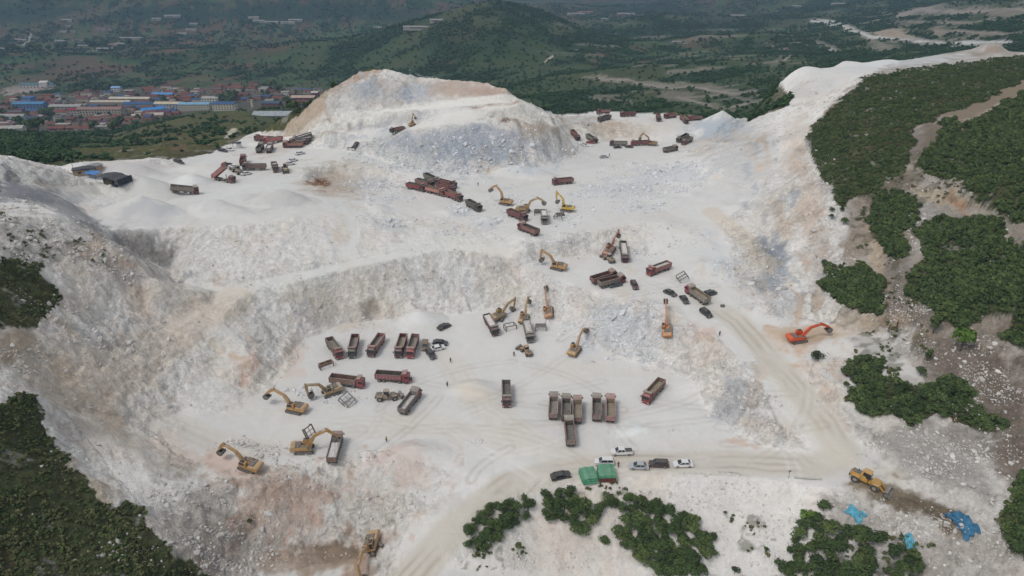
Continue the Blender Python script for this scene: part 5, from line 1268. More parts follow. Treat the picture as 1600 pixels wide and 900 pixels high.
T = [ # px, py, dx, dy, label, options
 (523,550,15,20,'red nosed dump truck at the left end of the five parked nose out',dict(cab=C_RED,body=B_BROWN,inner=IN_GREY)),
 (553,547,-6,24,'dump truck with dark green cab front, second from left in the row of five',dict(cab=C_GREEN,body=B_MAR,inner=IN_GREY,rim=R_MAR)),
 (588,545,-16,22,'long dump truck with pink side rails, middle of the row of five',dict(cab=C_DMAR,body=C_PINK,inner=IN_GREY,rim=R_PINK)),
 (627,546,-9,25,'dark maroon dump truck touching the bright red one in the row of five',dict(cab=C_DMAR,body=B_MAR,inner=IN_OLIVE,rim=R_PINK)),
 (645,547,-9,25,'bright red cab dump truck at the right end of the row beside the tan car',dict(cab=C_RED,body=B_BROWN,inner=IN_GREY,rim=R_MAR)),
 (543,602,50,4,'maroon dump truck with scraps of white rock inside behind the crouching excavator',dict(cab=C_RED,body=B_BROWN,inner=IN_RUST)),
 (614,595,50,2,'side on dump truck with pink striped body and red cab in the pit middle',dict(cab=C_RED,body=C_PINK,inner=IN_DARK,rim=R_MAR)),
 (641,634,17,-21,'empty grey dump truck facing away beside the wheel loader in the pit',dict(cab=C_RED,body=B_GREY,inner=IN_GREY,load=.12)),
 (791,622,1,28,'lone dump truck facing the camera in the middle of the pit floor',dict(cab=C_MAROON,body=B_GREY,inner=IN_DARK)),
 (865,642,1.5,-27,'leftmost of the five empty dump trucks parked tail to camera',dict(cab=C_MAROON,body=B_GREY,inner=IN_GREY,rim=R_PINK)),
 (884,645,.5,-27,'empty dump truck partly hidden behind the lone truck nosing the row',dict(cab=C_MAROON,body=B_GREY,inner=IN_DARK,rim=R_MAR)),
 (902,648,.5,-27,'dump truck with olive tan bed, third in the row parked tail to camera',dict(cab=C_DMAR,body=B_BROWN,inner=IN_OLIVE,rim=GREYST)),
 (932,645,0,-27,'dump truck with pale grey tailgate, fourth in the row parked tail to camera',dict(cab=C_MAROON,body=B_GREY,inner=IN_DARK,rim=R_MAR)),
 (953,646,0,-27,'dump truck with pink tailgate at the right end of the tail to camera row',dict(cab=C_RED,body=C_PINK,inner=IN_OLIVE,rim=R_PINK)),
 (890,681,-3,-30,'dump truck nosed in behind the row of five, nearest the white pickup',dict(cab=C_MAROON,body=B_GREY,inner=IN_DARK,rim=R_MAR)),
 (1021,618,-21,21,'red nosed dump truck with olive bed alone on the right of the pit floor',dict(cab=C_RED,body=B_BROWN,inner=IN_OLIVE,rim=R_MAR)),
 (524,707,9,-33,'dump truck heaped with white rock under the excavator bucket',dict(cab=C_MAROON,body=B_BROWN,inner=IN_RUST,load=.95)),
 (768,513,16,24,'dark dump truck loaded with white rock beside the yellow machine',dict(cab=C_DMAR,body=B_DARK,inner=IN_DARK,load=.85,rim=R_MAR)),
 (826,523,7,24,'dark grey dump truck with white load in front of the digging excavator',dict(cab=C_GREYC,body=B_GREY,inner=IN_DARK,load=.8)),
 (974,401,6,20,'dark dump truck being loaded on the bench beside the raised excavator arm',dict(cab=C_DMAR,body=B_DARK,inner=IN_GREY,load=.35)),
 (943,439,34,-9,'open rust red dump truck half hidden behind the beige one on the bench',dict(cab=C_DMAR,body=B_BROWN,inner=IN_RUST,rim=R_MAR)),
 (955,445,34,-8,'beige sided dump truck with red cab parked on the bench above the blue car',dict(cab=C_RED,body=B_BEIGE,inner=IN_RUST)),
 (1029,425,-28,9,'red dump truck carrying two white heaps on the bench',dict(cab=C_RED,body=C_PINK,inner=IN_DARK,load=.7,rim=R_PINK)),
 (1089,467,-28,-17,'beige dump truck with red cab among the dark cars by the haul road',dict(cab=C_RED,body=B_BEIGE,inner=IN_OLIVE,load=.25,loadmat=IN_OLIVE)),
 (808,341,27,10,'maroon dump truck under the middle excavator on the upper bench',dict(cab=C_DMAR,body=B_MAR,inner=IN_RUST,rim=R_MAR)),
 (826,364,-24,-10,'brown red dump truck with cab to the left on the lip of the upper bench',dict(cab=C_MAROON,body=B_BROWN,inner=IN_DARK,rim=R_MAR)),
 (850,344,2,18,'dusty grey dump truck facing the camera beneath the excavator bucket',dict(cab=C_GREYC,body=B_BEIGE,inner=IN_GREY,load=.9)),
 (879,288,-33,4,'dump truck with maroon cab alone on the upper road, pointing left',dict(cab=C_MAROON,body=B_BROWN,inner=IN_RUST,rim=R_MAR)),
 (651,297,27,6,'bright red dump truck at the left end of the parked red convoy',dict(cab=C_DMAR,body=B_RED,inner=IN_DARK,rim=R_MAR)),
 (681,304,27,6,'pink sided dump truck in the middle of the parked red convoy',dict(cab=C_MAROON,body=(176,112,104),inner=IN_OLIVE,rim=R_MAR)),
 (708,311,27,9,'red dump truck leading the parked convoy, nearest the black truck',dict(cab=C_DMAR,body=B_RED,inner=IN_OLIVE,rim=R_MAR)),
 (664,291,27,7,'brown bodied dump truck in the second rank behind the red convoy',dict(cab=C_DMAR,body=B_BROWN,inner=IN_DARK)),
 (675,285,24,9,'olive grey dump truck rearmost of the parked convoy',dict(cab=C_GREYC,body=B_OLIVE,inner=IN_DARK)),
 (697,299,28,8,'maroon dump truck squeezed in behind the leading red truck of the convoy',dict(cab=C_MAROON,body=B_MAR,inner=IN_RUST,rim=R_MAR)),
 (698,292,27,6,'dark red dump truck topmost in the right half of the convoy',dict(cab=C_DMAR,body=B_MAR,inner=IN_RUST,rim=R_PINK)),
 (740,326,23,13,'black dump truck driving down ahead of the red convoy',dict(cab=C_BLACK,body=B_DARK,inner=IN_DARK)),
 (413,221,-28,-1,'maroon dump truck at the edge of the upper left yard against the green hill',dict(cab=C_MAROON,body=B_MAR,inner=IN_DARK,rim=R_MAR)),
 (428,224,-30,0,'red and pink dump truck just in front of the maroon one at the yard edge',dict(cab=C_RED,body=(170,96,96),inner=IN_OLIVE,rim=R_PINK)),
 (459,230,-30,0,'pink bodied dump truck nearest in the stack of four side on trucks',dict(cab=C_MAROON,body=C_PINK,inner=IN_OLIVE,rim=R_MAR)),
 (468,226,-27,1,'white loaded dump truck second from the front of the stack of four',dict(cab=C_DMAR,body=B_MAR,inner=IN_DARK,load=.8)),
 (473,223,-27,1,'grey loaded dump truck third from the front of the stack of four',dict(cab=C_DMAR,body=B_DARK,inner=IN_DARK,load=.7)),
 (474,219,-27,2,'white loaded dump truck at the back of the stack of four',dict(cab=C_DMAR,body=B_DARK,inner=IN_DARK,load=.85)),
 (407,236,8,-12,'plain grey green dump truck parked tail to camera in the upper left yard',dict(cab=C_GREYC,body=B_OLIVE,inner=IN_DARK)),
 (422,236,6,-12,'dump truck with bright white load parked tail to camera in the upper left yard',dict(cab=C_MAROON,body=B_GREY,inner=IN_DARK,load=.9)),
 (430,266,5,13,'dark dump truck facing the camera beside the parked white cars',dict(cab=C_DMAR,body=B_DARK,inner=IN_DARK,load=.6)),
 (398,266,-18,1,'short dusty grey dump truck beside the small loader on the left plateau',dict(cab=C_GREYC,body=B_BROWN,inner=IN_GREY)),
 (351,284,30,4,'dump truck with raised body tipping onto the white pile',dict(cab=C_MAROON,body=(150,92,86),inner=IN_RUST,rim=R_PINK,tip=38)),
 (289,304,44,-5,'beige bodied dump truck with maroon cab on the white left plateau',dict(cab=C_MAROON,body=B_BEIGE,inner=IN_GREY,load=.45)),
 (380,256,2,-8,'small looking maroon dump truck seen end on above the grey truck',dict(cab=C_MAROON,body=B_MAR,inner=IN_RUST,rim=R_MAR)),
 (621,206,-20,4,'dark dump truck on the upper ledge beside the small excavator',dict(cab=C_BLACK,body=B_BROWN,inner=IN_RUST,rim=R_MAR)),
 (898,215,18,10,'maroon dump truck climbing out behind the blue grey rock pile',dict(cab=C_DMAR,body=B_MAR,inner=IN_RUST,rim=R_MAR)),
 (924,220,15,6,'grey dump truck at the foot of the far brown rock face',dict(cab=C_DMAR,body=B_GREY,inner=IN_DARK)),
 (966,228,-24,0,'grey sided dump truck behind the two dark cars on the far flat',dict(cab=C_DMAR,body=B_GREY,inner=IN_RUST)),
 (999,227,-20,0,'red dump truck beside the dark armed excavator on the far flat',dict(cab=C_RED,body=B_MAR,inner=IN_RUST,rim=R_MAR)),
 (943,178,-14,2,'faded red dump truck on the far rim behind the dark one',dict(cab=C_MAROON,body=C_PINK,inner=IN_RUST,rim=R_PINK)),
 (944,188,-15,3,'dark green grey dump truck on the far rim, front of the pair',dict(cab=C_GREEN,body=B_DARK,inner=IN_DARK)),
 (981,182,-21,1,'maroon dump truck side on along the far rim above the beige face',dict(cab=C_MAROON,body=B_MAR,inner=IN_RUST,rim=R_MAR)),
 (1028,187,2,5,'dump truck seen end on at the far rim',dict(cab=C_DMAR,body=B_BROWN,inner=IN_RUST,rim=R_MAR)),
 (1047,184,-17,3,'pale red dump truck on the far rim right of the end on one',dict(cab=C_MAROON,body=C_PINK,inner=IN_RUST,rim=R_PINK)),
 (1068,190,10,6,'brown dump truck turned to the right on the far rim',dict(cab=C_DMAR,body=B_BROWN,inner=IN_OLIVE,rim=R_MAR)),
 (1085,188,-20,2,'rightmost red dump truck on the far rim next to the grey gravel pile',dict(cab=C_RED,body=B_BROWN,inner=IN_RUST,rim=R_MAR)),
 (1073,224,-13,5,'grey maroon dump truck in front of its twin below the grey gravel pile',dict(cab=C_MAROON,body=B_GREY,inner=IN_OLIVE)),
 (1066,219,-10,3,'dark dump truck half hidden behind another below the grey gravel pile',dict(cab=C_BLACK,body=B_DARK,inner=IN_DARK)),
 (1047,237,19,-4,'dusty mauve dump truck alone in front of the tan spoil heaps',dict(cab=C_DMAR,body=(120,92,92),inner=IN_GREY)),
]
for (px, py, dx, dy, lab, kw) in T:
    place(dump_truck(lab, **kw), px, py, dx, dy, 9.4, 2.4, .8 if 'upper ledge' in lab else .97, level='upper ledge' in lab)

# ---------------------------------------------------------------- excavators
def _track():
    b = MB(); L, H, W = 2.35, .95, .32; n = 8; prof = []
    for i in range(n + 1):
        a = -math.pi / 2 + math.pi * i / n; prof.append((L - H / 2 + math.cos(a) * H / 2, H / 2 + math.sin(a) * H / 2))
    for i in range(n + 1):
        a = math.pi / 2 + math.pi * i / n; prof.append((-L + H / 2 + math.cos(a) * H / 2, H / 2 + math.sin(a) * H / 2))
    b.prism(prof, -W, W, 0)
    b.prism([(x * .86, .14 + z * .7) for x, z in prof], -W - .03, W + .03, 1)
    for i in range(15):
        x = -1.75 + 3.5 * i / 14; b.box(x, x + .1, -W - .01, W + .01, H, H + .05, 0)
    return b
def _under(): return MB().box(-1.4, 1.4, -1.3, 1.3, .45, .95).cyl((0, 0, 1.05), .85, .3, 'z', 16)
def _deck():
    b = MB(); b.box(-2.9, 1.9, -1.5, 1.5, 1.18, 1.5, 0); b.prism([(-2.2, 1.5), (1.0, 1.5), (.8, 2.15), (-2.2, 2.2)], -1.5, -.45, 0)
    b.prism([(-2.2, 1.5), (-.6, 1.5), (-.65, 2.1), (-2.2, 2.2)], .25, 1.5, 0); b.box(-2.2, -.8, -.5, .3, 1.5, 2.1, 0)
    b.box(-2.05, -.75, -1.35, .9, 2.16, 2.34, 1); b.box(-.5, .6, -1.3, -.6, 2.12, 2.3, 1); b.cyl((-1.0, -1.0, 2.55), .09, .5, 'z', 8, 1)
    b.box(.9, 1.9, -1.45, -.7, 1.5, 1.75, 1); return b
def _cweight():
    return MB().prism([(-3.35, 1.25), (-2.15, 1.2), (-2.15, 2.28), (-3.0, 2.26), (-3.35, 2.0)], -1.52, 1.52, 0, .12)
def _ecab(): return MB().prism([(-.35, 1.5), (1.7, 1.5), (1.75, 2.1), (1.35, 3.05), (-.25, 3.1), (-.35, 2.6)], .5, 1.5, 0, .04)
def _eglass():
    b = MB(); b.prism([(.1, 2.1), (1.62, 2.1), (1.3, 2.92), (.1, 2.95)], 1.475, 1.505); b.prism([(1.78, 1.75), (1.8, 2.12), (1.42, 2.98), (1.38, 2.98), (1.74, 2.1), (1.72, 1.75)], .58, 1.42); b.box(.1, 1.2, .62, 1.38, 3.09, 3.13); return b
def _boom():
    b = MB(); top = [(0, .3), (1.4, 1.05), (2.7, 1.55), (3.4, 1.6), (5.0, 1.15), (6.5, .55)]; bot = [(6.5, .2), (5.0, .55), (3.3, .85), (2.6, .75), (1.4, .25), (.1, -.3)]
    b.prism(top + bot, -.27, .27); return b
def _stick():
    b = MB(); b.prism([(-.9, .2), (-.7, .5), (.3, .48), (3.3, .16), (3.3, -.14), (.2, -.3), (-.5, -.1)], -.2, .2); return b
def _bucket():
    b = MB(); out = []; n = 7
    prof = [(0, .25), (.45, .5), (.95, .45), (1.35, .1), (1.45, -.4), (1.2, -.95), (.75, -1.3), (.1, -1.42)]
    inn = [(.15, -1.3), (.7, -1.18), (1.08, -.9), (1.28, -.4), (1.2, .02), (.85, .3), (.45, .34), (.08, .12)]
    b.prism(prof + inn, -.72, .72)
    for s in (-1, 1): y0, y1 = sorted((s * .72, s * .66)); b.prism(prof[:4] + prof[4:] + [(.05, -1.2), (-.1, -.2)], y0, y1)
    for i in range(5): y = -.66 + i * .31; b.box(-.2, .16, y, y + .12, -1.48, -1.38)
    return b
def _ecyl(L):
    def fn(): return MB().cyl((L * .3, 0, 0), .11, L * .6, 'x', 8, 0).cyl((L * .8, 0, 0), .06, L * .4, 'x', 8, 1)
    return fn
Y1, Y2, OR = (178, 136, 78), (168, 140, 92), (206, 86, 46)
PITCHW = paint((206, 190, 150))
def excavator(label, boom=35, stick=-70, bucket=-100, swing=0, colour=Y1, group='excavators digging in the quarry', size=1.0, dirty=.5):
    t = thing('excavator', label, 'excavator', group); pm = plain('machine_%d_%d_%d_%d' % (colour + (int(dirty * 10),)), colour, .5, .15, .8, 0, dirty, .4)
    part('undercarriage', 'undercarriage', _under, STEEL_D, t)
    for s in (-1, 1): part('track', 'track', _track, [STEEL_D, GREYST], t, (0, s * 1.32, 0))
    sw = math.radians(swing)
    def up(name, key, fn, mats, parent=None, loc=(0, 0, 0), rot=(0, 0, 0)):
        return part(name, key, fn, mats, parent or t, loc, rot)
    d = up('house', 'house', _deck, [pm, STEEL_D], rot=(0, 0, sw))
    part('counterweight', 'counterweight', _cweight, pm, d)
    c = part('cab', 'excavator_cab', _ecab, pm, t, rot=(0, 0, sw)); part('cab_window', 'excavator_glass', _eglass, GLASS, c)
    piv = Vector((1.1, -.05, 1.75)); b, s_, k = map(math.radians, (boom, stick, bucket))
    RZ = Matrix.Rotation(sw, 4, 'Z')
    def arm(name, key, fn, mats, p, a, parent=t):
        o = part(name, key, fn, mats, parent); o.matrix_local = RZ @ Matrix.Translation(p) @ Matrix.Rotation(-a, 4, 'Y'); return o
    bo = arm('boom', 'boom', _boom, pm, piv, b)
    tip = piv + Matrix.Rotation(-b, 3, 'Y') @ Vector((6.45, 0, .35))
    arm('arm', 'arm', _stick, pm, tip, s_)
    e = tip + Matrix.Rotation(-s_, 3, 'Y') @ Vector((3.2, 0, 0))
    o = arm('bucket', 'bucket', _bucket, GREYST, e, k)
    def ram(p, q, y):
        v = q - p; a = math.atan2(v.z, v.x); L = v.length
        arm('hydraulic_ram', ('ram', round(L, 1)), _ecyl(round(L, 1)), [pm, GREYST], Vector((p.x, y, p.z)), a)
    q = piv + Matrix.Rotation(-b, 3, 'Y') @ Vector((2.9, 0, .9))
    for y in (-.42, .36): ram(Vector((1.7, 0, 1.55)), q, y)
    ram(piv + Matrix.Rotation(-b, 3, 'Y') @ Vector((2.9, 0, 1.65)), tip + Matrix.Rotation(-s_, 3, 'Y') @ Vector((-.8, 0, .4)), -.05)
    ram(tip + Matrix.Rotation(-s_, 3, 'Y') @ Vector((.1, 0, .5)), tip + Matrix.Rotation(-s_, 3, 'Y') @ Vector((2.7, 0, .38)), -.05)
    return t
E = [ # px, py, dx, dy, label, options
 (462,642,-28,-5,'yellow excavator reaching left over the slope beside the crouching one',dict(boom=33,stick=-38,bucket=-75)),
 (517,615,-25,8,'dusty yellow excavator crouching on a rubble pile behind the leaning frame',dict(boom=30,stick=-95,bucket=-110,colour=Y2,dirty=.8)),
 (390,731,-30,-8,'yellow excavator digging the pink rock, lowest on the left rim',dict(boom=30,stick=-55,bucket=-95)),
 (476,705,30,-3,'yellow excavator swinging its bucket over the white loaded truck',dict(boom=38,stick=-42,bucket=-130)),
 (584,856,18,18,'yellow excavator facing the camera with its arm down in the lower hollow',dict(boom=12,stick=-62,bucket=-100,swing=-52)),
 (789,319,-20,-3,'yellow excavator with raised arm at the left of the three on the upper bench',dict(boom=55,stick=-30,bucket=-95)),
 (819,331,26,2,'yellow excavator loading the dusty truck in the middle of the upper bench',dict(boom=40,stick=-25,bucket=-90,colour=Y2)),
 (885,330,-19,-2,'bright yellow excavator with arm folded down at the right of the upper bench',dict(boom=58,stick=-88,bucket=-95,colour=(206,170,60))),
 (871,420,-28,-5,'orange yellow excavator picking at rubble on the middle bench',dict(boom=34,stick=-80,bucket=-110)),
 (952,393,15,-9,'small red brown excavator loading a truck on the middle bench',dict(boom=42,stick=-70,bucket=-95,colour=(170,110,84))),
 (819,501,7,-13,'yellow excavator behind the dark grey truck, arm up the slope',dict(boom=36,stick=-45,bucket=-110,size=.92)),
 (859,490,-1,-20,'yellow excavator seen from behind with its arm stretched straight up the slope',dict(boom=20,stick=0,bucket=-50,colour=(182,128,80),size=.92)),
 (898,551,12,-14,'yellow excavator reaching into the blue white rubble on the pit floor',dict(boom=24,stick=-25,bucket=-80,size=.95)),
 (1042,520,-3,-20,'excavator with black engine cover working up the white rubble slope',dict(boom=18,stick=-2,bucket=-50,colour=(196,124,58),size=.95)),
 (1246,533,30,-3,'bright orange excavator on brown soil at the right wall',dict(boom=24,stick=-28,bucket=-70,colour=OR,dirty=.1)),
 (1018,227,-20,-1,'dark armed excavator behind the red truck on the far flat',dict(boom=45,stick=-50,bucket=-100,colour=(150,110,70))),
 (645,196,10,-1,'small yellow excavator with upright arm on the upper ledge',dict(boom=70,stick=-70,bucket=-100,size=.68)),
 (781,497,-10,14,'yellow machine standing behind the dark truck with white load',dict(boom=20,stick=-100,bucket=-120,colour=Y2,swing=150)),
]
for (px, py, dx, dy, lab, kw) in E:
    place(excavator(lab, **kw), px, py, dx, dy, 4.6, 3.0, kw.get('size', 1.0))

# ---------------------------------------------------------------- wheel loaders
def _lrear():
    b = MB(); b.prism([(-3.9, .9), (-.3, .8), (-.3, 1.6), (-1.0, 2.3), (-3.6, 2.15), (-3.95, 1.7)], -.75, .75, 0, .05)
    b.box(-3.4, -1.9, -1.25, -.72, 1.55, 1.72, 0); b.box(-3.4, -1.9, .72, 1.25, 1.55, 1.72, 0); b.box(-3.7, -2.0, -.6, .6, 2.2, 2.3, 1); b.cyl((-2.6, .3, 2.5), .09, .6, 'z', 8, 1); b.box(-4.1, -3.85, -.8, .8, .8, 1.5, 1); return b
def _lfront():
    b = MB(); b.prism([(-.2, .8), (2.1, .8), (2.2, 1.3), (1.2, 1.9), (.4, 1.8), (-.2, 1.4)], -.55, .55, 0); b.box(.7, 2.1, -1.2, -.55, 1.6, 1.72, 0); b.box(.7, 2.1, .55, 1.2, 1.6, 1.72, 0); return b
def _lcab():
    b = MB(); b.prism([(-1.5, 2.0), (.0, 1.9), (.15, 2.6), (-.15, 3.35), (-1.45, 3.35)], -.65, .65, 1, .03); b.box(-1.6, .1, -.75, .75, 3.36, 3.5, 0); return b
def _larm(): return MB().prism([(.6, 1.9), (1.0, 2.05), (2.4, 1.5), (3.4, .6), (3.3, .35), (2.1, 1.1), (.7, 1.6)], -.09, .09)
def _lbucket():
    b = MB(); pr = [(3.3, .15), (3.35, 1.1), (3.75, 1.35), (4.1, 1.3), (3.85, 1.15), (3.5, .9), (3.5, .3), (4.6, .16), (4.7, .05), (3.5, .05)]
    b.prism(pr, -1.45, 1.45)
    for s in (-1, 1): y0, y1 = sorted((s * 1.45, s * 1.38)); b.prism([(3.3, .1), (3.35, 1.1), (3.75, 1.35), (4.1, 1.3), (4.6, .1)], y0, y1)
    return b
def _lwheel():
    b = MB(); b.cyl((0, 0, 0), .82, .62, 'y', 16, 0); b.cyl((0, 0, 0), .42, .66, 'y', 12, 1)
    for i in range(16):
        a = 2 * math.pi * i / 16; b.box(math.cos(a) * .82 - .06, math.cos(a) * .82 + .06, -.31, .31, math.sin(a) * .82 - .06, math.sin(a) * .82 + .06, 0)
    return b
def loader(label, colour=(190, 142, 50), bend=0, dirty=.4, group='wheel loaders in the quarry'):
    t = thing('wheel_loader', label, 'wheel loader', group); pm = plain('loader_%d_%d_%d' % colour, colour, .5, .15, .9, 0, dirty, .4)
    part('rear_body', 'loader_rear', _lrear, [pm, STEEL_D], t); part('cab', 'loader_cab', _lcab, [pm, GLASS], t)
    bz = math.radians(bend)
    f = part('front_frame', 'loader_front', _lfront, pm, t, rot=(0, 0, bz))
    for s in (-1, 1): part('lift_arm', 'lift_arm', _larm, pm, f, (0, s * .62, 0))
    part('bucket', 'loader_bucket', _lbucket, GREYST, f)
    for s in (-1, 1):
        part('wheel', 'loader_wheel', _lwheel, [RUBBER, RIM], t, (-2.6, s * 1.05, .82))
        part('wheel', 'loader_wheel', _lwheel, [RUBBER, RIM], f, (1.4, s * 1.05, .82))
    return t
for (px, py, dx, dy, lab, kw, s) in [
 (1357,757,20,9,'large yellow wheel loader on the muddy road by the blue tarpaulins',dict(),1.08),
 (608,625,22,0,'dusty wheel loader turning beside the empty grey truck in the pit',dict(colour=(140,120,96),bend=28,dirty=.8),.95),
 (822,550,-9,-10,'small brown wheel loader on the pit floor left of the reaching excavator',dict(colour=(158,120,78),bend=25,dirty=.6),.8),
 (950,407,-14,-8,'dusty tan loader at the left foot of the small red brown excavator',dict(colour=(150,126,100),dirty=.8),.85),
 (446,268,3,10,'tan loader seen end on beside the white cars of the upper left yard',dict(colour=(150,132,96),dirty=.7),1.0),
 (370,270,-16,-6,'khaki grey loader between the tipping truck and the white cars',dict(colour=(128,120,98),dirty=.8),1.0)]:
    place(loader(lab, **kw), px, py, dx, dy, 7, 2.6, s)

# ---------------------------------------------------------------- cars
def _carbody(kind):
    def fn():
        b = MB()
        if kind == 'sedan': low = [(-2.3, .35), (2.3, .3), (2.38, .6), (2.1, .78), (1.1, .95), (-1.35, 1.0), (-2.2, .98), (-2.35, .7)]
        elif kind == 'suv': low = [(-2.25, .4), (2.25, .38), (2.32, .75), (2.15, .98), (1.15, 1.1), (-2.2, 1.12), (-2.3, .8)]
        else: low = [(-2.65, .5), (2.6, .45), (2.68, .85), (2.5, 1.05), (1.4, 1.15), (-.75, 1.15), (-.75, 1.1), (-2.65, 1.1)]
        b.prism(low, -.9, .9, 0, .04)
        if kind == 'pickup':
            for s in (-1, 1): y0, y1 = sorted((s * .88, s * .78)); b.box(-2.65, -.75, y0, y1, 1.08, 1.2, 0)
            b.box(-2.66, -2.58, -.88, .88, 1.08, 1.2, 0)
        b.box(-2.36 if kind != 'pickup' else -2.72, -2.2 if kind != 'pickup' else -2.5, -.85, .85, .35, .6, 1)
        return b
    return fn
def _green(kind):
    P = {'sedan': [(-1.75, .98), (1.25, .93), (.45, 1.43), (-1.1, 1.45)], 'suv': [(-2.15, 1.1), (1.3, 1.08), (.6, 1.68), (-1.95, 1.7)], 'pickup': [(-.72, 1.12), (1.55, 1.12), (.85, 1.7), (-.6, 1.72)]}[kind]
    return lambda: MB().prism(P, -.84, .84, 0, .14)
def _roof(kind):
    x0, x1, z = {'sedan': (-1.12, .47, 1.43), 'suv': (-1.93, .6, 1.685), 'pickup': (-.62, .86, 1.705)}[kind]
    def fn():
        b = MB(); b.box(x0, x1, -.71, .71, z, z + .06)
        xb, xf, zb = {'sedan': (-1.75, 1.25, .97), 'suv': (-2.15, 1.3, 1.1), 'pickup': (-.72, 1.55, 1.12)}[kind]
        for s in (-1, 1):
            b.bar((xf, s * .84, zb), (x1, s * .71, z + .02), .08); b.bar((xb, s * .84, zb), (x0, s * .71, z + .02), .14); b.bar(((x0 + x1) / 2, s * .85, zb), ((x0 + x1) / 2, s * .72, z + .02), .09)
        return b
    return fn
def _cwheel(): return MB().cyl((0, 0, 0), .34, .22, 'y', 12, 0).cyl((0, 0, 0), .2, .24, 'y', 10, 1)
def _clamp(): return MB().box(-.05, .05, -.17, .17, -.08, .08)
RLAMP = plain('tail_lens', (130, 24, 22), .3, .05, 1); BEDD = plain('bed_lining', (52, 52, 54), .8, .2, 2, 0, .2)
def car(label, colour, kind='sedan', group='cars parked in the quarry'):
    name = {'sedan': 'car', 'suv': 'suv', 'pickup': 'pickup_truck'}[kind]
    t = thing(name, label, {'sedan': 'car', 'suv': 'suv', 'pickup': 'pickup truck'}[kind], group); pm = plain('car_%d_%d_%d' % colour, colour, .3, .05, 1, 0, .18, .5)
    b = part('body', 'car_body_' + kind, _carbody(kind), [pm, STEEL_D], t)
    part('window_band', 'car_glass_' + kind, _green(kind), GLASS, t); part('roof', 'car_roof_' + kind, _roof(kind), pm, t)
    fx = 2.3 if kind != 'pickup' else 2.62; z = .68 if kind == 'sedan' else .82
    for s in (-1, 1):
        part('headlight', 'car_lamp', _clamp, LAMP, b, (fx, s * .66, z)); part('tail_light', 'car_lamp', _clamp, RLAMP, b, (-fx - .02, s * .68, z + .1))
        for x in ((1.45, -1.4) if kind != 'pickup' else (1.7, -1.65)): part('wheel', 'car_wheel', _cwheel, [RUBBER, RIM], t, (x, s * .8, .34), (0, 0, 0))
    if kind == 'pickup': part('cargo_bed', 'cargo_bed', lambda: MB().box(-2.56, -.8, -.77, .77, 1.115, 1.16), BEDD, t)
    return t
WH, BK_, SV, DB, TAN_, MRN = (222, 222, 222), (34, 34, 38), (168, 172, 178), (40, 46, 60), (120, 96, 72), (74, 34, 38)
CARS = [
 (694,512,14,-6,'black car parked alone above the group of four cars in the pit',BK_,'sedan'),
 (664,543,-2,12,'tan brown car next to the bright red nosed truck',TAN_,'suv'),
 (688,538,18,1,'dark blue car topmost of the group of four in the pit',DB,'sedan'),
 (684,546,17,-4,'white car between the two dark cars in the pit',WH,'sedan'),
 (673,556,11,12,'long dark grey car lowest of the group of four in the pit',(48,52,52),'suv'),
 (876,745,22,-3,'black car parked left of the green tents',BK_,'sedan'),
 (971,709,-30,1,'white pickup truck with black cargo bed on the road',WH,'pickup'),
 (998,731,-25,-1,'silver car first in the line of three right of the tents',SV,'sedan'),
 (1029,728,-25,-2,'dark maroon suv in the middle of the line of three right of the tents',(60,44,46),'suv'),
 (1067,728,-24,0,'white car at the right end of the line beside the road',WH,'sedan'),
 (944,725,-22,0,'white car mostly hidden behind the right green tent',WH,'suv'),
 (961,447,-17,3,'dark blue car at the foot of the beige dump truck',(52,66,80),'sedan'),
 (991,448,5,8,'small maroon car alone on the bench',MRN,'suv'),
 (1047,460,15,7,'dark car on the bench left of the black one pointing downhill',(40,46,46),'sedan'),
 (1069,471,10,12,'black car with pale rear window just left of the beige red cab truck',BK_,'sedan'),
 (1109,461,15,-4,'dark suv tucked behind the tail of the beige red cab truck',(46,50,52),'suv'),
 (1103,492,16,11,'black suv driving on the haul road below the trucks',BK_,'suv'),
 (549,233,13,2,'white car at the foot of the grey rock face',WH,'sedan'),
 (556,229,10,-4,'black car right behind the white car at the grey rock face',BK_,'sedan'),
 (469,241,9,-2,'small white car alone in the middle of the upper left yard',WH,'sedan'),
 (458,252,12,-3,'white car at the back of the pair near the tan loader',WH,'sedan'),
 (453,258,12,-2,'white car at the front of the pair near the tan loader',WH,'sedan'),
 (348,237,12,1,'dark blue car at the yard edge below the dirt track',DB,'sedan'),
 (359,235,9,2,'small white car just right of the dark blue one at the yard edge',WH,'sedan'),
 (359,261,15,-1,'dark blue suv above the tipping truck',DB,'suv'),
 (366,263,10,1,'white car half hidden by the dark blue suv',WH,'sedan'),
 (385,273,12,-3,'white car in front of the short grey truck on the left plateau',WH,'sedan'),
 (279,254,9,1,'black car at the far edge of the white left plateau',BK_,'sedan'),
 (944,247,11,-1,'silver car standing alone on the far white flat',SV,'sedan'),
 (965,232,10,-1,'black car under the grey sided truck on the far flat',BK_,'sedan'),
 (983,231,11,1,'black car between the grey and the red truck on the far flat',BK_,'sedan'),
 (913,228,9,2,'white car at the right end of the blue grey rock pile',WH,'sedan'),
 (922,224,14,0,'red car in front of the grey truck at the far rock face',(150,40,44),'sedan'),
]
for (px, py, dx, dy, lab, c, k) in CARS: place(car(lab, c, k), px, py, dx, dy, 4, 1.6, 1.04)
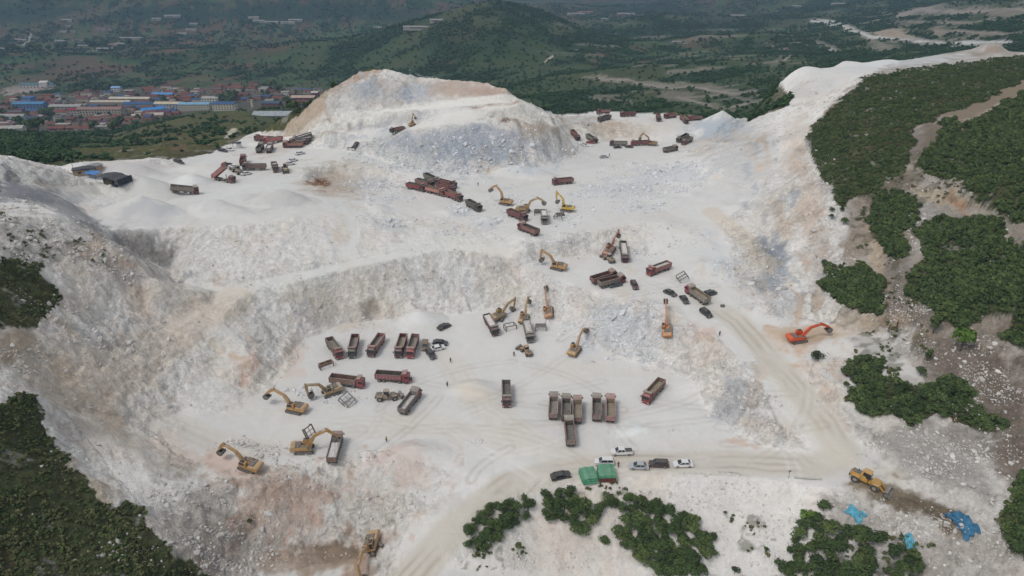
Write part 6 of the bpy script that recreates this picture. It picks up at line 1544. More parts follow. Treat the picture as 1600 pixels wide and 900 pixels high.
# ---------------------------------------------------------------- people
def skin_mesh(name, nodes, edges, mats, sub=1):
    me = bpy.data.meshes.new(name); me.from_pydata([n[0] for n in nodes], edges, [])
    o = bpy.data.objects.new(name, me); COL.objects.link(o)
    md = o.modifiers.new('s', 'SKIN'); md.use_smooth_shade = True
    for i, n in enumerate(nodes):
        r = n[1] if isinstance(n[1], tuple) else (n[1], n[1])
        me.skin_vertices[0].data[i].radius = r
    me.skin_vertices[0].data[0].use_root = True
    o.modifiers.new('d', 'SUBSURF').levels = sub
    dg = bpy.context.evaluated_depsgraph_get(); dg.update()
    r = bpy.data.meshes.new_from_object(o.evaluated_get(dg)); r.name = name
    bpy.data.objects.remove(o); bpy.data.meshes.remove(me)
    r.materials.clear()
    for m in mats: r.materials.append(m)
    return r
def body_nodes(pose):
    n = [((0, 0, .95), (.15, .11)), ((0, 0, 1.15), (.14, .10)), ((0, 0, 1.38), (.17, .11)), ((0, 0, 1.5), (.06, .06)), ((.01, 0, 1.56), (.055, .06)), ((.02, 0, 1.66), (.085, .10)), ((.01, 0, 1.75), (.06, .07)), ((.115, 0, 1.645), (.016, .02))]
    e = [(0, 1), (1, 2), (2, 3), (3, 4), (4, 5), (5, 6), (5, 7)]
    for s in (-1, 1):
        if pose == 'hips' : el, wr = (-.08, s * .36, 1.16), (.08, s * .2, 1.02)
        elif pose == 'walk': el, wr = (s * .1, s * .25, 1.14), (s * .22, s * .26, .92)
        else: el, wr = (-.02, s * .26, 1.13), (.05, s * .27, .88)
        k = len(n); n += [((0, s * .19, 1.42), .06), (el, .045), (wr, .032)]; e += [(2, k), (k, k + 1), (k + 1, k + 2)]
        d = (Vector(wr) - Vector(el)).normalized(); pl = Vector(wr) + d * .08
        n.append((tuple(pl), (.035, .02))); e.append((k + 2, k + 3)); p = k + 3
        for f in range(4):
            q = pl + d * (.075 + .012 * (1.5 - abs(f - 1.5))) + Vector((.02 * (f - 1.5), 0, .008)); n.append((tuple(q), .008)); e.append((p, len(n) - 1))
        n.append((tuple(Vector(wr) + d * .07 + Vector((.05, -s * .01, 0))), .01)); e.append((p, len(n) - 1))
        fx = s * .16 if pose == 'walk' else 0
        k = len(n); n += [((0, s * .1, .88), .085), ((fx * .6 + .02, s * .11, .5), .058), ((fx, s * .11, .1), .04), ((fx + .14, s * .12, .04), (.035, .03))]
        e += [(0, k), (k, k + 1), (k + 1, k + 2), (k + 2, k + 3)]
    return n, e
def clothes_nodes(pose):
    n, e = body_nodes(pose)
    sh = [0, 1, 2]; N1 = [(n[i][0], (n[i][1][0] + .03, n[i][1][1] + .03)) for i in sh]; E1 = [(0, 1), (1, 2)]
    for base in (8, 8 + 13):
        a, b = n[base], n[base + 1]; k = len(N1); N1 += [(a[0], .08), (b[0], .062)]; E1 += [(2, k), (k, k + 1)]
    N2 = [(n[0][0], (.17, .13))]; E2 = []
    for base in (8 + 9, 8 + 13 + 9):
        k = len(N2); N2 += [(n[base][0], .105), (n[base + 1][0], .08), (n[base + 2][0], .062)]; E2 += [(0, k), (k, k + 1), (k + 1, k + 2)]
    return (N1, E1), (N2, E2)
SKIN = plain('skin', (176, 130, 104), .6, .05, 3); HAIR = plain('hair', (28, 24, 22), .8, .1, 5)
PM = {}
def person(label, pose, shirt, trousers, px, py, dx=1, dy=1, s=1.05):
    if pose not in PM:
        n, e = body_nodes(pose); (a, b), (c, d) = clothes_nodes(pose)
        PM[pose] = (skin_mesh('person', n, e, [SKIN], 1), (a, b), (c, d))
    o = bpy.data.objects.new('person', PM[pose][0]); COL.objects.link(o); o['label'] = label; o['category'] = 'person'; o['group'] = 'people walking about the quarry'
    for nm, (a, b), col in (('shirt', PM[pose][1], shirt), ('trousers', PM[pose][2], trousers)):
        k = (pose, nm, col)
        if k not in PM: PM[k] = skin_mesh(nm, a, b, [plain('cloth_%d_%d_%d' % col, col, .9, .1, 4)], 1)
        c = bpy.data.objects.new(nm, PM[k]); COL.objects.link(c); c.parent = o
    if 'hair' not in PM:
        bm = bmesh.new(); bmesh.ops.create_icosphere(bm, subdivisions=2, radius=.105)
        for v in bm.verts: v.co.z *= .8; v.co.x *= 1.1; v.co.z = max(v.co.z, -.03 - .5 * max(0, -v.co.x))
        PM['hair'] = bpy.data.meshes.new('hair'); bm.to_mesh(PM['hair']); bm.free(); PM['hair'].materials.append(HAIR)
    c = bpy.data.objects.new('hair', PM['hair']); COL.objects.link(c); c.parent = o; c.location = (0, 0, 1.73)
    place(o, px, py, dx, dy, .4, .4, s, level=True, lift=0.0)
DK_, BL_, GY_ = (40, 40, 44), (48, 62, 92), (90, 90, 92)
for a in [('person in dark clothes walking below the group of four cars', 'walk', DK_, (36, 38, 44), 704, 566), ('person in dark clothes standing left of the sandy mound on the pit floor', 'stand', DK_, DK_, 699, 604),
          ('person standing at the nose of the pink striped truck', 'stand', GY_, DK_, 643, 596), ('person in dark clothes left of the small brown loader', 'walk', DK_, DK_, 803, 557),
          ('person in black with hands on hips right of the green tents', 'hips', (28, 28, 30), DK_, 966, 730), ('person alone on the upper bench right of the red convoy', 'stand', DK_, BL_, 747, 290),
          ('person standing next to the silver car on the far flat', 'stand', DK_, DK_, 952, 245), ('person in yellow jacket between the two trucks and the pink spoil heap', 'stand', (196, 180, 60), GY_, 604, 690),
          ('person standing by the haul road edge above the orange stained lip', 'stand', GY_, (60, 62, 70), 1124, 525), ('person in grey on the track to the right of the orange excavator', 'walk', GY_, DK_, 1388, 518),
          ('person in dark clothes in front of another on the stony track', 'walk', (50, 40, 40), DK_, 1400, 517), ('person in dark red behind another on the stony track', 'stand', (90, 40, 40), (50, 44, 44), 1402, 508)]:
    person(*a)

# ---------------------------------------------------------------- loose steel frames, tents, sheets, huts
def _frame(w, d, h, n, plate):
    def fn():
        b = MB(); t = .24
        C = [(-w / 2, -d / 2), (w / 2, -d / 2), (w / 2, d / 2), (-w / 2, d / 2)]
        for i in range(4):
            (x0, y0), (x1, y1) = C[i], C[(i + 1) % 4]
            b.bar((x0, y0, h), (x1, y1, h), t)
            b.bar((x0, y0, 0), (x0, y0, h), t)
        for i in range(1, n): y = -d / 2 + d * i / n; b.bar((-w / 2, y, h), (w / 2, y, h), .14)
        b.bar((0, -d / 2, h), (0, d / 2, h), .09)
        b.bar((-w / 2, -d / 2, .08), (-w / 2, d / 2, .08), t)
        if plate: b.box(-w / 2, w / 2, d / 2, d / 2 + .06, .05, h, 0)
        return b
    return fn
FRAMES = [ # px, py, dx, dy, width, depth, height, bars, tilt x, tilt y, material, label
 (541,630,1,-.7,3.0,3.2,1.5,3,38,-10,GREYST,'leaning grey steel frame beside the crouching excavator',1),
 (483,682,1,-.8,2.6,3.4,.8,3,66,0,STEEL_D,'steel grid frame standing on edge behind the swinging excavator',0),
 (1067,438,1,.8,2.8,3.2,1.8,4,30,14,GREYST,'dusty steel frame with grid panel on the bench right of the red loaded truck',1),
 (797,514,1,-.2,3.6,2.2,1.6,1,0,0,GREYST,'open steel frame between the two dark loaded trucks',0),
 (845,515,1,0,3.4,2.0,1.6,5,0,0,GREYST,'slatted steel frame right of the dark grey loaded truck',0),
 (510,574,1,-.35,4.0,1.5,1.6,1,0,0,RUST,'rusty open sided steel box lying below the row of five trucks',1),
 (875,342,1,.2,3.4,2.6,1.8,3,16,-16,GREYST,'white dusted steel frame under the bright yellow excavator',1),
 (843,335,1,0,4.2,2.0,1.8,2,0,0,GREYST,'white dusted steel frame behind the dusty truck on the upper bench',1)]
for (px, py, dx, dy, w, d, h, n, tx, ty, mt, lab, pl) in FRAMES:
    t = thing('steel_frame', lab, 'steel frame', 'loose steel frames lying in the quarry')
    k = ('frame', w, d, h, n, pl); f = part('frame_bars', k, _frame(w, d, h, n, pl), mt, t, (0, 0, 1.2 * abs(math.sin(math.radians(tx)))), (math.radians(tx), math.radians(ty), 0))
    place(t, px, py, dx, dy, 2, 2, 1.0, level=True)

def cloth(name, w, d, fn, mat, seed, n=18, thick=.03):
    """wrinkled sheet with real thickness; fn(u, v) gives its height"""
    R = random.Random(seed); vs = []
    for i in range(n):
        for j in range(n):
            u, v = i / (n - 1) * 2 - 1, j / (n - 1) * 2 - 1
            vs.append((u * w / 2, v * d / 2, fn(u, v)))
    N0 = len(vs); vs += [(x, y, z - thick) for x, y, z in vs]; fs = []
    for i in range(n - 1):
        for j in range(n - 1):
            a = i * n + j; fs += [(a, a + n, a + n + 1, a + 1), (N0 + a, N0 + a + 1, N0 + a + n + 1, N0 + a + n)]
    ring = [i * n for i in range(n)] + [(n - 1) * n + j for j in range(1, n)] + [i * n + n - 1 for i in range(n - 2, -1, -1)] + [j for j in range(n - 2, 0, -1)]
    for a, b in zip(ring, ring[1:] + ring[:1]): fs.append((b, a, a + N0, b + N0))
    return mesh_from(name, vs, fs, [mat], smooth=False)
GREEN_T = plain('green_tarpaulin', (40, 134, 98), .7, .2, 1.0, 0, .3); WOODP = plain('brown_board', (110, 66, 54), .85, .25, 2); POLE = plain('pole', (110, 100, 90), .7)
for (px, py, dx, dy, lab, board, w, d, seed, zz) in [(919,748,1,-.12,'green tarpaulin tent on the left of the pair beside the road',0,3.7,4.0,3,1.9),(947,745,1,-.03,'green tarpaulin tent with brown board front on the right of the pair',1,4.0,4.0,5,2.3)]:
    t = thing('tent', lab, 'tent', 'green tents beside the road')
    def top(u, v, seed=seed, zz=zz): return zz + .35 * (v * .5) + .07 * math.sin(u * 7 + seed) + .06 * math.cos(v * 6 + seed * 2) - .12 * abs(u)
    me = cloth('tent_roof', w, d, top, GREEN_T, seed); o = link('roof_sheet', me, None, t)
    def side(u, v, seed=seed): return .08 * math.sin(u * 9 + seed) + .06 * math.sin(v * 7)
    me = cloth('tent_side', w, zz * .75 if not board else zz * .3, side, GREEN_T, seed + 1, 12); o = link('front_sheet', me, None, t); o.location = (0, -d / 2 - .06, zz * .5 if not board else zz * .75); o.rotation_euler = (math.radians(80), 0, 0)
    if board: part('front_board', 'front_board', lambda: [MB().box(-1.95, 1.95, -.05, .05, .05, 1.5), ][0], WOODP, t, (0, -d / 2 + .1, 0))
    for sx in (-1, 1):
        for sy in (-1, 1): part('tent_pole', 'tent_pole', lambda: MB().cyl((0, 0, .9), .05, 1.8, 'z', 6), POLE, t, (sx * (w / 2 - .1), sy * (d / 2 - .1), 0))
        me = cloth('tent_side', d * .96, zz * .7, side, GREEN_T, seed + 2 + sx, 12); o = link('side_sheet', me, None, t); o.location = (sx * (w / 2 + .02), 0, zz * .55); o.rotation_euler = (math.radians(90), 0, math.radians(90))
    place(t, px, py, dx, dy, 3, 3, 1.0, level=True)
BLUE_T = plain('blue_tarpaulin', (84, 158, 180), .55, .25, 1.5, 0, .05); BLUE_D = plain('blue_net', (46, 104, 136), .6, .4, 1.2, 0, .05)
def sheet_on_ground(px, py, rx, ry, ang, mat, label, seed, name='tarpaulin', n=26, rim=.35):
    """crumpled sheet that follows the ground it lies on"""
    c = ground_pt(px, py); R = random.Random(seed); q = 6.0
    e = unproj(px + math.cos(ang) * 10, py + math.sin(ang) * 10, c.z); yaw = math.atan2(e[1] - c.y, e[0] - c.x)
    cx, sx = math.cos(yaw), math.sin(yaw); us_ = []; 
    for i in range(n):
        for j in range(n):
            u, v = i / (n - 1) * 2 - 1, j / (n - 1) * 2 - 1
            k = 1 + .08 * math.sin(4 * math.atan2(v, u) + seed) + .08 * math.sin(9 * math.atan2(v, u) + seed * 2)
            a, b = u * rx * k, v * ry * k; us_.append((c.x + a * cx - b * sx, c.y + a * sx + b * cx, max(abs(u), abs(v)), u, v))
    z = height_at([p[0] for p in us_], [p[1] for p in us_])
    vs = [(p[0] - c.x, p[1] - c.y, float(zz) - c.z + .16 + rim * sstep(.62, .95, p[2]) * (1 - .4 * sstep(.95, 1, p[2])) + .12 * math.sin(p[3] * 9 + seed) * math.cos(p[4] * 7) + R.uniform(0, .08)) for p, zz in zip(us_, z)]
    N0 = len(vs); vs += [(x, y, q_ - .04) for x, y, q_ in vs]; fs = []
    for i in range(n - 1):
        for j in range(n - 1):
            a = i * n + j; fs += [(a, a + n, a + n + 1, a + 1), (N0 + a, N0 + a + 1, N0 + a + n + 1, N0 + a + n)]
    ring = [i * n for i in range(n)] + [(n - 1) * n + j for j in range(1, n)] + [i * n + n - 1 for i in range(n - 2, -1, -1)] + [j for j in range(n - 2, 0, -1)]
    for a, b in zip(ring, ring[1:] + ring[:1]): fs.append((b, a, a + N0, b + N0))
    o = link(name, mesh_from(name, vs, fs, [mat])); o.location = c; o['label'] = label; o['category'] = 'tarpaulin'; o['group'] = 'blue sheets lying on the stony ground'
sheet_on_ground(1502, 818, 3.3, 1.9, .55, BLUE_D, 'largest blue sheet, a sagging net at the end of the muddy road', 3, rim=.6)
sheet_on_ground(1336, 806, 1.8, 1.2, .2, BLUE_T, 'crumpled bright blue sheet beside the bottom right thicket', 5)
sheet_on_ground(1421, 853, 1.6, .9, .6, BLUE_T, 'smallest blue sheet near the bottom right bushes', 8)

SHADE = plain('black_shade_net', (40, 46, 58), .8, .2, 1.5, 0, .15); BLUE_R = plain('blue_sheet_roof', (60, 120, 180), .5, .15, 1.5, 0, .1); WALL_T = plain('tan_brick_wall', (158, 138, 118), .9, .2, 1.2); GREY_R = plain('grey_sheet', (120, 124, 128), .6, .2, 1.5, 0, .2)
def shed(label, px, py, dx, dy, w, d, h, wall, roofm, peak=.7, name='shed', cat='shed', door=True, grp=None, sag=0, s=1.0):
    t = thing(name, label, cat, grp)
    def walls(w=w, d=d, h=h): return MB().box(-w / 2, w / 2, -d / 2, d / 2, -.6, h)
    part('wall', ('wall', w, d, h), walls, wall, t)
    def rf(w=w, d=d, h=h): return MB().prism([(-w / 2 - .3, h + .004), (w / 2 + .3, h + .004), (w / 2 + .3, h + .12), (0, h + peak), (-w / 2 - .3, h + .12)], -d / 2 - .3, d / 2 + .3)
    part('roof', ('roof', w, d, h, peak), rf, roofm, t)
    if door:
        part('door', ('shed_door', h), lambda: MB().box(-.45, .45, -.04, .04, 0, min(2.0, h * .85)), STEEL_D, t, (w * .2, -d / 2 - .03, 0))
        part('window', 'shed_window', lambda: MB().box(-.5, .5, -.03, .03, 1.0, 1.8), GLASS, t, (-w * .2, -d / 2 - .025, 0))
    place(t, px, py, dx, dy, 2, 2, s, level=True)
    return t
shed('tan walled hut with dark blue sheet on its roof at the plateau edge', 133, 272, 1, -.12, 8.0, 4.5, 2.4, WALL_T, SHADE, .5)
shed('small grey roofed hut behind the blue awning', 150, 266, 1, .1, 4.6, 3.4, 2.2, WALL_T, GREY_R, .5)
t = thing('shade_shelter', 'large black shade net shelter at the plateau edge', 'shelter')
me = cloth('shade_net', 12, 7.5, lambda u, v: 2.7 + 1.1 * (1 - abs(u + .2) * 1.0) - .7 * abs(v) + .14 * math.sin(u * 9) , SHADE, 4, 22); link('net_roof', me, None, t)
me = cloth('shade_side', 7.0, 2.7, lambda u, v: .12 * math.sin(u * 8), SHADE, 6, 14); o = link('net_side', me, None, t); o.location = (6.0, 0, 1.2); o.rotation_euler = (math.radians(90), 0, math.radians(90))
for sx in (-5.6, 0, 5.6):
    for sy in (-3.3, 3.3): part('pole', 'shelter_pole', lambda: MB().cyl((0, 0, 1.3), .07, 2.8, 'z', 6), POLE, t, (sx, sy, 0))
place(t, 178, 283, 1, .12, 4, 4, .95, level=True)
t = thing('awning', 'bright blue awning between the tan hut and the black shelter', 'awning')
link('awning_sheet', cloth('awning_sheet', 6.5, 3.6, lambda u, v: 2.3 + .3 * v + .1 * math.sin(u * 7), BLUE_R, 2, 14), None, t)
for sx in (-3, 3):
    for sy in (-1.6, 1.6): part('pole', 'awning_pole', lambda: MB().cyl((0, 0, 1.1), .06, 2.2, 'z', 6), POLE, t, (sx, sy, 0))
place(t, 146, 278, 1, .12, 3, 3, 1, level=True)
shed('dark grey box hut in front of the black shade shelter', 172, 286, 1, .05, 3.6, 2.4, 2.0, plain('olive_board', (84, 80, 68), .85), STEEL_D, .15)
t = thing('pole', 'thin bare pole standing left of the tan hut', 'pole'); part('mast', 'mast', lambda: MB().cyl((0, 0, 3.5), .09, 7.4, 'z', 8), POLE, t); part('cross_arm', 'cross_arm', lambda: MB().box(-.5, .5, -.04, .04, 6.6, 6.72), POLE, t); place(t, 117, 273, 1, 0, 1, 1, 1, level=True)
for i, (px, py, lab) in enumerate([(172,291,'white bundle lying at the front of the dark box hut'),(180,291,'dark bundle lying right of the white one by the shelter'),(187,290,'blue grey bundle at the right corner of the shelter')]):
    t = thing('bundle', lab, 'bundle', 'bundles lying before the shelter')
    part('sack', ('sack', i), (lambda: MB().box(-1.1, 1.1, -.6, .6, 0, .5, 0, .25, .2)), [WH_ for WH_ in [plain('bundle_%d' % i, [(206, 206, 204), (60, 62, 70), (120, 130, 146)][i], .8)]], t)
    part('cover', ('cover', i), (lambda: MB().box(-.7, .7, -.45, .45, .5, .72, 0, .3, .2)), [plain('bundle_%d' % i, (100, 100, 100))], t)
    place(t, px, py, 1, .1, 1, 1, 1, level=True)
t = thing('guard_canopy', 'small dark canopy over a white cabin at the yard edge', 'canopy')
part('canopy_roof', 'canopy_roof', lambda: MB().box(-2.2, 2.2, -1.4, 1.4, 2.6, 2.8), SHADE, t); part('cabin', 'cabin', lambda: MB().box(-.2, 1.8, -1.0, 1.0, 0, 2.2), plain('cabin_white', (200, 200, 196)), t)
for sx in (-2, 2): part('post', 'canopy_post', lambda: MB().box(-.08, .08, -.08, .08, 0, 2.6), POLE, t, (sx, -1.2, 0))
place(t, 371, 231, 1, -.1, 2, 2, 1, level=True)
t = thing('tyre', 'old black tyre lying right of the haul road', 'tyre')
def _tyre():
    b = MB(); n = 16; vs = []; P = [(.5, .02), (.95, .0), (1.0, .18), (.95, .36), (.5, .34)]
    for i in range(n):
        a = 2 * math.pi * i / n; vs += [(math.cos(a) * r * .8, math.sin(a) * r * .8, z) for r, z in P]
    return b.add(vs, [(i * 5 + j, ((i + 1) % n) * 5 + j, ((i + 1) % n) * 5 + (j + 1) % 5, i * 5 + (j + 1) % 5) for i in range(n) for j in range(5)])
part('tread', 'tread', _tyre, RUBBER, t); place(t, 1129, 479, 1, 0, 1, 1, 1)
t = thing('road_sign', 'thin post with small plate at the right end of the road edge', 'sign'); part('post', 'sign_post', lambda: MB().cyl((0, 0, 1.2), .05, 2.4, 'z', 6), POLE, t); part('plate', 'sign_plate', lambda: MB().box(-.3, .3, -.03, .03, 1.9, 2.4), GREY_R, t); place(t, 1232, 747, 1, 0, 1, 1, 1, level=True)
for i, (px, py, dx, dy, L, lab) in enumerate([(1412,650,1,.5,7.5,'long pale concrete pipe lying under the slope shrubs'),(1420,655,1,.5,6.5,'shorter pale concrete pipe just below the long one'),(1262,749,1,.15,6,'pale beam laid along the road edge')]):
    t = thing('pipe', lab, 'pipe', 'pale pipes and beams on the right slope'); part('tube', ('tube', L), (lambda L=L: MB().cyl((0, 0, .25), .22, L, 'x', 10)), plain('concrete', (176, 172, 164), .9), t)
    part('collar', 'collar', lambda: MB().cyl((0, 0, .25), .28, .3, 'x', 10), plain('concrete', (176, 172, 164)), t, (L / 2 - .15, 0, 0)); place(t, px, py, dx, dy, L, .4, 1)

# ---------------------------------------------------------------- labels by row and place
ORD = ['', 'first', 'second', 'third', 'fourth', 'fifth', 'sixth', 'seventh', 'eighth', 'ninth', 'tenth', 'eleventh', 'twelfth', 'thirteenth', 'fourteenth', 'fifteenth', 'sixteenth', 'seventeenth', 'eighteenth', 'nineteenth']
def ordn(i):
    if i < 20: return ORD[i]
    t = ['twenty', 'thirty', 'forty', 'fifty'][i // 10 - 2]; return {0: t[:-1] + 'ieth'}.get(i % 10, t + '-' + ORD[i % 10])
def rows_label(items, gap, head, tail, down=True):
    """items: (object, px, py, look); rows counted from the top or from the front"""
    items = sorted(items, key=lambda q: q[2] if down else -q[2]); rows = []; 
    for q in items:
        if rows and abs(q[2] - rows[-1][0]) < gap: rows[-1][1].append(q)
        else: rows.append((q[2], [q]))
    for ri, (_, r) in enumerate(rows, 1):
        r.sort(key=lambda q: q[1])
        for k, q in enumerate(r, 1):
            pos = 'leftmost' if k == 1 else 'rightmost' if k == len(r) else ordn(k) + ' from left'
            q[0]['label'] = '%s %s, %s in %s row of %s' % (q[3], head, pos, ordn(ri), tail)
# ---------------------------------------------------------------- shrubs and trees one can tell apart
CROWN = [crown_mesh('crown', 460, 1.0, 1.75, .12, 300 + i, (LEAF_N, LEAF_D, LEAF_K)[i % 3], 8) for i in range(6)]
LEAF_L = leaf_material('leaf_light', (60, 82, 36), (84, 110, 46), (108, 132, 58))
CROWN_L = [crown_mesh('crown', 340, .9, 1.9, .17, 320 + i, LEAF_L, 6) for i in range(2)]
CROWN_T = [crown_mesh('crown', 420, .62, 2.6, .17, 330 + i, LEAF_N, 9) for i in range(2)]
TRUNK = [trunk_mesh('trunk', .07, 1.3, 340 + i) for i in range(3)]
def shrub(px, py, r, label, group, kind='n', hgt=.85):
    o = thing('shrub' if r < 3.4 else 'tree', label, 'shrub' if r < 3.4 else 'tree', group); k = random.randrange(100)
    me = {'n': CROWN, 'l': CROWN_L, 't': CROWN_T}[kind]
    a = bpy.data.objects.new('crown', me[k % len(me)]); b = bpy.data.objects.new('trunk', TRUNK[k % 3])
    for c in (a, b): COL.objects.link(c); c.parent = o
    g = ground_pt(px, py); o.location = g; o.rotation_euler = (0, 0, random.uniform(0, 6.28)); o.scale = (r * random.uniform(.9, 1.15), r * random.uniform(.9, 1.15), r * hgt * random.uniform(.85, 1.15))
    return o
CL = [
 ([(852,775),(880,765),(905,792),(935,800),(960,775),(990,780),(1040,800),(1090,808),(1112,840),(1112,870),(1095,905),(1035,905),(985,862),(905,838),(862,825),(850,800)], 124, 1.55, 'dark shrub', 'shrubs of the long thicket below the tents', 'thicket below the tents'),
 ([(768,790),(828,772),(832,798),(800,832),(755,862),(728,856),(735,822)], 38, 1.5, 'dark shrub', 'shrubs of the small thicket beside the climbing road', 'thicket beside the climbing road'),
 ([(1258,812),(1300,818),(1340,830),(1370,845),(1376,880),(1370,915),(1205,915),(1235,860)], 60, 1.65, 'dark shrub', 'shrubs of the bottom right thicket', 'thicket left of the blue sheets'),
 ([(1385,860),(1425,862),(1448,880),(1445,905),(1385,905)], 12, 1.4, 'low shrub', 'shrubs below the smallest blue sheet', 'clump below the smallest blue sheet'),
 ([(1320,568),(1372,562),(1382,592),(1440,612),(1500,600),(1510,632),(1490,650),(1430,660),(1345,648),(1322,615)], 44, 1.45, 'green shrub', 'shrubs of the grove right of the haul road', 'grove right of the haul road'),
]
random.seed(21)
for poly, n, r, lab, grp, tail in CL:
    xs = [p[0] for p in poly]; ys2 = [p[1] for p in poly]; pts = []; tries = 0
    while len(pts) < n and tries < 20000:
        tries += 1; p = (random.uniform(min(xs), max(xs)), random.uniform(min(ys2), max(ys2)))
        if not inpoly(np.array([p[0]]), np.array([p[1]]), poly)[0]: continue
        if any(math.hypot(p[0] - q[0], (p[1] - q[1]) * 1.4) < 8.5 for q in pts): continue
        if fbm(np.array([p[0] * 1.0]), np.array([p[1] * 1.5]), 60, 2, 160)[0] < -.52: continue
        pts.append(p)
    its = []
    for p in pts:
        k = random.uniform(.75, 1.25); o = shrub(p[0], p[1], r * k, lab, grp); its.append((o, p[0], p[1], 'small' if k < .88 else 'large' if k > 1.12 else 'middling'))
    rows_label(its, 15, lab, tail)
for (px, py, r, kind, hgt, lab) in [(1277,563,1.9,'n',.9,'round dark shrub alone on the white slope below the orange excavator'),(1286,797,1.8,'n',.9,'round dark shrub above the bottom right thicket'),(1258,812,1.6,'l',1.1,'bright yellow green shrub at the top of the bottom right thicket'),
     (1500,548,3.5,'l',1.2,'tall pale green tree below the mid right wood'),(1458,520,2.6,'t',1.0,'slim dark tree at the lower left tip of the mid right wood'),(1450,558,1.6,'t',1.0,'slim small tree below the wood tip'),(1438,586,1.6,'n',.8,'low green shrub alone on pale sand right of the grove'),
     (1415,628,1.2,'t',1.0,'small very dark upright shrub on pale sand'),(1148,897,1.1,'n',1.1,'small pointed shrub at the bottom edge right of the long thicket'),(1502,625,1.6,'t',1.2,'slim tree at the right end of the grove'),
     (1318,352,1.5,'n',1,'small round shrub on the stony gully edge'),(1300,330,1.1,'n',1,'shrub at the lower tip of the right green hill'),(1316,330,1.0,'n',1,'small shrub just under the right green hill'),(1298,345,1.0,'n',1,'smallest shrub on the stony gully edge'),
     (392,820,.7,'n',1,'tiny green bush in a crack of the brown face'),(1468,347,1.4,'n',.9,'low shrub on the white rubble above the mid right wood'),(1490,790,.1,'n',1,'')]:
    if lab: shrub(px, py, r, lab, None, kind, hgt)

# ---------------------------------------------------------------- the village in the valley
def col_roof(c): return plain('roof_%d_%d_%d' % c, c, .8, .2, .35)
def col_wall(c): return plain('wall_%d_%d_%d' % c, c, .9, .1, .4)
RED_, BRN_, GRY_, BLU_, WHT_, TEA_ = (112, 68, 58), (104, 80, 70), (92, 92, 94), (56, 86, 124), (160, 156, 148), (76, 112, 118)
WINM = plain('window_glass', (52, 60, 68), .2, .1, 1, 0, 0, .6)
def building(label, px, py, w, d, floors, roofc, wallc=(176, 170, 156), yaw=0.0, nwin=0, cat='building', name='building', grp='buildings of the village', gable=True, z=None, chimney=False, back=None, look=''):
    t = thing(name, label, cat, grp); h = 3.0 * floors
    part('wall', ('bwall', w, d, h), (lambda: MB().box(-w / 2, w / 2, -d / 2, d / 2, -3, h)), col_wall(wallc), t)
    if gable:
        k = ('broof', w, d, h); pk = min(2.4, d * .22)
        fn = lambda: MB().add([(-w / 2 - .4, -d / 2 - .5, h + .01), (w / 2 + .4, -d / 2 - .5, h + .01), (w / 2 + .4, d / 2 + .5, h + .01), (-w / 2 - .4, d / 2 + .5, h + .01), (-w / 2 - .4, 0, h + pk), (w / 2 + .4, 0, h + pk)], [(0, 1, 5, 4), (2, 3, 4, 5), (0, 4, 3), (1, 2, 5), (0, 3, 2, 1)])
    else:
        k = ('flat', w, d, h); fn = lambda: MB().box(-w / 2 - .3, w / 2 + .3, -d / 2 - .3, d / 2 + .3, h + .01, h + .6)
    rf = part('roof', k, fn, col_roof(roofc), t)
    if chimney: part('chimney', 'chimney', lambda: MB().box(-.4, .4, -.4, .4, 0, 1.6), col_wall((140, 120, 110)), rf, (w * .3, 0, h + .8))
    if nwin:
        for f in range(floors):
            for i in range(nwin):
                part('window', 'window', lambda: MB().box(-.8, .8, -.06, .06, 0, 1.6), WINM, t, (-w / 2 + w * (i + .5) / nwin, -d / 2 - .05, f * 3.0 + .9))
    else:
        part('window', ('window_strip', round(w)), (lambda: MB().box(-w * .2, w * .2, -.05, .05, .9, 2.0)), WINM, t, (-w * .12, -d / 2 - .05, 0))
        part('door', 'house_door', lambda: MB().box(-.6, .6, -.05, .05, 0, 2.1), STEEL_D, t, (w * .32, -d / 2 - .05, 0))
    g = ground_pt(px, py) if z is None else None
    t.location = g; t.rotation_euler = (0, 0, yaw)
    if back is not None: back.append((t, g.x, -g.y, look))
    return (g.x, g.y, max(w, d) * .5)
occ = []
